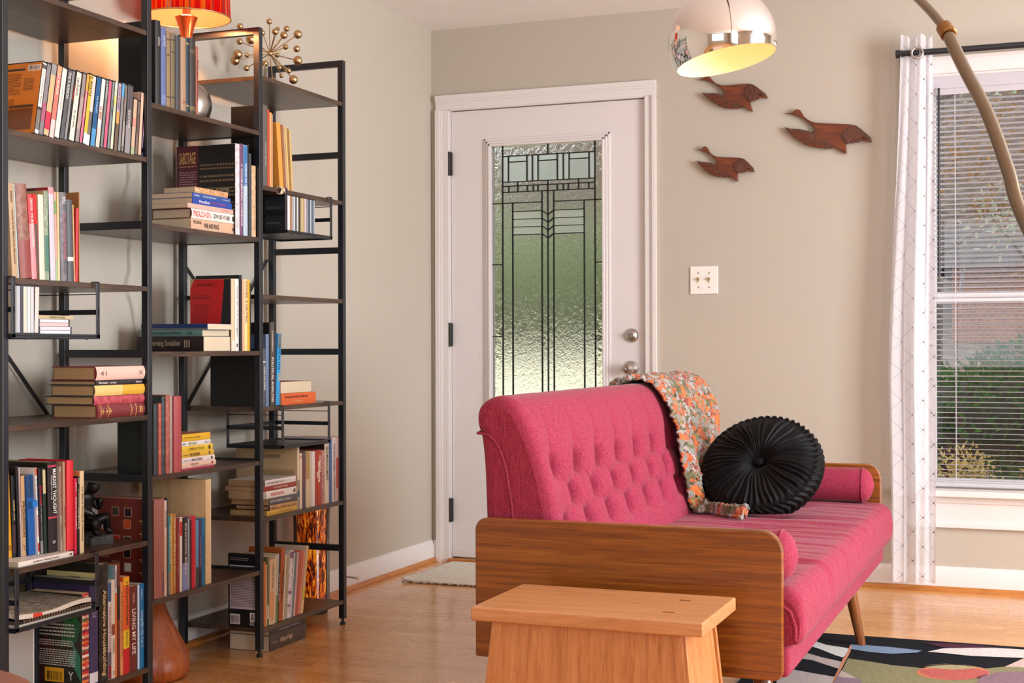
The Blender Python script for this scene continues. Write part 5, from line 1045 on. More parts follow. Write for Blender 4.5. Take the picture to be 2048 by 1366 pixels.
def room():
    b = MB()
    b.box(-.1, RX + .1, BY - .1, .14, -.06, 0, 'floor')
    structure(b.build('floor'))
    b = MB()
    b.box(-.1, RX + .1, BY - .1, .14, H, H + .08, 'ceiling')
    structure(b.build('ceiling'))
    b = MB()
    b.box(-.12, 0, BY, .14, 0, H, 'wall')
    structure(b.build('wall_left'))
    b = MB()   # far wall around the door and the window
    y0, y1 = 0, .14
    b.box(0, DX0, y0, y1, 0, H, 'wall')
    b.box(DX0, DX1, y0, y1, DZ, H, 'wall')
    b.box(DX1, WX0, y0, y1, 0, H, 'wall')
    b.box(WX0, WX1, y0, y1, 0, WZ0, 'wall')
    b.box(WX0, WX1, y0, y1, WZ1, H, 'wall')
    b.box(WX1, RX, y0, y1, 0, H, 'wall')
    structure(b.build('wall_far'))
    b = MB()   # right wall with two window openings
    for ya, yb in ((BY, -7.5), (-5.7, -3.55), (-1.15, 0)):
        b.box(RX, RX + .12, ya, yb, 0, H, 'wall')
    for ya, yb in ((-7.5, -5.7), (-3.55, -1.15)):
        b.box(RX, RX + .12, ya, yb, 0, .7, 'wall')
        b.box(RX, RX + .12, ya, yb, 2.2, H, 'wall')
    structure(b.build('wall_right'))
    b = MB()
    b.box(0, 1.0, BY - .12, BY, 0, H, 'wall')
    b.box(3.6, RX, BY - .12, BY, 0, H, 'wall')
    b.box(1.0, 3.6, BY - .12, BY, 0, .75, 'wall')
    b.box(1.0, 3.6, BY - .12, BY, 2.25, H, 'wall')
    structure(b.build('wall_back'))
    for k, (x0, x1, y0, y1, z0, z1) in enumerate(((RX, RX + .1, -3.55, -1.15, .7, 2.2), (RX, RX + .1, -7.5, -5.7, .7, 2.2), (1.0, 3.6, BY - .1, BY, .75, 2.25))):
        b = MB()
        t = .06
        if x1 - x0 < .2:
            for a, c in ((y0, y0 + t), (y1 - t, y1), ((y0 + y1) / 2 - t / 2, (y0 + y1) / 2 + t / 2)):
                b.box(x0 - .01, x1, a, c, z0, z1, 'trim')
            for a, c in ((z0, z0 + t), (z1 - t, z1)):
                b.box(x0 - .01, x1, y0, y1, a, c, 'trim')
        else:
            for a, c in ((x0, x0 + t), (x1 - t, x1), ((x0 + x1) / 2 - t / 2, (x0 + x1) / 2 + t / 2)):
                b.box(a, c, y0, y1 + .01, z0, z1, 'trim')
            for a, c in ((z0, z0 + t), (z1 - t, z1)):
                b.box(x0, x1, y0, y1 + .01, a, c, 'trim')
        structure(b.build('window_%d' % (k + 2)))

    # baseboards with a bead on top and a wooden shoe moulding
    def base(name, pts):
        b = MB()
        (x0, y0), (x1, y1), (nx, ny) = pts
        prof = [(0, 0), (.014, 0), (.014, .072), (.010, .082), (.006, .094), (0, .097)]
        for seg in (prof,):
            vs, fs = [], []
            for (x, y) in ((x0, y0), (x1, y1)):
                for a, z in seg:
                    vs.append((x + nx * a, y + ny * a, z))
            n = len(seg)
            for i in range(n):
                fs.append((i, (i + 1) % n, n + (i + 1) % n, n + i))
            fs += [tuple(range(n)), tuple(range(2 * n - 1, n - 1, -1))]
            b.add(vs, fs, 'trim')
        o = structure(b.build(name, smooth=30))
        b = MB()
        vs, fs = [], []
        q = [(.014, 0)] + [(.014 + .017 * math.cos(t * PI / 12), .019 * math.sin(t * PI / 12)) for t in range(0, 7)]
        for (x, y) in ((x0, y0), (x1, y1)):
            for a, z in q:
                vs.append((x + nx * a, y + ny * a, z))
        n = len(q)
        for i in range(n):
            fs.append((i, (i + 1) % n, n + (i + 1) % n, n + i))
        fs += [tuple(range(n)), tuple(range(2 * n - 1, n - 1, -1))]
        b.add(vs, fs, 'shoe_moulding_wood')
        b.build('shoe_moulding', o, smooth=40)

    base('baseboard_left', ((0, BY), (0, 0), (1, 0)))
    base('baseboard_far', ((1.062, 0), (RX, 0), (0, -1)))
    base('baseboard_right', ((RX, BY), (RX, 0), (-1, 0)))
    b = MB()
    b.box(.014, .026, -.014, 0, 0, .097, 'trim')
    structure(b.build('trim_2'))


def casing(b, x0, x1, y, z0, z1, m='trim', vert=True, dirx=1):
    """stepped casing board; thick edge on the outside (dirx -1 left, +1 right)"""
    w = x1 - x0
    if vert:
        steps = [(0, .30, .019), (.30, .45, .015), (.45, .92, .011), (.92, 1, .007)]
        for a, c, th in steps:
            if dirx < 0:
                b.box(x0 + a * w, x0 + c * w, y - th, y, z0, z1, m)
            else:
                b.box(x1 - c * w, x1 - a * w, y - th, y, z0, z1, m)


def door():
    b = MB()   # casing round the door
    casing(b, .026, DX0 + .006, 0, 0, DZ, dirx=-1)
    casing(b, DX1 - .006, 1.061, 0, 0, DZ, dirx=1)
    z0, z1 = DZ - .004, 2.116
    hgt = z1 - z0
    for a, c, th in ((0, .30, .019), (.30, .45, .015), (.45, .92, .011), (.92, 1, .007)):
        b.box(.026, 1.061, -th, 0, z1 - c * hgt, z1 - a * hgt, 'trim')
    # jambs and stop
    b.box(DX0 - .002, DX0 + .006, -.002, .14, 0, DZ, 'trim')
    b.box(DX1 - .006, DX1 + .002, -.002, .14, 0, DZ, 'trim')
    b.box(DX0, DX1, -.002, .14, DZ - .004, DZ + .004, 'trim')
    b.box(DX0, DX0 + .02, .062, .09, 0, DZ, 'trim')
    b.box(DX1 - .02, DX1, .062, .09, 0, DZ, 'trim')
    b.box(DX0, DX1, .062, .09, DZ - .02, DZ, 'trim')
    structure(b.build('trim_1'))
    b = MB()
    b.box(DX0 - .002, DX1 + .002, -.03, .13, 0, .018, 'shoe_moulding_wood')
    structure(b.build('trim_3', bevel=.004))

    X0, X1, Z0, Z1 = .0965, 1.0065, .024, 2.0425
    GX0, GX1, GZ0, GZ1 = .2895, .8178, .655, 1.876
    b = MB()
    y0, y1 = .010, .056
    b.box(X0, GX0, y0, y1, Z0, Z1, 'door')
    b.box(GX1, X1, y0, y1, Z0, Z1, 'door')
    b.box(GX0, GX1, y0, y1, GZ1, Z1, 'door')
    b.box(GX0, GX1, y0, y1, Z0, GZ0, 'door')
    # bottom sweep
    b.box(X0, X1, y0 - .004, y0, Z0, Z0 + .03, 'door')
    d = structure(b.build('door_1'))
    # raised frame round the glass
    b = MB()
    for e, th in ((.034, .006), (.022, .012), (.010, .017)):
        for a in ((GX0 - e, GX0 - e + .012, GZ0 - e, GZ1 + e), (GX1 + e - .012, GX1 + e, GZ0 - e, GZ1 + e)):
            b.box(a[0], a[1], y0 - th, y0 + .001, a[2], a[3], 'door')
        for a in ((GX0 - e, GX1 + e, GZ1 + e - .012, GZ1 + e), (GX0 - e, GX1 + e, GZ0 - e, GZ0 - e + .012)):
            b.box(a[0], a[1], y0 - th, y0 + .001, a[2], a[3], 'door')
    b.build('glass_frame', d, bevel=.003)
    W_ = GX1 - GX0
    ux = lambda u: GX0 + u * W_
    yg = .03
    # panes of different textured glass
    zones = MB()

    def pane(u0, u1, z0, z1, m):
        zones.box(ux(u0), ux(u1), yg - .002, yg + .002, z0, z1, m)
    zl = [1.830, 1.714, 1.695, 1.668, 1.619, .717]
    pane(0, .093, GZ0, GZ1, 'granite_glass')
    pane(.918, 1, GZ0, GZ1, 'granite_glass')
    pane(.093, .918, 1.830, GZ1, 'granite_glass')
    pane(.093, .918, GZ0, .717, 'granite_glass')
    pane(.093, .918, 1.714, 1.830, 'frosted_glass')
    pane(.093, .918, 1.619, 1.714, 'rain_glass')
    pane(.093, .918, .717, 1.619, 'rain_glass')
    zones.build('art_glass', d)
    b = MB()   # clear bevelled squares, and the cream cross bars
    for u0, u1 in ((.155, .312), (.42, .583), (.697, .86)):
        b.box(ux(u0), ux(u1), yg - .005, yg - .0025, 1.716, 1.80, 'bevel_glass')
    for i in range(3):
        zt = 1.579 - i * .0345
        for u0, u1 in ((.186, .447), (.556, .821)):
            b.box(ux(u0), ux(u1), yg - .005, yg - .0025, zt - .032, zt - .001, 'frosted_glass')
    b.build('bevelled_glass', d, bevel=.0012)
    b = MB()
    r = .0022

    def vl(u, z0, z1):
        b.box(ux(u) - r, ux(u) + r, yg - .007, yg + .006, z0, z1, 'lead_came')

    def hl(z, u0, u1):
        b.box(ux(u0), ux(u1), yg - .007, yg + .006, z - r, z + r, 'lead_came')
    for u in (.093, .918):
        vl(u, GZ0, GZ1)
    for z in (1.830, 1.714, 1.695, 1.668):
        hl(z, .093, .918)
    vl(.502, 1.830, GZ1)
    vl(.502, .717, 1.714)
    vl(.502, GZ0, .717)
    hl(1.619, 0, .449)
    hl(1.619, .554, 1)
    for z in (1.344, 1.02):
        hl(z, 0, .093)
        hl(z, .918, 1)
    hl(.717, 0, 1)
    for u in (.449, .554):
        vl(u, .717, 1.668)
    for u in (.184, .823):
        vl(u, .717, 1.619)
    for u0, u1 in ((.147, .315), (.416, .587), (.692, .867)):
        vl(u0, 1.714, 1.830)
        vl(u1, 1.714, 1.830)
        hl(1.803, u0, u1)
    for u in (.364, .64):
        vl(u, 1.714, 1.830)
    for u in (.23, .774):
        vl(u, 1.695, 1.714)
    for u in (.15, .232, .318, .372, .413, .587, .64, .684, .774, .864):
        vl(u, 1.668, 1.695)
    for i in range(4):
        z = 1.5795 - i * .0345
        hl(z, .184, .449)
        hl(z, .554, .823)
        for a, c in ((.449, .502), (.554, .502)):
            b.bar((ux(a), yg, z + .002), (ux(c), yg, z - .019), .012, .0044, 'lead_came')
    b.build('lead_came', d)
    for i, z in enumerate((1.806, 1.03, .235)):
        b = MB()
        b.box(DX0 - .001, DX0 + .013, -.009, .012, z - .052, z + .052, 'black_iron')
        b.tube([(DX0 + .005, -.008, z - .054), (DX0 + .005, -.008, z + .054)], .006, 'black_iron', 10)
        b.build('hinge', d, smooth=40)
    b = MB()   # deadbolt
    cx, cz = .9446, 1.0219
    yy = y0
    prof = [(0, .020), (.010, .020), (.012, .017), (.020, .014), (.026, .010), (.030, .004), (.031, 0)]
    vs = MB()
    vs.lathe(prof[::-1], 'brushed_nickel', 32)
    b.add([(cx + p[0], yy - p[2], cz + p[1]) for p in vs.v], vs.f, 'brushed_nickel')
    b.bar((cx - .010, yy - .024, cz + .008), (cx + .010, yy - .024, cz - .008), .006, .014, 'brushed_nickel', (0, 1, 0))
    b.build('deadbolt', d, smooth=35)
    b = MB()   # knob
    cx, cz = .9419, .8794
    vs = MB()
    vs.lathe([(.033, 0), (.032, .006), (.020, .010), (.011, .014), (.011, .026), (.020, .032), (.027, .042), (.027, .052), (.021, .060), (.008, .064), (.0065, .061), (0, .061)], 'brushed_nickel', 32)
    b.add([(cx + p[0], yy - p[2], cz + p[1]) for p in vs.v], vs.f, 'brushed_nickel')
    b.build('door_knob', d, smooth=35)
    b = MB()
    b.box(X1 - .002, X1 + .004, y0 - .003, y0 + .03, .84, .92, 'black_iron')
    b.build('latch_plate', d)


def window():
    b = MB()   # casing, stool, apron
    casing(b, WX0 - .068, WX0 + .004, 0, .40, WZ1, dirx=-1)
    casing(b, WX1 - .004, WX1 + .09, 0, .40, WZ1, dirx=1)
    b.box(WX0 - .068, WX1 + .09, -.019, 0, WZ1 - .004, 2.12, 'trim')
    b.box(WX0 - .068, WX1 + .09, -.024, 0, 2.112, 2.124, 'trim')
    b.box(WX0 - .11, WX1 + .11, -.055, .10, .378, .402, 'trim')
    b.box(WX0 - .068, WX1 + .09, -.012, 0, .262, .378, 'trim')
    b.box(WX0 - .068, WX1 + .09, -.019, 0, .350, .378, 'trim')
    b.box(WX0 - .068, WX1 + .09, -.021, 0, .252, .272, 'trim')
    # jamb liner
    b.box(WX0 - .002, WX0 + .012, 0, .14, .40, WZ1, 'trim')
    b.box(WX1 - .012, WX1 + .002, 0, .14, .40, WZ1, 'trim')
    b.box(WX0, WX1, 0, .14, WZ1 - .012, WZ1 + .002, 'trim')
    wobj = structure(b.build('window_1', bevel=.003))
    for nm, y, z0, z1 in (('upper_sash', .105, 1.15, 2.05), ('lower_sash', .075, .40, 1.19)):
        b = MB()
        t = .042
        b.box(WX0 + .012, WX0 + .012 + t, y - .015, y + .015, z0, z1, 'trim')
        b.box(WX1 - .012 - t, WX1 - .012, y - .015, y + .015, z0, z1, 'trim')
        b.box(WX0 + .012 + t, WX1 - .012 - t, y - .0145, y + .0145, z1 - t, z1, 'trim')
        b.box(WX0 + .012 + t, WX1 - .012 - t, y - .0145, y + .0145, z0, z0 + t, 'trim')
        s = b.build(nm, wobj, bevel=.003)
        b = MB()
        b.box(WX0 + .05, WX1 - .05, y - .002, y + .002, z0 + .03, z1 - .03, 'pane')
        b.build('glass_pane', s)
    # mini blind
    t = thing('window_blind', (2.75, .03, 2.05), 'white horizontal mini blind, slats open, hanging in the front window', 'window blind')
    xa, xb = WX0 + .016, WX1 - .016
    b = MB()
    b.box(xa, xb, .012, .05, 2.015, 2.046, 'slat')
    b.build('head_rail', t, bevel=.004)
    b = MB()
    for z0, z1, y in ((2.0, 2.05, .004), (1.975, 2.0, .007)):
        b.box(xa - .003, xb + .003, y, y + .006, z0, z1, 'slat')
    b.build('valance', t, bevel=.003)
    b = MB()
    z = 1.955
    while z > .435:
        n = 6
        vs = []
        for x in (xa, xb):
            for k in range(n):
                s = k / (n - 1)
                yy = .018 + .025 * s
                vs.append((x, yy, z + .0014 * (1 - (2 * s - 1) ** 2) + .0042 * (.5 - s)))
        b.add(vs, [(k, k + 1, n + k + 1, n + k) for k in range(n - 1)], 'slat')
        z -= .0208
    b.build('slats', t, smooth=180)
    b = MB()
    b.box(xa, xb, .017, .045, .412, .428, 'slat')
    b.build('bottom_rail', t, bevel=.004)
    b = MB()
    for x in (2.2829, 2.75, 3.2):
        b.tube([(x, .014, 2.01), (x, .014, .42)], .0009, 'slat', 6)
        b.tube([(x, .046, 2.01), (x, .046, .42)], .0009, 'slat', 6)
    b.build('ladder_cord', t)
    b = MB()
    b.tube([(2.2235, -.004, 2.0), (2.2235, -.006, 1.99), (2.2225, -.008, 1.245)], .0045, 'black_metal', 8)
    b.build('tilt_wand', t, smooth=60)
    # rod and curtain
    t = thing('curtain_rod', (2.5, -.1, 2.127), 'black metal curtain rod above the front window', 'curtain rod')
    b = MB()
    b.tube([(2.09, -.1, 2.129), (3.6, -.1, 2.129)], .0125, 'black_metal', 16)
    b.build('rod', t, smooth=40)
    b = MB()
    b.tube([(2.068, -.1, 2.129), (2.069, -.1, 2.129), (2.093, -.1, 2.129)], [.0155, .0165, .0165], 'black_metal', 16)
    b.build('finial', t, smooth=40)
    b = MB()
    for x in (3.5,):
        b.tube([(x, 0, 2.129), (x, -.1, 2.129)], .006, 'black_metal', 10)
    b.build('bracket', t, smooth=40)
    b = MB()
    nx, nz = 150, 70
    uv = []
    vs = []
    for j in range(nz):
        tz = j / (nz - 1)
        z = 2.196 - tz * (2.196 - .040)
        xl = 2.084 - .048 * min(1, tz * 1.6) + .004 * math.sin(tz * 9)
        xr = 2.205 + .012 * math.sin(min(1, tz * 1.4) * PI * .5) - .006 * tz
        for i in range(nx):
            s = i / (nx - 1)
            amp = .022 + .010 * math.sin(tz * 3)
            ph = s * 2 * PI * 1.9 + .5 + .35 * math.sin(tz * 4)
            y = -.098 - amp * .55 * math.sin(ph) - .008 * math.sin(ph * 2.3 + tz * 5)
            x = xl + (xr - xl) * s + .004 * math.sin(ph * 2 + 1)
            zz = z + (.008 * math.sin(ph) if j == 0 else 0)
            vs.append((x, y, zz))
            uv.append((s * 2.1, tz * 2.156 / .115))
    fs = [(j * nx + i, j * nx + i + 1, (j + 1) * nx + i + 1, (j + 1) * nx + i) for j in range(nz - 1) for i in range(nx - 1)]
    b.add(vs, fs, 'sheer')
    b.uv = uv
    c = b.build('sheer_curtain', origin=(2.13, -.098, .04), smooth=180)
    tag(c, 'sheer white curtain panel with grey diamond lattice and dots', 'curtain')
    b = MB()
    b.tube([(2.152 + .021 * math.cos(a), -.122 + .003 * math.cos(a), 2.124 + .021 * math.sin(a)) for a in [2 * PI * k / 24 for k in range(25)]], .005, 'brushed_nickel', 10, False)
    b.build('grommet', c, smooth=60)
    b = MB()
    b.add([(2.192, -.075, .045), (2.204, -.075, .045), (2.203, -.078, 2.17), (2.191, -.078, 2.17)], [(0, 1, 2, 3)], 'sheer')
    # side hem folded double
    b.uv = [(0, 0), (.06, 0), (.06, 16), (0, 16)]
    b.build('side_hem', c)


def wall_things():
    # switch plate
    t = thing('light_switch', (1.2675, 0, 1.2545), 'white double light switch plate right of the door', 'light switch')
    b = MB()
    b.box(1.2075, 1.3275, -.006, 0, 1.1955, 1.3135, 'white_plastic')
    b.build('cover_plate', t, bevel=.003)
    for x in (1.2445, 1.2905):
        b = MB()
        b.box(x - .004, x + .004, -.009, -.005, 1.243, 1.266, 'ivory_plastic')
        b.bar((x, -.006, 1.255), (x, -.018, 1.262), .008, .009, 'gold_brushed')
        b.build('toggle', t, bevel=.001)
        for z in (1.2245, 1.2845):
            b = MB()
            b.tube([(x, -.0055, z), (x, -.0075, z)], .003, 'gold_brushed', 10)
            b.build('screw', t)
    # three carved birds
    for lab, body, wing, far in BIRDS:
        cx = sum(p[0] for p in body) / len(body)
        cz = sum(p[1] for p in body) / len(body)
        t = thing('carved_bird', (cx, -.014, cz), lab, 'wall decoration', 'carved birds on the far wall')
        b = MB()
        b.prism(body, -.024, -.004, 'carved_bird_wood')
        b.build('bird_body', t, bevel=.003, seg=3)
        for pl in (wing, far):
            b = MB()
            b.prism(pl, -.030, -.023, 'carved_feather_wood')
            n = len(pl)
            for i in range(n // 2, n - 1):
                a, j = pl[i], n - 1 - i
                c = pl[min(j + 2, n - 1)]
                b.bar((a[0], -.0305, a[1]), (a[0] * .35 + c[0] * .65, -.0305, a[1] * .35 + c[1] * .65), .0035, .002, 'carved_bird_wood', (0, 1, 0))
            b.build('wing', t, bevel=.001)
    # spring door stop on the left baseboard
    t = thing('door_stop', (.014, -.875, .062), 'metal spring door stop on the left baseboard', 'door stop')
    b = MB()
    b.tube([(.012, -.875, .063), (.07, -.875, .061)], .0036, 'brushed_nickel', 10)
    b.build('spring', t, smooth=40)
    b = MB()
    b.tube([(.07, -.875, .061), (.083, -.875, .0605)], .007, 'white_plastic', 12)
    b.build('rubber_tip', t, smooth=40)


# ------------------------------------------------------------------ the bookcase
POSTS = [-3.142, -2.573, -1.993, -1.442]          # centre lines of the four frames
L_OUT = [.0876, .4369, .7869, 1.1434, 1.4886, 1.8363]
L_LEFT = [.0952, .4442, .7904, 1.1452, 1.5017, 1.8516]
L_MID = [.2742, .6194, .9646, 1.3214, 1.6568]
FX = .324


def bookcase():
    t = thing('bookcase', (.17, -2.29, 0), 'tall black metal bookcase with dark wood shelves in three staggered bays', 'bookcase')
    for i, y in enumerate(POSTS):
        for x0 in (FX - .021, .021):
            b = MB()
            b.box(x0, x0 + .021, y - .010, y + .010, .022, 1.985, 'black_metal')
            b.build('post', t, bevel=.0012)
            b = MB()
            b.tube([(x0 + .0105, y, 0), (x0 + .0105, y, .009), (x0 + .0105, y, .010), (x0 + .0105, y, .024)], [.0095, .0095, .005, .005], 'black_rubber', 14)
            b.build('levelling_foot', t)
        for z in [1.985] + L_MID:
            top = z if z > 1.9 else z + .006
            b = MB()
            b.box(.042, FX - .021, y - .009, y + .009, top - .022, top, 'black_metal')
            b.build('top_rail' if z > 1.9 else 'side_rail', t, bevel=.001)
    for k in range(3):
        y0, y1 = POSTS[k] + .0105, POSTS[k + 1] - .0105
        for z in (L_LEFT, L_MID, L_OUT)[k]:
            b = MB()
            b.box(.022, FX - .002, y0, y1, z - .014, z, 'rustic_board')
            b.build('shelf', t, bevel=.0008)
    for (ya, za), (yb, zb) in (((-1.452, 1.290), (-1.983, .750)), ((-1.983, 1.262), (-1.452, .83)), ((-3.13, 1.31), (-2.583, .748)), ((-2.583, 1.30), (-3.13, .76))):
        b = MB()
        b.bar((.0155, ya, za), (.0155, yb, zb), .003, .014, 'black_metal', (1, 0, 0))
        b.build('cross_brace', t)


def basket(y0, y1, zs, zt, lab):
    """wire rack hung on a shelf: four flat straps, side slats and a sheet tray"""
    xf, xb = .337, .128
    t = thing('hanging_rack', ((xf + xb) / 2, (y0 + y1) / 2, zt), lab, 'hanging rack', 'wire racks hung under the shelves')
    b = MB()
    b.box(xb, xf, y0, y1, zt - .0025, zt, 'black_tray')
    b.box(xf - .004, xf, y0, y1, zt - .008, zt + .004, 'black_metal')
    b.box(xb, xb + .004, y0, y1, zt - .008, zt + .004, 'black_metal')
    for y in (y0, y1 - .004):
        b.box(xb, xf, y, y + .004, zt - .008, zt + .004, 'black_metal')
    b.build('tray', t, bevel=.0008)
    for y in (y0 + .0075, y1 - .0075):
        b = MB()
        pts = [(xf - .001, zt - .006), (xf - .001, zs + .0005)]
        b.box(xf - .003, xf, y - .007, y + .007, zt - .006, zs + .001, 'black_metal')
        b.box(FX - .006, xf, y - .007, y + .007, zs + .0006, zs + .003, 'black_metal')
        b.build('front_strap', t, bevel=.0014)
        b = MB()
        b.box(xb, xb + .003, y - .007, y + .007, zt - .006, zs - .016, 'black_metal')
        b.build('rear_strap', t, bevel=.001)
        b = MB()
        hgt = zs - zt
        b.box(xb, xf, y - .0015, y + .0015, zt + hgt * .40, zt + hgt * .40 + .013, 'black_metal')
        b.tube([(xb, y, zs - .030), (xf, y, zs - .030)], .0015, 'black_metal', 6)
        b.build('side_slat', t)
    for yq in (y0 + .05, y1 - .05):
        b = MB()
        b.sphere((xf - .004, yq, zt - .006), .0045, 'black_metal', 10, 6)
        b.build('rivet', t, smooth=60)
    b = MB()
    b.box(xb, xb + .003, y0, y1, zt + (zs - zt) * .40, zt + (zs - zt) * .40 + .013, 'black_metal')
    b.build('rear_slat', t)


# ------------------------------------------------------------------ books
def darker(c, k=.7):
    c = c.strip('#')
    return '#%02x%02x%02x' % tuple(int(int(c[i:i + 2], 16) * k) for i in (0, 2, 4))


def book_meshes(h, t, d, it):
    k = it.get('k', 'pb')
    c = it['c']
    cover = it.get('cover', c)
    wear = it.get('wear', 0)
    gl = {'dvd': .22, 'cd': .2, 'hb': .5, 'pb': .42}[k]
    b = MB()
    pg = None
    bulge = 0 if k in ('dvd', 'cd') else min(.006, t * .16) if k == 'hb' else min(.0015, t * .06)
    arc = lambda y: bulge * (1 - (2 * y / t - 1) ** 2)
    if k in ('dvd', 'cd'):
        b.box(-d, 0, 0, t, 0, h, 'case_plastic')
        e = .003
        face_bg = it.get('face', {}).get('bg', c)
        b.add([(-d + e, -.0002, e), (-e * .5, -.0002, e), (-e * .5, -.0002, h - e), (-d + e, -.0002, h - e)], [(0, 1, 2, 3)], paper(face_bg, gl))
        b.add([(-d + e, t + .0002, e), (-e * .5, t + .0002, e), (-e * .5, t + .0002, h - e), (-d + e, t + .0002, h - e)], [(3, 2, 1, 0)], paper(c, gl))
    else:
        tc = .0024 if k == 'hb' else .0007
        tc = min(tc, t * .22)
        n = 8
        out = [(-d, 0), (0, 0)] + [(arc(t * i / n), t * i / n) for i in range(1, n)] + [(0, t), (-d, t)]
        inn = [(-d, t - tc), (-tc, t - tc), (-tc, tc), (-d, tc)]
        poly = out + inn
        b.prism(poly, 0, h, paper(cover, gl, bool(wear)), 'xy')
        e = .0035 if k == 'hb' else .0008
        pg = MB()
        pg.box(-d + e, -tc - .0003, tc + .0002, t - tc - .0002, e, h - e, 'pages_old' if it.get('old') else 'pages')

    def sp(a, b_, s0, s1, col, off, worn=False):
        n = 6
        vs = []
        for z in (h * (1 - b_), h * (1 - a)):
            for i in range(n + 1):
                y = t * (s0 + (s1 - s0) * i / n)
                vs.append((arc(y) + off, y, z))
        b.add(vs, [(i, i + 1, n + 2 + i, n + 1 + i) for i in range(n)], paper(col, gl, worn))
    if k in ('dvd', 'cd'):
        e = .004 / h if k == 'dvd' else .006 / h
        sp(e, 1 - e, .05, .95, c, .0002)
    elif cover != c:
        sp(0, 1, .02, .98, c, .0002, bool(wear))
    s0, s1 = (.05, .95) if k in ('dvd', 'cd') else (0.01, .99)
    if it.get('stripes'):
        cs = ['#c9323a', '#e3d8c4', '#5c2440', '#d99a52', '#8c1f2c', '#d8c9a0', '#3c6a4a', '#e07a3a']
        for i in range(34):
            sp(i / 34, (i + 1) / 34, .01, .99, cs[(i * 5 + i // 7) % 8], .0002)
    for a, q, col in it.get('bands', []):
        sp(max(a, .004), min(q, .996), s0, s1, col, .0004)
    for u0, u1, a, q, col in it.get('halves', []):
        sp(max(a, .004), min(q, .996), max(u0, s0), min(u1, s1), col, .0006)
    if 'dot' in it:
        a, r, col = it['dot']
        r *= t
        b.add([(arc(t * .5) + .0008, t * .5 + r * math.cos(q * PI / 10), h * (1 - a) + r * math.sin(q * PI / 10)) for q in range(20)], [tuple(range(20))], paper(col))
    if 'tab' in it:
        a, q, col = it['tab']
        b.box(-.002, .014, t * .15, t * .85, h * (1 - q), h * (1 - a), paper(col))
    for s, a, q, hf, col, off in it.get('tx', []):
        if s not in TEXT:
            continue
        vs, fs = TEXT[s]
        P = []
        for u, v in vs:
            y = t * (.5 + off) + (v - .5) * hf * t
            P.append((arc(min(max(y, 0), t)) + .0010, y, h * (1 - (a + (q - a) * u))))
        b.add(P, fs, paper(col))
    fc = it.get('face')
    if fc:
        def fr(u0, u1, v0, v1, col, off):
            x0, x1 = -d + u0 * d, -d + u1 * d
            b.add([(x0, -off, v0 * h), (x1, -off, v0 * h), (x1, -off, v1 * h), (x0, -off, v1 * h)], [(0, 1, 2, 3)], paper(col, gl))
        if k not in ('dvd', 'cd'):
            fr(.002, .995, .003, .997, fc['bg'], .0002)
        if fc.get('tri'):
            pts = [(.84, .997), (.995, .997), (.995, .003), (.70, .003)]
            b.add([(-d + u * d, -.0004, v * h) for u, v in pts[::-1]], [(0, 1, 2, 3)], paper('#101218'))
            pts = [(.003, .997), (.003, .86), (.10, .997)]
            b.add([(-d + u * d, -.0004, v * h) for u, v in pts], [(0, 1, 2)], paper('#b59a6c'))
        if fc.get('blob'):
            for col, pts in (('#1d5c38', [(.5, .95), (.8, .9), (.85, .75), (.98, .68), (.9, .5), (.78, .42), (.6, .46), (.66, .7), (.5, .8)]),
                             ('#2f7a60', [(.8, .5), (.96, .34), (.98, .06), (.86, .2), (.7, .3), (.84, .4)]),
                             ('#4a2a22', [(.03, .02), (.35, .04), (.3, .2), (.55, .34), (.34, .55), (.16, .48), (.1, .25)])):
                b.add([(-d + u * d, -.0004, v * h) for u, v in pts], [tuple(range(len(pts)))], paper(col))
        if fc.get('grid'):
            rg = random.Random(3)
            fr(.0, .36, .003, .997, '#8a2a24', .0004)
            fr(.14, .3, .003, .997, '#6b5145', .0006)
            for i in range(5):
                for j in range(6):
                    if rg.random() < .72:
                        u, v = .16 + i * .125 + rg.uniform(-.01, .01), .12 + j * .14 + rg.uniform(-.015, .015)
                        fr(u, u + .085, v, v + .095, '#b58a72', .0008)
                        fr(u + .008, u + .077, v + .008, v + .087, rg.choice(['#1d1614', '#d6cfc4', '#c2451f', '#7a5a2c', '#8c4a3a', '#3a3a2e', '#a8281c']), .0010)
            for j in range(6):
                fr(.84, .93, .12 + j * .13, .135 + j * .13, '#c9a052', .0008)
                fr(.86, .93, .095 + j * .13, .108 + j * .13, '#c9a052', .0008)
        for u0, u1, v0, v1, col in fc.get('rect', []):
            fr(u0, u1, v0, v1, col, .0005)
        for u0, u1, v0, v1, col in fc.get('bar', []):
            rg = random.Random(5)
            u = u0
            while u < u1:
                w_ = (u1 - u0) / 34 * rg.choice((1, 1, 2))
                fr(u, min(u + w_, u1), v0, v1, col, .0008)
                u += w_ + (u1 - u0) / 34 * rg.choice((1, 1, 2))
        for u0, u1, v0, v1, n, col in fc.get('lines', []):
            rg = random.Random(int(u0 * 997 + v0 * 131))
            for i in range(n):
                vv = v1 - (i + .5) * (v1 - v0) / n
                hh = (v1 - v0) / n * .22
                u = u0
                end = u1 - (rg.uniform(.0, .3) * (u1 - u0) if i % 5 == 4 else 0)
                while u < end - .01:
                    wd = rg.uniform(.018, .06)
                    fr(u, min(u + wd, end), vv - hh, vv + hh, col, .0008)
                    u += wd + .012
        for s, u0, u1, v0, v1, col in fc.get('tx', []):
            if s in TEXT:
                vs, fs = TEXT[s]
                b.add([(-d + (u0 + (u1 - u0) * u) * d, -.0010, (v0 + (v1 - v0) * v) * h) for u, v in vs], fs, paper(col))
    return b, pg


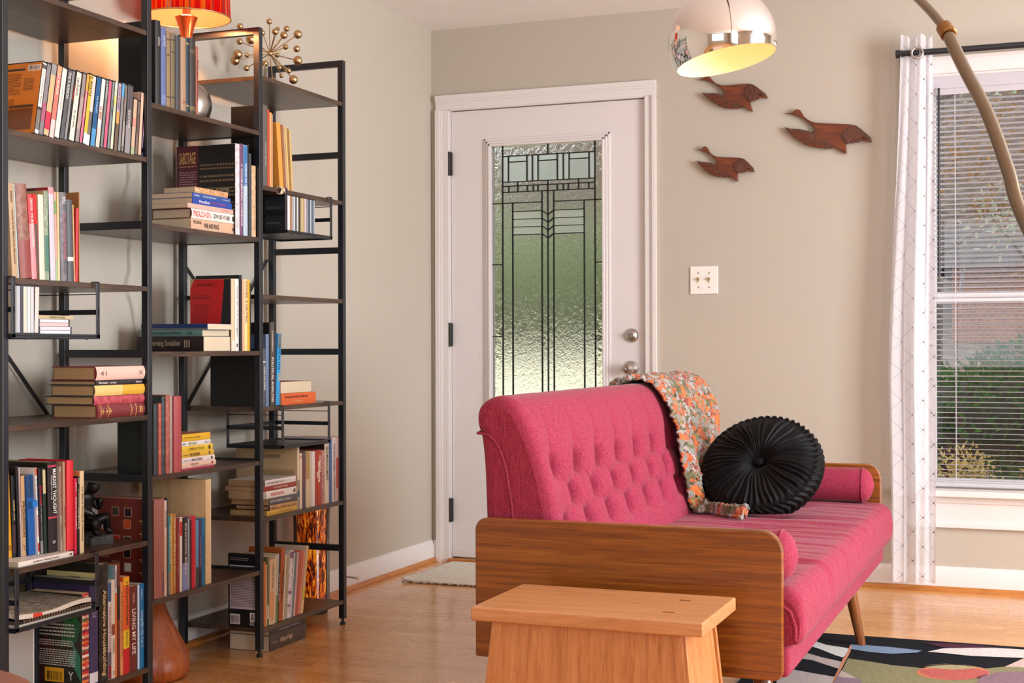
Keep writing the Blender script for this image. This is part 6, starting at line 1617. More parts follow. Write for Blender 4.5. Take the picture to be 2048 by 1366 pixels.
ORD = ['first', 'second', 'third', 'fourth', 'fifth', 'sixth', 'seventh', 'eighth', 'ninth', 'tenth', 'eleventh', 'twelfth', 'thirteenth', 'fourteenth',
       'fifteenth', 'sixteenth', 'seventeenth', 'eighteenth', 'nineteenth', 'twentieth', 'twenty-first', 'twenty-second', 'twenty-third', 'twenty-fourth',
       'twenty-fifth', 'twenty-sixth', 'twenty-seventh']
KIND = {'dvd': ('dvd_case', 'DVD case'), 'cd': ('cd_case', 'CD case'), 'hb': ('hardback_book', 'book'), 'pb': ('paperback_book', 'book')}


def put_book(it, h, t, d, loc, rot, label, group, pages_old=False):
    it = dict(it)
    if pages_old:
        it['old'] = 1
    b, pg = book_meshes(h, t, d, it)
    nm, cat = KIND[it.get('k', 'pb')]
    o = b.build(nm)
    o.location, o.rotation_euler = loc, rot
    tag(o, label, cat, group)
    if pg:
        pg.build('page_block', o, local=True)
    return o


def all_books():
    strings = []
    for R in UPRIGHT + STACKS:
        for it in R['items']:
            strings += [x[0] for x in it.get('tx', [])] + [x[0] for x in it.get('face', {}).get('tx', [])]
    for it in FRONT_SPINES:
        strings += [x[0] for x in it['tx']] if 'tx' in it else []
    strings += ["de Bono's Thinking Course"]
    collect_text(strings)
    for R in UPRIGHT:
        n = len(R['items'])
        for i, it in enumerate(R['items']):
            a, t = it['lean'], it['t']
            y, z = it['y'], it['z'] + .0003
            if a > 0:
                y, z = y + t - t * math.cos(a), z + t * math.sin(a)
            lab = '%s, %s from left of %s' % (it['l'], ORD[i], R['phrase'])
            if len(lab.split()) > 16:
                lab = '%s, %s of %s' % (it['l'], ORD[i], R['phrase'])
            put_book(it, it['h'], t, it['d'], (it['x'], y, z), (-a, 0, 0), lab, R['group'], R['key'] in 'BEPLQ')
    for R in STACKS:
        n = len(R['items'])
        for i, it in enumerate(R['items']):
            x, y, z = it['x'], it['y'], it['z'] + .0003
            pos = 'bottom' if i == 0 else 'top' if i == n - 1 else ORD[i] + ' up'
            lab = '%s, %s of %s' % (it['l'], pos, R['phrase'])
            if it.get('rev'):
                put_book(it, it['L'], it['t'], it['d'], (x - it['d'], y, z), (PI / 2, 0, PI), lab, R['group'])
            else:
                put_book(it, it['L'], it['t'], it['d'], (x, y + it['L'], z), (PI / 2, 0, 0), lab, R['group'], R['key'] in ('D', 'P2'))
    for it in FRONT_SPINES:
        it = dict(it, k='pb')
        put_book(it, it['x1'] - it['x0'], it['t'], it['d'], (it['x1'], it['y'], it['z'] + .0003), (PI / 2, 0, -PI / 2), it['l'], "books lying flat on the centre bay's third shelf")
    it = dict(c='#ded5cb', k='pb', tx=[["de Bono's Thinking Course", .26, .72, .55, '#6a5a50', 0], ], halves=[(.3, .7, .93, .97, '#5a4a44')])
    put_book(it, .203, .0122, .15, (.314, -2.886, .4446), (PI / 2, 0, 0), 'cream paperback titled Thinking Course, lying flat before the upright row', "books on the left bay's fourth shelf")


def shelf_objects():
    b = MB()
    for k in range(4):
        y = -1.880 + .004 * k
        b.tube([(FX - .004 + .011 * math.cos(a), y + .0015 * math.sin(3 * a), L_OUT[4] - .005 + .012 * math.sin(a)) for a in [2 * PI * q / 16 for q in range(17)]], .0018, simple('cream_twine', '#d9c8a6', rough=.9), 6, False)
    b.sphere((FX + .009, -1.872, L_OUT[4] - .004), .006, 'cream_twine', 10, 8)
    b.tube([(FX + .009, -1.872, L_OUT[4] - .004), (FX + .012, -1.864, L_OUT[4] - .014), (FX + .010, -1.858, L_OUT[4] - .022)], .0015, 'cream_twine', 6)
    tag(b.build('twine_knot', origin=(FX, -1.874, L_OUT[4]), smooth=60), 'cream twine knotted round the right shelf edge beside the CD rack', 'twine')
    # plywood board standing at the end of the lowest centre row
    b = MB()
    b.box(.075, .312, -2.286, -2.258, .2746, .585, 'pine_board')
    tag(b.build('wooden_board', origin=(.19, -2.272, .2746), bevel=.001), 'bare pine board standing upright on the lowest centre shelf', 'board')
    # round wooden ornament behind the red book
    b = MB()
    b.sphere((.20, -2.835, 1.1456 + .062), .062, 'teak_solid', 28, 18, (.6, .62, 1))
    tag(b.build('wooden_egg', origin=(.2, -2.835, 1.1456), smooth=180), 'rounded brown wooden ornament peeking out behind the slim red paperback', 'ornament')
    # thin grey pamphlet on the Governing Socialism books
    # dark statue
    t = thing('seated_figurine', (.215, -2.672, .4446), 'dark bronze seated figurine on a rough rock base', 'figurine')
    b = MB()

    def rock(u, v):
        a = 2 * PI * u
        rr = .036 * (1 + .13 * math.sin(5 * a + 1) + .08 * math.sin(11 * a)) * (1 if v < .7 else 1 - (v - .7) * 1.2)
        rg = math.sin(a * 23 + v * 40) * .0018
        return (.215 + 1.25 * (rr + rg) * math.cos(a), -2.672 + 1.35 * (rr + rg) * math.sin(a), .4446 + .022 * min(v / .7, 1) + .004 * math.sin(a * 7 + v * 9) * v)
    b.grid(rock, 64, 9, 'rock', wrapu=True)
    n = len(b.v)
    b.add([(.215, -2.672, .470)], [], 'rock')
    for i in range(64):
        b.f.append((i * 9 + 8, ((i + 1) % 64) * 9 + 8, n))
        b.mi.append(0)
    b.build('rock_base', t, smooth=180)
    # figure grown from a skin skeleton
    P = {'hip': (.205, -2.699, .497, 0.0317), 'waist': (.200, -2.704, .522, 0.0251), 'chest': (.203, -2.700, .556, 0.0317), 'neck': (.212, -2.692, .581, 0.0145), 'head': (.220, -2.684, .599, 0.0224), 'crown': (.222, -2.682, .612, 0.0172),
         'shl': (.207, -2.678, .566, 0.0158), 'ell': (.226, -2.666, .538, 0.0112), 'hal': (.234, -2.676, .570, 0.0092),
         'shr': (.200, -2.726, .566, 0.0158), 'elr': (.222, -2.730, .536, 0.0112), 'har': (.240, -2.704, .524, 0.0092),
         'hil': (.210, -2.684, .495, 0.0211), 'knl': (.245, -2.659, .520, 0.0165), 'anl': (.240, -2.654, .478, 0.0106), 'fol': (.258, -2.648, .473, 0.0092),
         'hir': (.208, -2.714, .495, 0.0211), 'knr': (.250, -2.714, .508, 0.0165), 'anr': (.246, -2.712, .478, 0.0106), 'for': (.264, -2.710, .473, 0.0092)}
    E_ = [('hip', 'waist'), ('waist', 'chest'), ('chest', 'neck'), ('neck', 'head'), ('head', 'crown'), ('chest', 'shl'), ('shl', 'ell'), ('ell', 'hal'), ('chest', 'shr'), ('shr', 'elr'), ('elr', 'har'),
          ('hip', 'hil'), ('hil', 'knl'), ('knl', 'anl'), ('anl', 'fol'), ('hip', 'hir'), ('hir', 'knr'), ('knr', 'anr'), ('anr', 'for')]
    ks = list(P)
    me = bpy.data.meshes.new('figure')
    me.from_pydata([tuple(Vector(P[k][:3]) - Vector((.215, -2.672, .4446))) for k in ks], [(ks.index(a), ks.index(c)) for a, c in E_], [])
    me.materials.append(MATS['bronze'])
    ob = bpy.data.objects.new('figure', me)
    COL.objects.link(ob)
    ob.parent = t
    ob.modifiers.new('skin', 'SKIN')
    for i, k in enumerate(ks):
        sv = me.skin_vertices[0].data[i]
        sv.radius = (P[k][3], P[k][3])
        sv.use_root = k == 'hip'
    md = ob.modifiers.new('subdivision', 'SUBSURF')
    md.levels = md.render_levels = 2
    # magazines in the lower wire rack
    for i, (z0, th, c, edge, y0, y1, x1, lab, sag) in enumerate((
            (.3016, .008, '#d9d4cc', 'white', -3.115, -2.83, .326, 'white magazine lowest in the left wire rack, under the black one', .0),
            (.3100, .008, '#15161b', 'black', -3.11, -2.822, .332, 'glossy black spiral-edged magazine in the left wire rack', .0),
            (.3184, .011, '#a39482', 'news', -3.108, -2.835, .329, 'curled newsprint magazine on top in the left wire rack', .040))):
        b = MB()
        mt = paper(c, .12 if edge == 'black' else .6, edge == 'news')

        def sheet(u, v, top):
            x = .135 + (x1 - .135) * u
            y = y0 + (y1 - y0) * v
            lift = sag * (1 - u) ** 1.3 * (.55 + .45 * math.cos(v * 3.2 - .4)) + (.004 * math.sin(v * 7 + u * 2) if sag else 0)
            z = z0 + lift + (th if top else 0)
            return (x, y, z)
        nu, nv = 10, 16
        b.grid(lambda u, v: sheet(u, v, True), nu, nv, mt)
        b.grid(lambda u, v: sheet(1 - u, v, False), nu, nv, mt)
        def side(fix, rev):
            pass
        for edge_pts in ([sheet(1, v / 15, True) for v in range(16)], [sheet(1, v / 15, False) for v in range(16)]),:
            top, bot = edge_pts
            b.add(top + bot, [(k, 16 + k, 17 + k, k + 1) for k in range(15)], paper('#cfc4b4', .7) if edge != 'black' else mt)
        for v in (0, 1):
            top = [sheet(u / 9, v, True) for u in range(10)]
            bot = [sheet(u / 9, v, False) for u in range(10)]
            b.add(top + bot, [(k, k + 1, 11 + k, 10 + k) if v == 0 else (k, 10 + k, 11 + k, k + 1) for k in range(9)], paper('#d9d0c2', .7) if edge != 'black' else mt)
        top = [sheet(0, v / 15, True) for v in range(16)]
        bot = [sheet(0, v / 15, False) for v in range(16)]
        b.add(top + bot, [(k, k + 1, 17 + k, 16 + k) for k in range(15)], mt)
        if edge == 'news':
            rg = random.Random(4)
            dk = paper('#4b4138')
            for r in range(26):
                u = .1 + r * .034
                v = .04
                while v < .95:
                    wd = rg.uniform(.02, .07)
                    q = [sheet(u, v, True), sheet(u + .012, v, True), sheet(u + .012, min(v + wd, .97), True), sheet(u, min(v + wd, .97), True)]
                    if rg.random() < .8:
                        b.add([(a, c_, e + .0006) for a, c_, e in q], [(0, 1, 2, 3)], dk)
                    v += wd + .015
            b.add([(x + .0004, y, z) for x, y, z in (sheet(1, .2, True), sheet(1, .32, True), sheet(1, .32, False), sheet(1, .2, False))], [(0, 1, 2, 3)], paper('#d23a26'))
        o = b.build('magazine', origin=(.23, (y0 + y1) / 2, z0), smooth=30)
        tag(o, lab, 'magazine', 'magazines in the lower wire rack')
        if edge == 'black':
            b = MB()
            for k in range(26):
                y = y0 + .02 + k * (y1 - y0 - .04) / 25
                b.box(x1 - .004, x1 + .0012, y - .002, y + .002, z0 + .001, z0 + th + .0006, paper('#6a4f36'))
            b.build('spiral_binding', o)
    # hanging clear cable
    t = None
    b = MB()
    pts = [(.075, -2.2361, 1.60)]
    for i in range(24):
        s = i / 23
        pts.append((.06 + .006 * math.sin(s * 21), -2.243 + .011 * math.sin(s * 9.5 + .7) + .004 * math.sin(s * 30), 1.60 - s * .44))
    pts += [(.055, -2.235, 1.13), (.05, -2.22, 1.09), (.04, -2.20, 1.02)]
    cm = simple('clear_cable', '#cdbb8c', rough=.15, spec=.8)
    b.tube(pts, .0028, 'clear_cable', 8)
    b.tube([(x + .004, y + .005 * math.sin(i * 1.3), z) for i, (x, y, z) in enumerate(pts)], .0022, 'clear_cable', 8)
    tag(b.build('lamp_cord', origin=(.06, -2.24, 1.02), smooth=60), 'clear twisted lamp cord hanging behind the left shelves', 'cord')
    # table lamp
    lx, ly, lz = .165, -2.165, 1.6571
    t = thing('table_lamp', (lx, ly, lz), 'orange lamp with striped drum shade and silver ball base on the bookcase', 'table lamp')
    b = MB()
    prof = [(.035, 0), (.055, .006), (.068, .025), (.076, .052), (.077, .072), (.070, .098), (.054, .120), (.034, .133), (.022, .139), (0, .139)]
    b.lathe([(0, 0)] + prof, 'brushed_nickel', 48, (lx, ly, lz))
    b.build('ball_base', t, smooth=40)
    b = MB()
    prof = [(.022, .136), (.0165, .16), (.0145, .20), (.0150, .25), (.018, .28), (.024, .306), (.030, .324), (.035, .335), (.032, .337), (0, .333)]
    b.lathe(prof, 'copper', 40, (lx, ly, lz))
    b.build('flared_neck', t, smooth=40)
    b = MB()
    b.tube([(lx, ly, lz + .33), (lx, ly, lz + .37)], .012, 'gold_brushed', 14)
    b.build('socket', t, smooth=40)
    b = MB()
    b.sphere((lx, ly, lz + .405), .020, 'bulb', 20, 12)
    b.build('light_bulb', t, smooth=180)
    b = MB()
    sr, sz0, sz1 = .134, lz + .333, lz + .56
    n = 96
    vs, uv = [], []
    for j in range(2):
        for k in range(n + 1):
            a = 2 * PI * k / n
            rr = sr - .008 * j
            vs.append((lx + rr * math.cos(a), ly + rr * math.sin(a), sz0 + (sz1 - sz0) * j))
            uv.append((k / n, j))
    b.add(vs, [(k, k + 1, n + 2 + k, n + 1 + k) for k in range(n)], 'shade')
    b.uv = uv
    sh = b.build('lamp_shade', t, smooth=180)
    b = MB()
    vs = []
    for j in range(2):
        for k in range(n):
            a = 2 * PI * k / n
            rr = sr - .0022 - .008 * j
            vs.append((lx + rr * math.cos(a), ly + rr * math.sin(a), sz0 + .001 + (sz1 - sz0 - .002) * j))
    b.add(vs, [(k, n + k, n + (k + 1) % n, (k + 1) % n) for k in range(n)], 'lining')
    b.build('shade_lining', sh, smooth=180)
    b = MB()
    for z in (sz0, sz1):
        b = MB()
        rr = sr if z == sz0 else sr - .008
        b.tube([(lx + rr * math.cos(2 * PI * k / 64), ly + rr * math.sin(2 * PI * k / 64), z) for k in range(65)], .0022, 'gold_brushed', 8, False)
        b.build('shade_trim', sh, smooth=60)
    b = MB()
    for k in range(3):
        a = 2 * PI * k / 3 + .4
        b.tube([(lx, ly, sz1 - .03), (lx + (sr - .009) * math.cos(a), ly + (sr - .009) * math.sin(a), sz1 - .012)], .0015, 'gold_brushed', 6)
    b.tube([(lx, ly, lz + .35), (lx + .035, ly, lz + .37), (lx + .035, ly, lz + .45), (lx, ly, sz1 - .03)], .0014, 'gold_brushed', 6)
    b.build('harp', sh)
    pl = bpy.data.lights.new('table_lamp_light', 'POINT')
    pl.energy, pl.color, pl.shadow_soft_size = 34, (1, .46, .17), .02
    po = bpy.data.objects.new('table_lamp_light', pl)
    COL.objects.link(po)
    po.location = (lx, ly, lz + .368)
    # starburst
    cx, cy, cz = .172, -1.687, 1.974
    t = thing('starburst_ornament', (cx, cy, 1.8366), 'gold starburst ornament with ball-tipped rods on the right bay top', 'ornament')
    ball = [(-5, -245, 24, .25), (-230, -200, 26, .3), (60, -195, 18, -.6), (130, -197, 25, -.3), (40, -168, 27, .6), (108, -143, 30, .55), (217, -155, 35, .1), (-237, -85, 27, -.2), (-147, -102, 38, .7), (123, -55, 23, -.75), (210, -43, 28, -.35),
            (55, 10, 22, -.95), (-250, 15, 39, .4), (-183, 18, 21, -.7), (-270, 63, 38, .25), (215, 47, 37, .5), (-40, 80, 26, -.85), (-185, 120, 25, -.3), (145, 130, 24, -.4), (73, 110, 19, -.85), (90, 172, 18, -.5), (182, 196, 36, .4), (-60, -160, 24, -.6), (-90, 190, 22, .35), (20, 208, 26, .3)]
    b = MB()
    b.sphere((cx, cy, cz), .009, 'gold_brushed', 16, 10)
    b.build('hub', t, smooth=180)
    vt, side, upv = Vector((-.504, .836, .203)), Vector((.857, .516, 0)), Vector((.105, -.174, .979))
    for px, py, rad, dep in ball:
        k = .00043
        v = side * (px * k) - upv * (py * k) - vt * (dep * .105)
        p = Vector((cx, cy, cz)) + v
        if p.x < .02:
            p.x = .02
        rr = rad * .00043 * .98
        if p.z - rr < 1.8366:
            p.z = 1.8368 + rr
        b = MB()
        b.tube([(cx, cy, cz), p], .0017, 'gold_brushed', 8)
        b.build('rod', t, smooth=60)
        b = MB()
        b.sphere(p, rr, 'gold_brushed', 20, 12)
        b.build('ball', t, smooth=180)
    # vases on the floor
    b = MB()
    prof = [(0, 0), (.098, 0), (.112, .006), (.120, .02), (.122, .04), (.116, .072), (.101, .106), (.082, .142), (.064, .178), (.050, .212), (.042, .24), (.040, .252), (.036, .252), (.038, .238), (0, .21)]
    b.lathe(prof, 'vase_wood_grain', 64, (.150, -2.345, 0))
    tag(b.build('wooden_vase', origin=(.15, -2.345, 0), smooth=50), 'teardrop orange-brown wooden vase on the floor under the centre bay', 'vase')
    t = thing('flame_lamp', (.098, -1.285, 0), 'tall cylinder lamp with fiery orange pattern on the floor behind the bookcase', 'floor lamp')
    fx, fy = .100, -1.285
    b = MB()
    b.lathe([(0, 0), (.058, 0), (.060, .008), (.057, .035), (.054, .04), (0, .04)], 'black_iron', 40, (fx, fy, 0))
    b.build('base', t, smooth=40)
    b = MB()
    prof = [(.0545, .04), (.0545, .30), (.056, .36), (.060, .42), (.066, .47), (.074, .52), (.072, .52), (.058, .42), (.0525, .30), (.0525, .042)]
    b.lathe(prof, 'flame', 56, (fx, fy, 0))
    b.build('patterned_glass', t, smooth=40)
    b = MB()
    for a in (.42, 3.5):
        p0 = (fx + .0555 * math.cos(a), fy + .0555 * math.sin(a))
        b.tube([(p0[0], p0[1], .03), (p0[0], p0[1], .32), (fx + .061 * math.cos(a), fy + .061 * math.sin(a), .42)], .011, 'smoked_glass', 12)
    b.build('side_seam', t, smooth=60)


# ------------------------------------------------------------------ sofa
SY0, SY1 = -2.83, -1.03       # outer faces of the two wooden ends
PROFILE = [(1.418, .40), (1.416, .50), (1.413, .60), (1.409, .70), (1.402, .765), (1.394, .790), (1.392, .815), (1.400, .838), (1.420, .854), (1.448, .862), (1.478, .857), (1.504, .838),
           (1.524, .805), (1.541, .770), (1.556, .730), (1.569, .685), (1.581, .640), (1.591, .595), (1.600, .548), (1.606, .500), (1.610, .450), (1.612, .40)]
TUFTS = []
for k in range(11):
    TUFTS.append((-2.690 + .1725 * k, .697))
for k in range(11):
    TUFTS.append((-2.7655 + .1725 * k, .628))
for k in range(11):
    TUFTS.append((-2.690 + .1725 * k, .558))


def smooth_profile(pts, n):
    """resample an open outline with Catmull-Rom"""
    P = [Vector((a, b)) for a, b in pts]
    out = []
    m_ = len(P) - 1
    for i in range(n):
        t = i / (n - 1) * m_
        k = min(int(t), m_ - 1)
        f = t - k
        p0, p1, p2, p3 = P[max(k - 1, 0)], P[k], P[k + 1], P[min(k + 2, m_)]
        out.append(.5 * ((2 * p1) + (p2 - p0) * f + (2 * p0 - 5 * p1 + 4 * p2 - p3) * f * f + (3 * p1 - p0 - 3 * p2 + p3) * f ** 3))
    return out


def seg_dist(y, z, a, b):
    ay, az = a
    by, bz = b
    dy, dz = by - ay, bz - az
    t = max(0, min(1, ((y - ay) * dy + (z - az) * dz) / (dy * dy + dz * dz)))
    return math.hypot(y - ay - t * dy, z - az - t * dz)


def tuft_depth(y, z, over):
    """inward displacement of the tufted face; over: 0 on the front, rising to 1 behind the roll"""
    d = 0
    creases = 9
    for ty, tz in TUFTS:
        if abs(ty - y) > .2:
            continue
        if ty < -2.75 or ty > -1.08:
            continue
        r2 = ((y - ty) / 1.05) ** 2 + (z - tz) ** 2
        d += .066 * math.exp(-r2 / (2 * .0138 ** 2))
        d += .014 * math.exp(-r2 / (2 * .042 ** 2))
        for oy, oz in ((.0863, -.069), (-.0863, -.069)):
            if tz + oz > .5 and -2.77 < ty + oy < -1.06:
                creases = min(creases, seg_dist(y, z, (ty, tz), (ty + oy, tz + oz)))
        if abs(tz - .697) < .01 and z >= .697:
            creases = min(creases, abs(y - ty))
    fade = 1 if z < .75 else max(0, 1 - over * 1.15)
    d += .0038 * fade * math.exp(-(creases / .0042) ** 2) + .0040 * fade * math.exp(-(creases / .02) ** 2)
    return d


def sofa():
    t = thing('sofa', (1.78, (SY0 + SY1) / 2, 0), 'raspberry pink button-tufted sofa with wooden ends and bolsters', 'sofa')
    # backrest
    ya, yb = SY0 + .028, SY1 - .028
    nu, nv = 260, 420
    prof = smooth_profile(PROFILE, nu)
    cxz = Vector((1.5, .62))
    b = MB()
    vs = []
    arcl = [0]
    for i in range(1, nu):
        arcl.append(arcl[-1] + (prof[i] - prof[i - 1]).length)
    itop = max(range(nu), key=lambda i: prof[i].y)
    for i in range(nu):
        p = prof[i]
        q0, q1 = prof[max(i - 1, 0)], prof[min(i + 1, nu - 1)]
        tg = (q1 - q0).normalized()
        nrm = Vector((-tg.y, tg.x))      # outward for this winding (rear, over, front)
        for j in range(nv):
            v = j / (nv - 1)
            # denser rows at the ends so that the edges round over
            y = ya + (yb - ya) * v
            e = min(y - ya, yb - y)
            ins = 0
            R = .034
            if e < R:
                ins = R - math.sqrt(max(0, R * R - (R - e) ** 2))
            off = -ins * .85
            if i > itop:
                over = 0
                off -= tuft_depth(y, p.y, max(0, (p.y - .75) / .11)) * min(1, max(0, e - .004) / .03)
            elif i > itop - 50:
                fade = (i - itop + 50) / 50
                for ty, tz in TUFTS[:11]:
                    if -2.75 < ty < -1.08:
                        c = abs(y - ty)
                        if c < .05:
                            off -= fade * (.003 * math.exp(-(c / .006) ** 2) + .003 * math.exp(-(c / .02) ** 2))
            q = p + nrm * off
            vs.append((q.x, y, q.y))
    fs = []
    for i in range(nu - 1):
        for j in range(nv - 1):
            a = i * nv + j
            fs.append((a, a + nv, a + nv + 1, a + 1))
    # rounded end caps
    for j, yy, rev in ((0, ya, False), (nv - 1, yb, True)):
        ring = [i * nv + j for i in range(nu)]
        f = tuple(ring)
        fs.append(f if not rev else f[::-1])
    fs.append(tuple([j for j in range(nv)] + [(nu - 1) * nv + j for j in range(nv - 1, -1, -1)]))
    b.add(vs, fs, 'pink_linen')
    back = b.build('backrest', t, smooth=50)
    b = MB()
    pp = [(1.402, .775), (1.425, .772), (1.445, .757), (1.461, .729), (1.473, .692), (1.482, .638), (1.489, .59), (1.494, .50)]
    pr = [(p.x, ya - .0035, p.y) for p in smooth_profile(pp, 40)]
    b.tube([(1.397, ya + .10, .779), (1.398, ya + .02, .777)] + pr, .0030, 'pink_linen', 8)
    for p0, p1 in (((1.464, ya - .001, .735), (1.468, ya - .0005, .80)), ((1.472, ya - .001, .70), (1.505, ya - .0005, .755)), ((1.404, ya - .001, .80), (1.425, ya - .001, .775))):
        b.tube([p0, p1], .0011, 'pink_linen', 6)
    b.build('piping', back, smooth=60)
    # seat cushion: rounded slab with pull wrinkles running front to back
    X0, X1, Y0, Y1, Z0, Z1 = 1.46, 2.152, SY0 + .03, SY1 - .03, .335, .456
    rnd = random.Random(11)
    wr = [(rnd.uniform(Y0 + .05, Y1 - .05), rnd.uniform(.005, .014), rnd.uniform(.0015, .0058), rnd.uniform(1.75, 2.08), rnd.uniform(.12, .32), rnd.uniform(-.12, .12)) for _ in range(60)]
    st = [(1.86, -2.5 + .31 * k) for k in range(5)]
    b = MB()
    R = .042
    sec = [(X0, Z0), (X0, (Z0 + Z1) / 2), (X0, Z1 - .01)]
    for k in range(26):
        sec.append((X0 + (X1 - R - X0) * (k + .5) / 26, Z1))
    for k in range(13):
        a = PI / 2 - PI / 2 * k / 12
        sec.append((X1 - R + R * math.cos(a), Z1 - R + R * math.sin(a)))
    for k in range(1, 8):
        sec.append((X1 + .003 * math.sin(PI * k / 8), Z1 - R - (Z1 - R - Z0 - .012) * k / 8))
    sec += [(X1 - .004, Z0 + .004), (X1 - .014, Z0)]
    ns, nv = len(sec), 420
    vs = []
    for i, (sx, sz) in enumerate(sec):
        for j in range(nv):
            y = Y0 + (Y1 - Y0) * j / (nv - 1)
            x, z = sx, sz
            e = min(y - Y0, Y1 - y)
            Re = .03
            ins = Re - math.sqrt(max(0, Re * Re - (Re - e) ** 2)) if e < Re else 0
            if z > .40:
                z -= ins * .8
            if x > 2.0:
                x -= ins * .35
            dep = 0
            for wy, ww, wd, wx, wl, sl in wr:
                dd = y - wy - sl * (x - wx)
                if abs(dd) < ww * 3:
                    if x < X1 - R:
                        fx = math.exp(-((x - wx) / wl) ** 2)
                    else:
                        fx = math.exp(-((X1 - wx) / wl) ** 2) * max(.25, (z - Z0) / (Z1 - Z0))
                    dep += wd * fx * math.exp(-(dd / ww) ** 2)
            top = x < X1 - R * .5
            if top and z > .42:
                crown = .010 * math.sin(PI * min(1, max(0, (x - X0) / (X1 - X0))))
                z += crown
                for tx, ty in st:
                    r2 = (x - tx) ** 2 + (y - ty) ** 2
                    z -= .022 * math.exp(-r2 / (2 * .022 ** 2)) + .008 * math.exp(-r2 / (2 * .07 ** 2))
                z -= dep
            elif z > Z0 + .01:
                x -= dep * .9
                z -= dep * .4 if z > .41 else 0
            vs.append((x, y, z))
    fs = []
    for i in range(ns - 1):
        for j in range(nv - 1):
            a = i * nv + j
            fs.append((a, a + nv, a + nv + 1, a + 1))
    fs.append(tuple(i * nv for i in range(ns)))
    fs.append(tuple(i * nv + nv - 1 for i in range(ns - 1, -1, -1)))
    fs.append(tuple([j for j in range(nv)] + [(ns - 1) * nv + j for j in range(nv - 1, -1, -1)]))
    b.add(vs, fs, 'pink_linen')
    seat = b.build('seat_cushion', t, smooth=55)
    b = MB()
    pts = [(1.9, Y0 - .001, Z1 - .027), (2.06, Y0 - .001, Z1 - .026), (2.10, Y0 - .001, Z1 - .032), (2.125, Y0 - .001, Z1 - .05), (2.135, Y0 - .001, Z1 - .08), (2.135, Y0 - .001, Z0 + .01)]
    b.tube(pts, .004, 'pink_linen', 8)
    b.build('seat_piping', seat, smooth=60)
    # upholstered base under the cushion
    b = MB()
    b.box(1.44, 2.122, SY0 + .03, SY1 - .03, .262, .337, 'pink_linen')
    b.build('seat_base', t, bevel=.014, seg=4, smooth=50)
    # wooden ends: rounded boards
    for y0, y1 in ((SY0, SY0 + .024), (SY1 - .024, SY1)):
        x0, x1, z0, z1, r = 1.405, 2.113, .262, .582, .046
        poly = []
        for cx, cz, a0, rr in ((x1 - r, z1 - r, 0, r), (x0 + r * .6, z1 - r * .6, PI / 2, r * .6), (x0 + .006, z0 + .006, PI, .006), (x1 - .02, z0 + .02, 1.5 * PI, .02)):
            for k in range(9):
                a = a0 + PI / 2 * k / 8
                poly.append((cx + rr * math.cos(a), cz + rr * math.sin(a)))
        b = MB()
        b.prism(poly, y0, y1, 'teak_veneer')
        b.build('wooden_end', t, bevel=.004, seg=3)
    # bolsters against the ends
    for yc, sgn in ((SY0 + .024 + .058, 1), (SY1 - .024 - .058, -1)):
        b = MB()
        dx_ = .034 if sgn > 0 else 0
        n = 40
        xs = [1.625, 1.628, 1.636] + [1.636 + (2.058 - 1.636) * k / 12 for k in range(1, 13)] + [2.066, 2.074, 2.080, 2.088, 2.094, 2.098]
        rs = [.018, .042, .053] + [.0555] * 12 + [.0548, .0525, .047, .037, .021, .007]
        vs = []
        for x, r in zip(xs, rs):
            for k in range(n):
                a = 2 * PI * k / n
                vs.append((x + dx_, yc + r * math.cos(a), .5180 + r * math.sin(a)))
        fs = []
        for i in range(len(xs) - 1):
            for k in range(n):
                fs.append((i * n + k, i * n + (k + 1) % n, (i + 1) * n + (k + 1) % n, (i + 1) * n + k))
        fs.append(tuple(range(n - 1, -1, -1)))
        fs.append(tuple((len(xs) - 1) * n + k for k in range(n)))
        b.add(vs, fs, 'pink_linen')
        bo = b.build('bolster', t, smooth=60)
        b = MB()
        b.tube([(2.064 + dx_, yc + .0555 * math.cos(2 * PI * k / 40), .5180 + .0555 * math.sin(2 * PI * k / 40)) for k in range(41)], .0028, 'pink_linen', 8, False)
        b.build('bolster_piping', bo, smooth=60)
    # splayed tapered legs
    for (xt, yt, xb, yb_) in ((1.52, SY0 + .17, 1.465, SY0 + .12), (2.03, SY0 + .17, 2.085, SY0 + .085), (1.52, SY1 - .17, 1.465, SY1 - .12), (2.02, SY1 - .185, 2.068, SY1 - .172)):
        b = MB()
        b.tube([(xt, yt, .275), (xt + (xb - xt) * .5, yt + (yb_ - yt) * .5, .14), (xb, yb_, .0115 if xb > 1.7 else 0)], [.0235, .019, .0135], 'teak_solid', 20)
        b.build('leg', t, smooth=40)


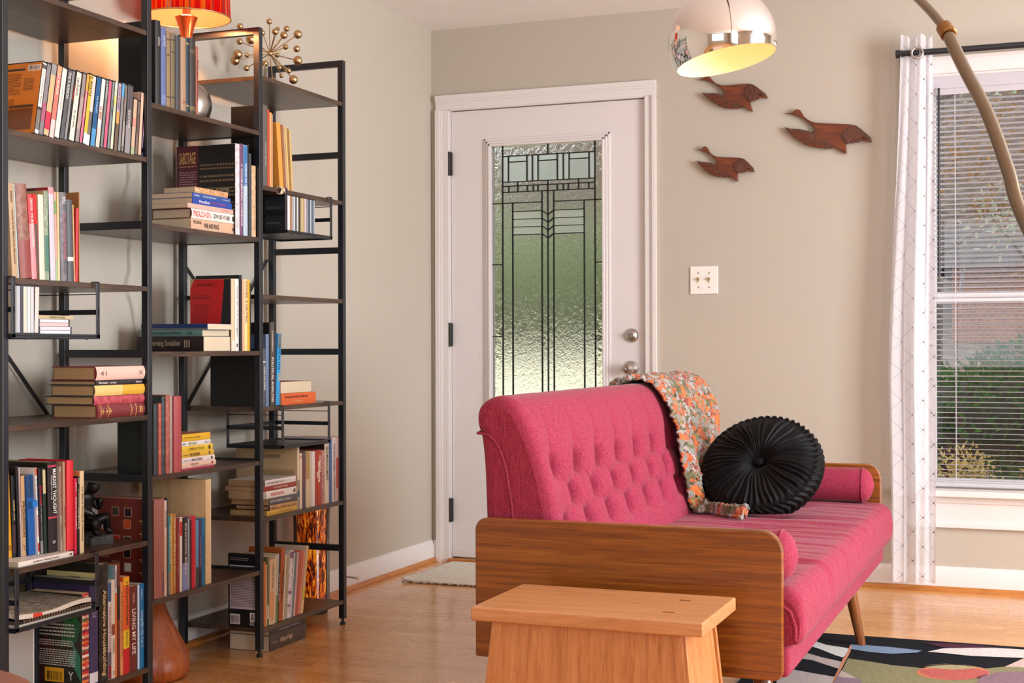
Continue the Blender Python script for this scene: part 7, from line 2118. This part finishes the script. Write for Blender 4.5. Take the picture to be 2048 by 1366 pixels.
def throw_and_pillow():
    # crocheted afghan over the far end of the back, pooling on the seat
    front = [p for p in smooth_profile(PROFILE, 84)]
    path = []
    for i, p in enumerate(front):
        q0, q1 = front[max(i - 1, 0)], front[min(i + 1, 83)]
        tg = (q1 - q0).normalized()
        nrm = Vector((-tg.y, tg.x))
        if p.y > .60 or p.x > 1.5:
            if p.y > .478:
                path.append(p + nrm * .014)
    path += [Vector((1.632, .480)), Vector((1.655, .4745)), Vector((1.69, .4745)), Vector((1.73, .4745)), Vector((1.765, .4735)), Vector((1.80, .472))]
    L = [0]
    for a, c in zip(path[:-1], path[1:]):
        L.append(L[-1] + (c - a).length)
    tot = L[-1]

    def at(s):
        d = s * tot
        for k in range(len(L) - 1):
            if d <= L[k + 1]:
                f = (d - L[k]) / (L[k + 1] - L[k])
                return path[k].lerp(path[k + 1], f), k
        return path[-1], len(path) - 1
    zt = max(range(len(path)), key=lambda k: path[k].y)
    st = L[zt] / tot
    import mathutils.noise as mn
    b = MB()
    nu, nv = 300, 190
    vs, uv = [], []
    for i in range(nu):
        s = i / (nu - 1)
        p, k = at(s)
        a, c = path[max(k - 1, 0)], path[min(k + 2, len(path) - 1)]
        tg = (c - a).normalized()
        nrm = Vector((-tg.y, tg.x))
        # edges of the cloth along the sofa
        r = max(0, (s - st) / (1 - st))
        y0 = -1.70 + .07 * r + .015 * math.sin(s * 17) + (-.12 * max(0, (r - .80) / .2) ** 1.0 if r > .8 else 0)
        y1 = -1.065 - .40 * min(1, max(0, (r - .22) / .45)) ** 1.3 + .012 * math.sin(s * 11 + 1) + (.06 * max(0, (r - .78) / .22))
        if r > .72:
            y1 = min(y1, -1.50 - .14 * min(1, (r - .72) / .12))
        if s < st:
            y0, y1 = -1.745, -1.065
        for j in range(nv):
            v = j / (nv - 1)
            y = y0 + (y1 - y0) * v
            fold = .012 * (1 + math.sin(v * 13 + 2.2 * math.sin(s * 5))) * min(1, .35 + r * 1.2)
            edge = min(v, 1 - v) * (y1 - y0)
            lump = mn.noise((s * 95, v * 52, 3)) * .0055 + mn.noise((s * 34, v * 17, 9)) * .007
            rib = .0035 * math.sin(v * (y1 - y0) / .026 * 2 * PI) * math.sin(s * tot / .026 * 2 * PI)
            q = p + nrm * (fold + lump + rib - .006 * math.exp(-edge / .01))
            if q.y < .470 and r > .6:
                q.y = .470 + abs(lump)
            vs.append((q.x, y, q.y))
            uv.append((s * tot, y))
    fs = []
    rg = random.Random(5)
    for i in range(nu - 1):
        for j in range(nv - 1):
            # open crochet holes in a regular lattice
            u_, w_ = vs[i * nv + j], vs[i * nv + j]
            s = i / (nu - 1) * tot
            yy = vs[i * nv + j][1]
            fa, fb = (s / .026) % 1, (yy / .026) % 1
            if .38 < fa < .58 and .38 < fb < .58 and (int(s / .026) + int(yy / .026)) % 2 == 0:
                continue
            a = i * nv + j
            fs.append((a, a + nv, a + nv + 1, a + 1))
    b.add(vs, fs, 'yarn')
    b.uv = uv
    o = b.build('crochet_throw', origin=(1.5, -1.45, .60), smooth=180, solid=.007)
    tag(o, 'multicoloured crocheted throw in orange, olive and grey over the sofa back', 'throw blanket')
    # round velvet pillow with radiating pleats
    C0 = Vector((1.812, -1.525, .600))
    N = Vector((-.10, -.76, .63)).normalized()
    upv_ = Vector((0, 0, 1))
    ex = upv_.cross(N).normalized()     # to the right seen from the front... flipped below
    ex = -ex if ex.x < 0 else ex
    ey = N.cross(ex)
    if ey.z < 0:
        ey = -ey
    Rp, T = .175, .055
    import mathutils.noise as pn
    nf = 52
    rg = random.Random(9)
    ph = [rg.uniform(-.6, .6) for _ in range(nf)]
    am = [rg.uniform(.25, 1.3) for _ in range(nf)]

    def pil(u, v):
        """u angle, v 0 centre front .. 1 centre back"""
        a = 2 * PI * u
        if v <= .42:
            r = Rp * (v / .42) * .965
            zf = T * math.sqrt(max(0, 1 - (r / Rp) ** 2.6)) * .82 + .012
            zf -= .040 * math.exp(-(r / .035) ** 2)
        elif v <= .58:
            w_ = (v - .42) / .16
            an = PI / 2 - PI * w_
            r = Rp * .965 + .012 * math.cos(an)
            zf = math.sin(an) * .030
        else:
            r = Rp * ((1 - v) / .42) * .965
            zf = -(T * math.sqrt(max(0, 1 - (r / Rp) ** 2.6)) * .82 + .012)
            zf += .030 * math.exp(-(r / .035) ** 2)
        rr = r / Rp
        twist = .5 * rr * rr + (.30 * math.sin(rr * 5) + .55 * pn.noise((math.cos(a) * 2.4, math.sin(a) * 2.4, rr * 3.2)) if v <= .42 else 0)
        k = (u * nf + twist) % nf
        i0 = int(k)
        fr = k - i0
        saw = (1 - abs(2 * fr - 1)) ** .6 if fr < .5 else (1 - abs(2 * fr - 1)) ** 1.8
        h = .0105 * am[i0] * saw * min(1, rr * 2.4) * (.35 + .65 * rr)
        if .40 < v < .60:
            w_ = (v - .42) / .16
            k2 = (u * nf * 1.0 + 1.4 * abs(w_ - .5) * 2) % 1
            h = .011 * (1 - abs(2 * k2 - 1)) ** 1.3
            r += h * .8
            h *= .3
        zf += h if v < .5 else -h
        # droop: the lower edge flattens on the seat
        p = C0 + ex * (r * math.cos(a) * 1.02) + ey * (r * math.sin(a) * .99) + N * zf
        if p.z < .4740:
            p.z = .4740 - (.4740 - p.z) * .06
        return tuple(p)
    b = MB()
    b.grid(pil, nf * 14, 64, 'velvet', wrapu=True)
    po = b.build('round_pillow', origin=(C0.x, C0.y, .466), smooth=180)
    tag(po, 'round black velvet pillow with radiating pleats on the pink seat', 'pillow')
    b = MB()
    cbt = C0 + N * .034
    vs = MB()
    vs.sphere((0, 0, 0), .0155, 'velvet', 20, 12)
    b.add([tuple(cbt + ex * p[0] + ey * p[1] + N * (p[2] * .55)) for p in vs.v], vs.f, 'velvet')
    b.build('centre_button', po, smooth=180)


# ------------------------------------------------------------------ stool
def stool():
    t = thing('step_stool', (1.785, -3.055, 0), 'pale bamboo stool with flared panel sides in front of the sofa end', 'stool')
    x0, x1, y0, y1, z1 = 1.551, 2.03, -3.20, -2.905, .45
    b = MB()
    b.box(x0, x1, y0, y1, z1 - .028, z1, 'bamboo')
    top = b.build('top', t, bevel=.0035, seg=3)
    # flared slab sides
    for sx, xa in ((-1, x0 + .038), (1, x1 - .046)):
        b = MB()
        th = .022
        dx = .045 * sx
        ya, yb = y0 + .02, y1 - .02
        vs = []
        for z, off, f in ((z1 - .028, 0, 0), (0, dx, .03)):
            for y in (ya - f * .6, yb + f):
                for x in (xa + off - (th if sx > 0 else 0), xa + off + (0 if sx > 0 else th)):
                    vs.append((x, y, z))
        b.add(vs, [(0, 1, 3, 2), (4, 6, 7, 5), (0, 4, 5, 1), (2, 3, 7, 6), (0, 2, 6, 4), (1, 5, 7, 3)], 'bamboo_upright')
        b.build('side_panel', t, bevel=.003)
    for nm, ya, dy in (('front_panel', y0 + .022, -.016), ('rear_panel', y1 - .036, .016)):
        b = MB()
        th = .014
        n = 5
        for i in range(n):
            u0, u1 = i / n, (i + 1) / n
            e = .00005
            vs = []
            for z, ex_, off in ((z1 - .0285, 0, 0), (.06, .043 * (1 - .06 / .42), dy)):
                xa, xb = x0 + .040 - ex_, x1 - .040 + ex_
                for y in (ya + off, ya + off + th):
                    for x in (xa + (xb - xa) * u0 + e, xa + (xb - xa) * u1 - e):
                        vs.append((x, y, z))
            b.add(vs, [(0, 1, 3, 2), (4, 6, 7, 5), (0, 4, 5, 1), (2, 3, 7, 6), (0, 2, 6, 4), (1, 5, 7, 3)], 'bamboo_upright')
        b.build(nm, t, bevel=.0008)
    b = MB()
    for x in (x1 - .09,):
        for y in (y0 + .085, y1 - .075):
            b.box(x - .012, x + .012, y - .004, y + .004, z1 - .001, z1 + .0004, 'teak_solid')
    b.build('wood_plugs', top)


# ------------------------------------------------------------------ rugs
def rugs():
    b = MB()
    x0, x1, y0, y1 = .122, .97, -.575, -.055
    import mathutils.noise as mn
    nu, nv = 90, 56

    def f(u, v):
        x, y = x0 + (x1 - x0) * u, y0 + (y1 - y0) * v
        curl = .010 * math.exp(-u / .03) * math.exp(-((v - .02) / .2) ** 2)
        y += .006 * mn.noise((u * 9, v * 2, 1))
        x += .006 * mn.noise((u * 2, v * 9, 4)) if u < .1 else 0
        return (x, y, .0075 + curl + .0015 * mn.noise((u * 40, v * 60, 0)))
    b.grid(f, nu, nv, 'ragrug')
    r = b.build('rag_rug', origin=(.55, -.3, 0), smooth=180, solid=.009)
    tag(r, 'small cream rag rug with red flecks at the front door', 'rug')
    b = MB()
    rg = random.Random(2)
    for k in range(150):
        x = x0 + (x1 - x0) * k / 150 + rg.uniform(0, .004)
        b.tube([(x, y0 + .002, .006), (x + rg.uniform(-.004, .004), y0 - rg.uniform(.004, .012), .0025)], .0016, paper('#5a4436') if rg.random() < .6 else paper('#cfc2b0'), 5)
    b.build('fringe', r)

    # big tufted rug under the sofa
    b = MB()
    ex = (1.80, 3.75, -2.82, -1.052)
    b.box(ex[0], ex[1], ex[2], ex[3], .0005, .0108, yarn_mat('#17191f'))
    lvl = .0108
    # the pattern carries on to the rug's other corners
    def oval(cx, cy, rx, ry, a0=0):
        return [(cx + rx * math.cos(t_) * math.cos(a0) - ry * math.sin(t_) * math.sin(a0), cy + rx * math.cos(t_) * math.sin(a0) + ry * math.sin(t_) * math.cos(a0)) for t_ in [2 * PI * q / 36 for q in range(36)]]
    more = [('#8b8663', 0, [(2.55, -1.62), (3.70, -1.50), (3.70, -2.30), (3.0, -2.45), (2.3, -2.05)]), ('#8b6f78', 0, [(2.60, -1.42), (3.70, -1.28), (3.70, -1.52), (2.62, -1.64)]), ('#d9d3cf', 0, [(2.60, -1.17), (3.72, -1.12), (3.72, -1.22), (2.60, -1.25)]),
            ('#b7aaa4', 0, [(1.84, -2.0), (2.5, -2.3), (3.1, -2.78), (2.7, -2.8), (2.2, -2.5), (1.84, -2.25)]), ('#7e93ad', 0, [(1.84, -2.45), (2.2, -2.6), (2.45, -2.8), (2.2, -2.8), (1.84, -2.62)]),
            ('#c07a5c', 0, oval(3.2, -1.92, .30, .17, .3)), ('#b8615a', 0, oval(3.2, -1.92, .27, .14, .3)), ('#4f2a3c', 0, oval(3.45, -2.58, .2, .12, -.4)), ('#b0a6a0', 0, oval(2.1, -1.95, .16, .1, .5))]
    for lv, (col, _, pts) in enumerate(more + RUG_SHAPES):
        b.add([(x, y, .0108 + lv * .00012) for x, y in pts], [tuple(range(len(pts)))], yarn_mat(col))
    o = b.build('area_rug', origin=(2.6, -2.4, 0))
    tag(o, 'black tufted rug with cream, olive, blue and coral shapes under the sofa', 'rug')


# ------------------------------------------------------------------ arc lamp
def arc_lamp():
    D = Vector((1.891, -2.40, 1.728))      # centre of the globe
    R = .1345
    t = thing('arc_floor_lamp', (2.86, -4.12, 0), 'arching metal floor lamp with tilted chrome globe shade', 'floor lamp')
    base = Vector((2.86, -4.12, 0))
    b = MB()
    b.lathe([(0, 0), (.155, 0), (.16, .006), (.16, .05), (.15, .058), (.03, .06), (.024, .07), (.02, .12), (0, .12)], simple('pale_marble', '#dedad4', rough=.18), 56, tuple(base))
    b.build('marble_base', t, smooth=40)
    # tube: points on one vertical plane through base and globe
    P = [base + Vector((0, 0, .06)), Vector((2.86, -4.12, .30)), Vector((2.80, -4.01, .66)), Vector((2.705, -3.845, .955)), Vector(ARC[0]), Vector(ARC[1]), Vector(ARC[2]), Vector(ARC[3]), Vector(ARC[4])]
    low = catmull(P, 60)
    b = MB()
    b.tube(low, .0100, 'aged_brass_tube', 20)
    b.build('lower_tube', t, smooth=60)
    Q = [Vector(ARC[3]), Vector(ARC[4]), Vector(ARC[5]), Vector((2.36, -3.23, 1.665)), Vector((2.22, -2.985, 1.85)), Vector((2.08, -2.735, 1.985)), Vector((1.97, -2.54, 2.045)), D + Vector((.008, -.015, .29)), D + Vector((0, 0, .17)), D + Vector((.004, 0, R - .004))]
    hi = catmull(Q, 80)
    b = MB()
    k0 = 8
    b.tube(hi[k0:], .0077, 'aged_brass_tube', 18)
    b.build('upper_tube', t, smooth=60)
    c = Vector(ARC[4])
    dr = (Vector(ARC[5]) - Vector(ARC[3])).normalized()
    b = MB()
    b.tube([c - dr * .013, c - dr * .011, c + dr * .011, c + dr * .013], [.0112, .0130, .0130, .0112], 'brass_collar', 24)
    b.build('collar', t, smooth=30)
    # globe shade: cut sphere, opening tilted toward the room
    axis = Vector((-.208, .011, 1)).normalized()
    q = Vector((0, 0, 1)).rotation_difference(axis)
    cut = -.048
    prof = []
    th1 = math.acos(cut / R)
    for k in range(40):
        a = .10 + (th1 - .10) * k / 39
        prof.append((R * math.sin(a), R * math.cos(a)))
    vs = MB()
    vs.lathe([(.0, R * math.cos(.10) + .001)] + prof, 'chrome', 80)
    b = MB()
    b.add([tuple(D + q @ Vector(p)) for p in vs.v], vs.f[:-1], 'chrome')
    sh = b.build('globe_shade', t, smooth=180)
    ri = R - .0028
    th1 = math.acos(cut / ri)
    pin = [(ri * math.sin(.08 + (th1 - .08) * k / 39), ri * math.cos(.08 + (th1 - .08) * k / 39)) for k in range(40)]
    vs = MB()
    vs.lathe(pin, 'white_enamel', 80)
    b = MB()
    b.add([tuple(D + q @ Vector(p)) for p in vs.v], [f[::-1] for f in vs.f[:-1]], 'white_enamel')
    vs = MB()
    vs.lathe([(math.sqrt(R * R - cut * cut) , cut), (math.sqrt(ri * ri - cut * cut), cut)], 'chrome', 80)
    b.add([tuple(D + q @ Vector(p)) for p in vs.v], vs.f[:80], 'chrome')
    b.build('shade_lining', sh, smooth=180)
    b = MB()
    vs = MB()
    vs.lathe([(.026, R - .002), (.024, R + .012), (.014, R + .026), (.011, R + .05), (0, R + .05)], 'chrome', 32)
    b.add([tuple(D + q @ Vector(p)) for p in vs.v], vs.f, 'chrome')
    b.build('globe_cap', t, smooth=40)
    b = MB()
    vs = MB()
    vs.sphere((0, 0, .03), .03, 'bulb', 24, 14)
    vs.lathe([(.0135, .055), (.0135, .112), (0, .112)], 'gold_brushed', 20)
    b.add([tuple(D + q @ Vector(p)) for p in vs.v], vs.f, 'bulb')
    b.build('light_bulb', t, smooth=60)
    pl = bpy.data.lights.new('arc_lamp_light', 'POINT')
    pl.energy, pl.color, pl.shadow_soft_size = .42, (1, .62, .30), .03
    po = bpy.data.objects.new('arc_lamp_light', pl)
    COL.objects.link(po)
    po.location = D + q @ Vector((0, 0, -.012))


def catmull(P, n):
    m_ = len(P) - 1
    out = []
    for i in range(n):
        t = i / (n - 1) * m_
        k = min(int(t), m_ - 1)
        f = t - k
        p0, p1, p2, p3 = P[max(k - 1, 0)], P[k], P[k + 1], P[min(k + 2, m_)]
        out.append(.5 * ((2 * p1) + (p2 - p0) * f + (2 * p0 - 5 * p1 + 4 * p2 - p3) * f * f + (3 * p1 - p0 - 3 * p2 + p3) * f ** 3))
    return out


def corner_table():
    cx, cy, r = TABLE
    t = thing('side_table', (cx, cy, 0), 'reddish brown round wooden table edge in the bottom left corner', 'side table')
    b = MB()
    b.lathe([(0, .578), (r - .012, .578), (r - .003, .582), (r, .589), (r - .003, .597), (r - .012, .6), (0, .6)], simple('reddish_table_wood', '#7c4636', rough=.35), 72, (cx, cy, 0))
    b.build('table_top', t, smooth=40)
    b = MB()
    b.tube([(cx, cy, .58), (cx, cy, .3), (cx, cy, .05)], [.03, .024, .035], 'reddish_table_wood', 20)
    b.build('pedestal', t, smooth=40)
    for k in range(3):
        a = 2 * PI * k / 3
        b = MB()
        b.tube([(cx, cy, .12), (cx + .12 * math.cos(a), cy + .12 * math.sin(a), .07), (cx + .2 * math.cos(a), cy + .2 * math.sin(a), .014)], [.018, .015, .012], 'reddish_table_wood', 12)
        b.build('foot', t, smooth=60)


# ------------------------------------------------------------------ outdoors
def leaves(b, c, r, n, size, m, rg, squash=.8, shell=.75):
    for _ in range(n):
        u = Vector((rg.gauss(0, 1), rg.gauss(0, 1), rg.gauss(0, 1))).normalized()
        rr = r * rg.uniform(shell, 1.06)
        p = Vector(c) + Vector((u.x * rr, u.y * rr, u.z * rr * squash))
        a = (u + Vector((rg.uniform(-1, 1), rg.uniform(-1, 1), rg.uniform(-1, 1))) * .9).normalized()
        s = a.orthogonal().normalized()
        l, w_ = size * rg.uniform(.7, 1.5), size * rg.uniform(.18, .35)
        b.add([p - s * w_, p + a * l * .5 - s * w_ * 1.1, p + a * l, p + s * w_], [(0, 1, 2, 3)], m)


def outside():
    rg = random.Random(21)

    def gz(y):
        if y < 2:
            return -.32
        if y < 12:
            return -.32 + 1.05 * (y - 2) / 10
        if y < 17:
            return .73 + .07 * (y - 12)
        return 1.08 + .36 * (y - 17)
    b = MB()

    def hill(u, v):
        x, y = -14 + 40 * u, .16 + 46 * v
        z = gz(y)
        return (x, y, z)
    b.grid(hill, 30, 60, 'litter')
    structure(b.build('ground', smooth=180))
    b = MB()
    b.grid(lambda u, v: (-11 + 11.2 * u, .2 + 14.0 * v, gz(.2 + 14.0 * v) + .012), 4, 71, 'lawn')
    structure(b.build('front_lawn', smooth=180))
    b = MB()
    b.box(-.6, 1.9, .14, 1.5, -.32, -.03, simple('porch_concrete', '#c9c2b4', rough=.9))
    structure(b.build('porch_step'))

    def bush(name, lab, blobs, core, m, size, n, group=None):
        t = thing(name, blobs[0][0][:2] + (-.3,), lab, 'shrub', group)
        b = MB()
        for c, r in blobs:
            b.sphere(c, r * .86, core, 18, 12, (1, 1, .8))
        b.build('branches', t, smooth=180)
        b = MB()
        for c, r in blobs:
            leaves(b, c, r, n, size, m, rg)
        o = b.build('foliage', t)
        return t
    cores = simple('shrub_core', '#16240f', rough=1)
    simple('bush_core', '#7c8a60', rough=1)
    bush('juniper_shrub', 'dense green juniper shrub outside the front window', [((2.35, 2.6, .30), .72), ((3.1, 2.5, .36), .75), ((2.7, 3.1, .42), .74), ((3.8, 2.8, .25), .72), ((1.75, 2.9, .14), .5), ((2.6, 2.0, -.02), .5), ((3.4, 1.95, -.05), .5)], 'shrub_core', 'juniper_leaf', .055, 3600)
    for x, r, lab in ((2.26, .16, 'small pale gold leafed bush low outside the window, left one'), (2.68, .18, 'small pale gold leafed bush low outside the window, right one')):
        t = thing('gold_shrub', (x, .85, -.3), lab, 'shrub', 'gold shrubs under the window')
        b = MB()
        for k in range(5):
            a = rg.uniform(0, 6.28)
            b.tube([(x, .85, -.3), (x + .1 * math.cos(a), .85 + .1 * math.sin(a), .1), (x + r * math.cos(a) * .8, .85 + r * math.sin(a) * .8, .42)], [.008, .006, .003], 'bark', 6)
        b.build('stems', t)
        b = MB()
        leaves(b, (x, .85, .40), r, 560, .021, 'gold_leaf', rg, .8, .2)
        b.build('foliage', t)
    trees = [(1.35, 9.5, .17, 6.5, 'grey tree trunk left of centre in the window view'), (3.1, 7.2, .11, 5.5, 'slim pale tree with crossing branches behind the juniper'), (5.4, 11.5, .24, 7.5, 'thick grey tree far right behind the juniper'), (-5.2, 22.5, .2, 7.0, 'grey tree blurred behind the right part of the door glass'), (-8.8, 17.5, .22, 7.5, 'bare tree blurred behind the left part of the door glass'), (3.0, 22.0, .22, 9.0, 'tall bare tree far up the hillside')]
    for x, y, r, h, lab in trees:
        z0 = gz(y)
        t = thing('tree', (x, y, z0), lab, 'tree', 'trees beyond the window')
        b = MB()
        b.tube([(x, y, z0 - .1), (x + .05, y, z0 + h * .4), (x - .08, y, z0 + h)], [r, r * .75, r * .3], 'bark', 12)
        b.build('trunk', t, smooth=180)
        b = MB()
        for k in range(22):
            zz = z0 + h * rg.uniform(.12, .9)
            a = rg.uniform(0, 2 * PI)
            L_ = rg.uniform(.8, 2.4)
            p1 = Vector((x, y, zz))
            p2 = p1 + Vector((math.cos(a) * L_ * .5, math.sin(a) * L_ * .3, L_ * rg.uniform(.1, .5)))
            p3 = p2 + Vector((math.cos(a + .4) * L_ * .5, math.sin(a) * .3, L_ * rg.uniform(-.1, .5)))
            b.tube([p1, p2, p3], [r * .22, r * .15, r * .06], 'bark', 6)
            for q in range(3):
                p4 = p2.lerp(p3, rg.random())
                b.tube([p4, p4 + Vector((rg.uniform(-.5, .5), rg.uniform(-.3, .3), rg.uniform(-.2, .6)))], [r * .06, r * .03], 'bark', 5)
        b.build('branches', t)
        b = MB()
        for k in range(10):
            c = (x + rg.uniform(-1.8, 1.8), y + rg.uniform(-1, 1), z0 + h * rg.uniform(.25, .9))
            leaves(b, c, rg.uniform(.3, .7), 110, .075, 'dry_leaf' if rg.random() < .7 else 'pale_leaf', rg, 1, .1)
        b.build('foliage', t)
    # green understory behind the front door glass
    bush('leafy_bush', 'tall leafy green bush seen blurred through the door glass', [((-4.4, 14.6, 2.0), 1.15), ((-2.9, 14.9, 2.1), 1.2), ((-1.3, 15.0, 1.95), 1.1), ((-6.0, 14.8, 2.1), 1.3), ((-7.6, 15.0, 1.9), 1.2)], 'bush_core', 'pale_leaf', .11, 3000)
    # brick house up the slope
    t = thing('brick_house', (1.6, 16.5, .6), 'low orange brick house on the slope beyond the window', 'house')
    b = MB()
    b.box(1.2, 4.8, 16.0, 20, .7, 2.15, 'brick')
    b.build('wall', t)
    b = MB()
    b.add([(.9, 15.5, 2.1), (5.1, 15.5, 2.1), (5.1, 18.2, 2.9), (.9, 18.2, 2.9), (.9, 20.6, 2.1), (5.1, 20.6, 2.1)], [(0, 1, 2, 3), (3, 2, 5, 4), (0, 3, 4), (1, 5, 2)], 'roof_shingle')
    b.build('roof', t)
    b = MB()
    b.box(2.6, 3.2, 15.96, 16.02, 1.45, 1.95, simple('dark_window', '#4c5258', rough=.1))
    b.build('house_window', t)


# ------------------------------------------------------------------ build everything
room()
door()
window()
wall_things()
bookcase()
basket(-3.1365, -2.806, L_LEFT[3], 1.0070, 'black wire rack with CDs hung in the left bay')
basket(-3.1265, -2.812, L_LEFT[1], .3010, 'black wire rack with magazines hung low in the left bay')
basket(-1.868, -1.553, L_OUT[4], 1.3530, 'black wire rack of CDs hung in the right bay')
basket(-1.892, -1.571, L_OUT[2], .6560, 'empty black wire rack hung in the right bay')
all_books()
shelf_objects()
sofa()
throw_and_pillow()
stool()
rugs()
arc_lamp()
corner_table()
outside()
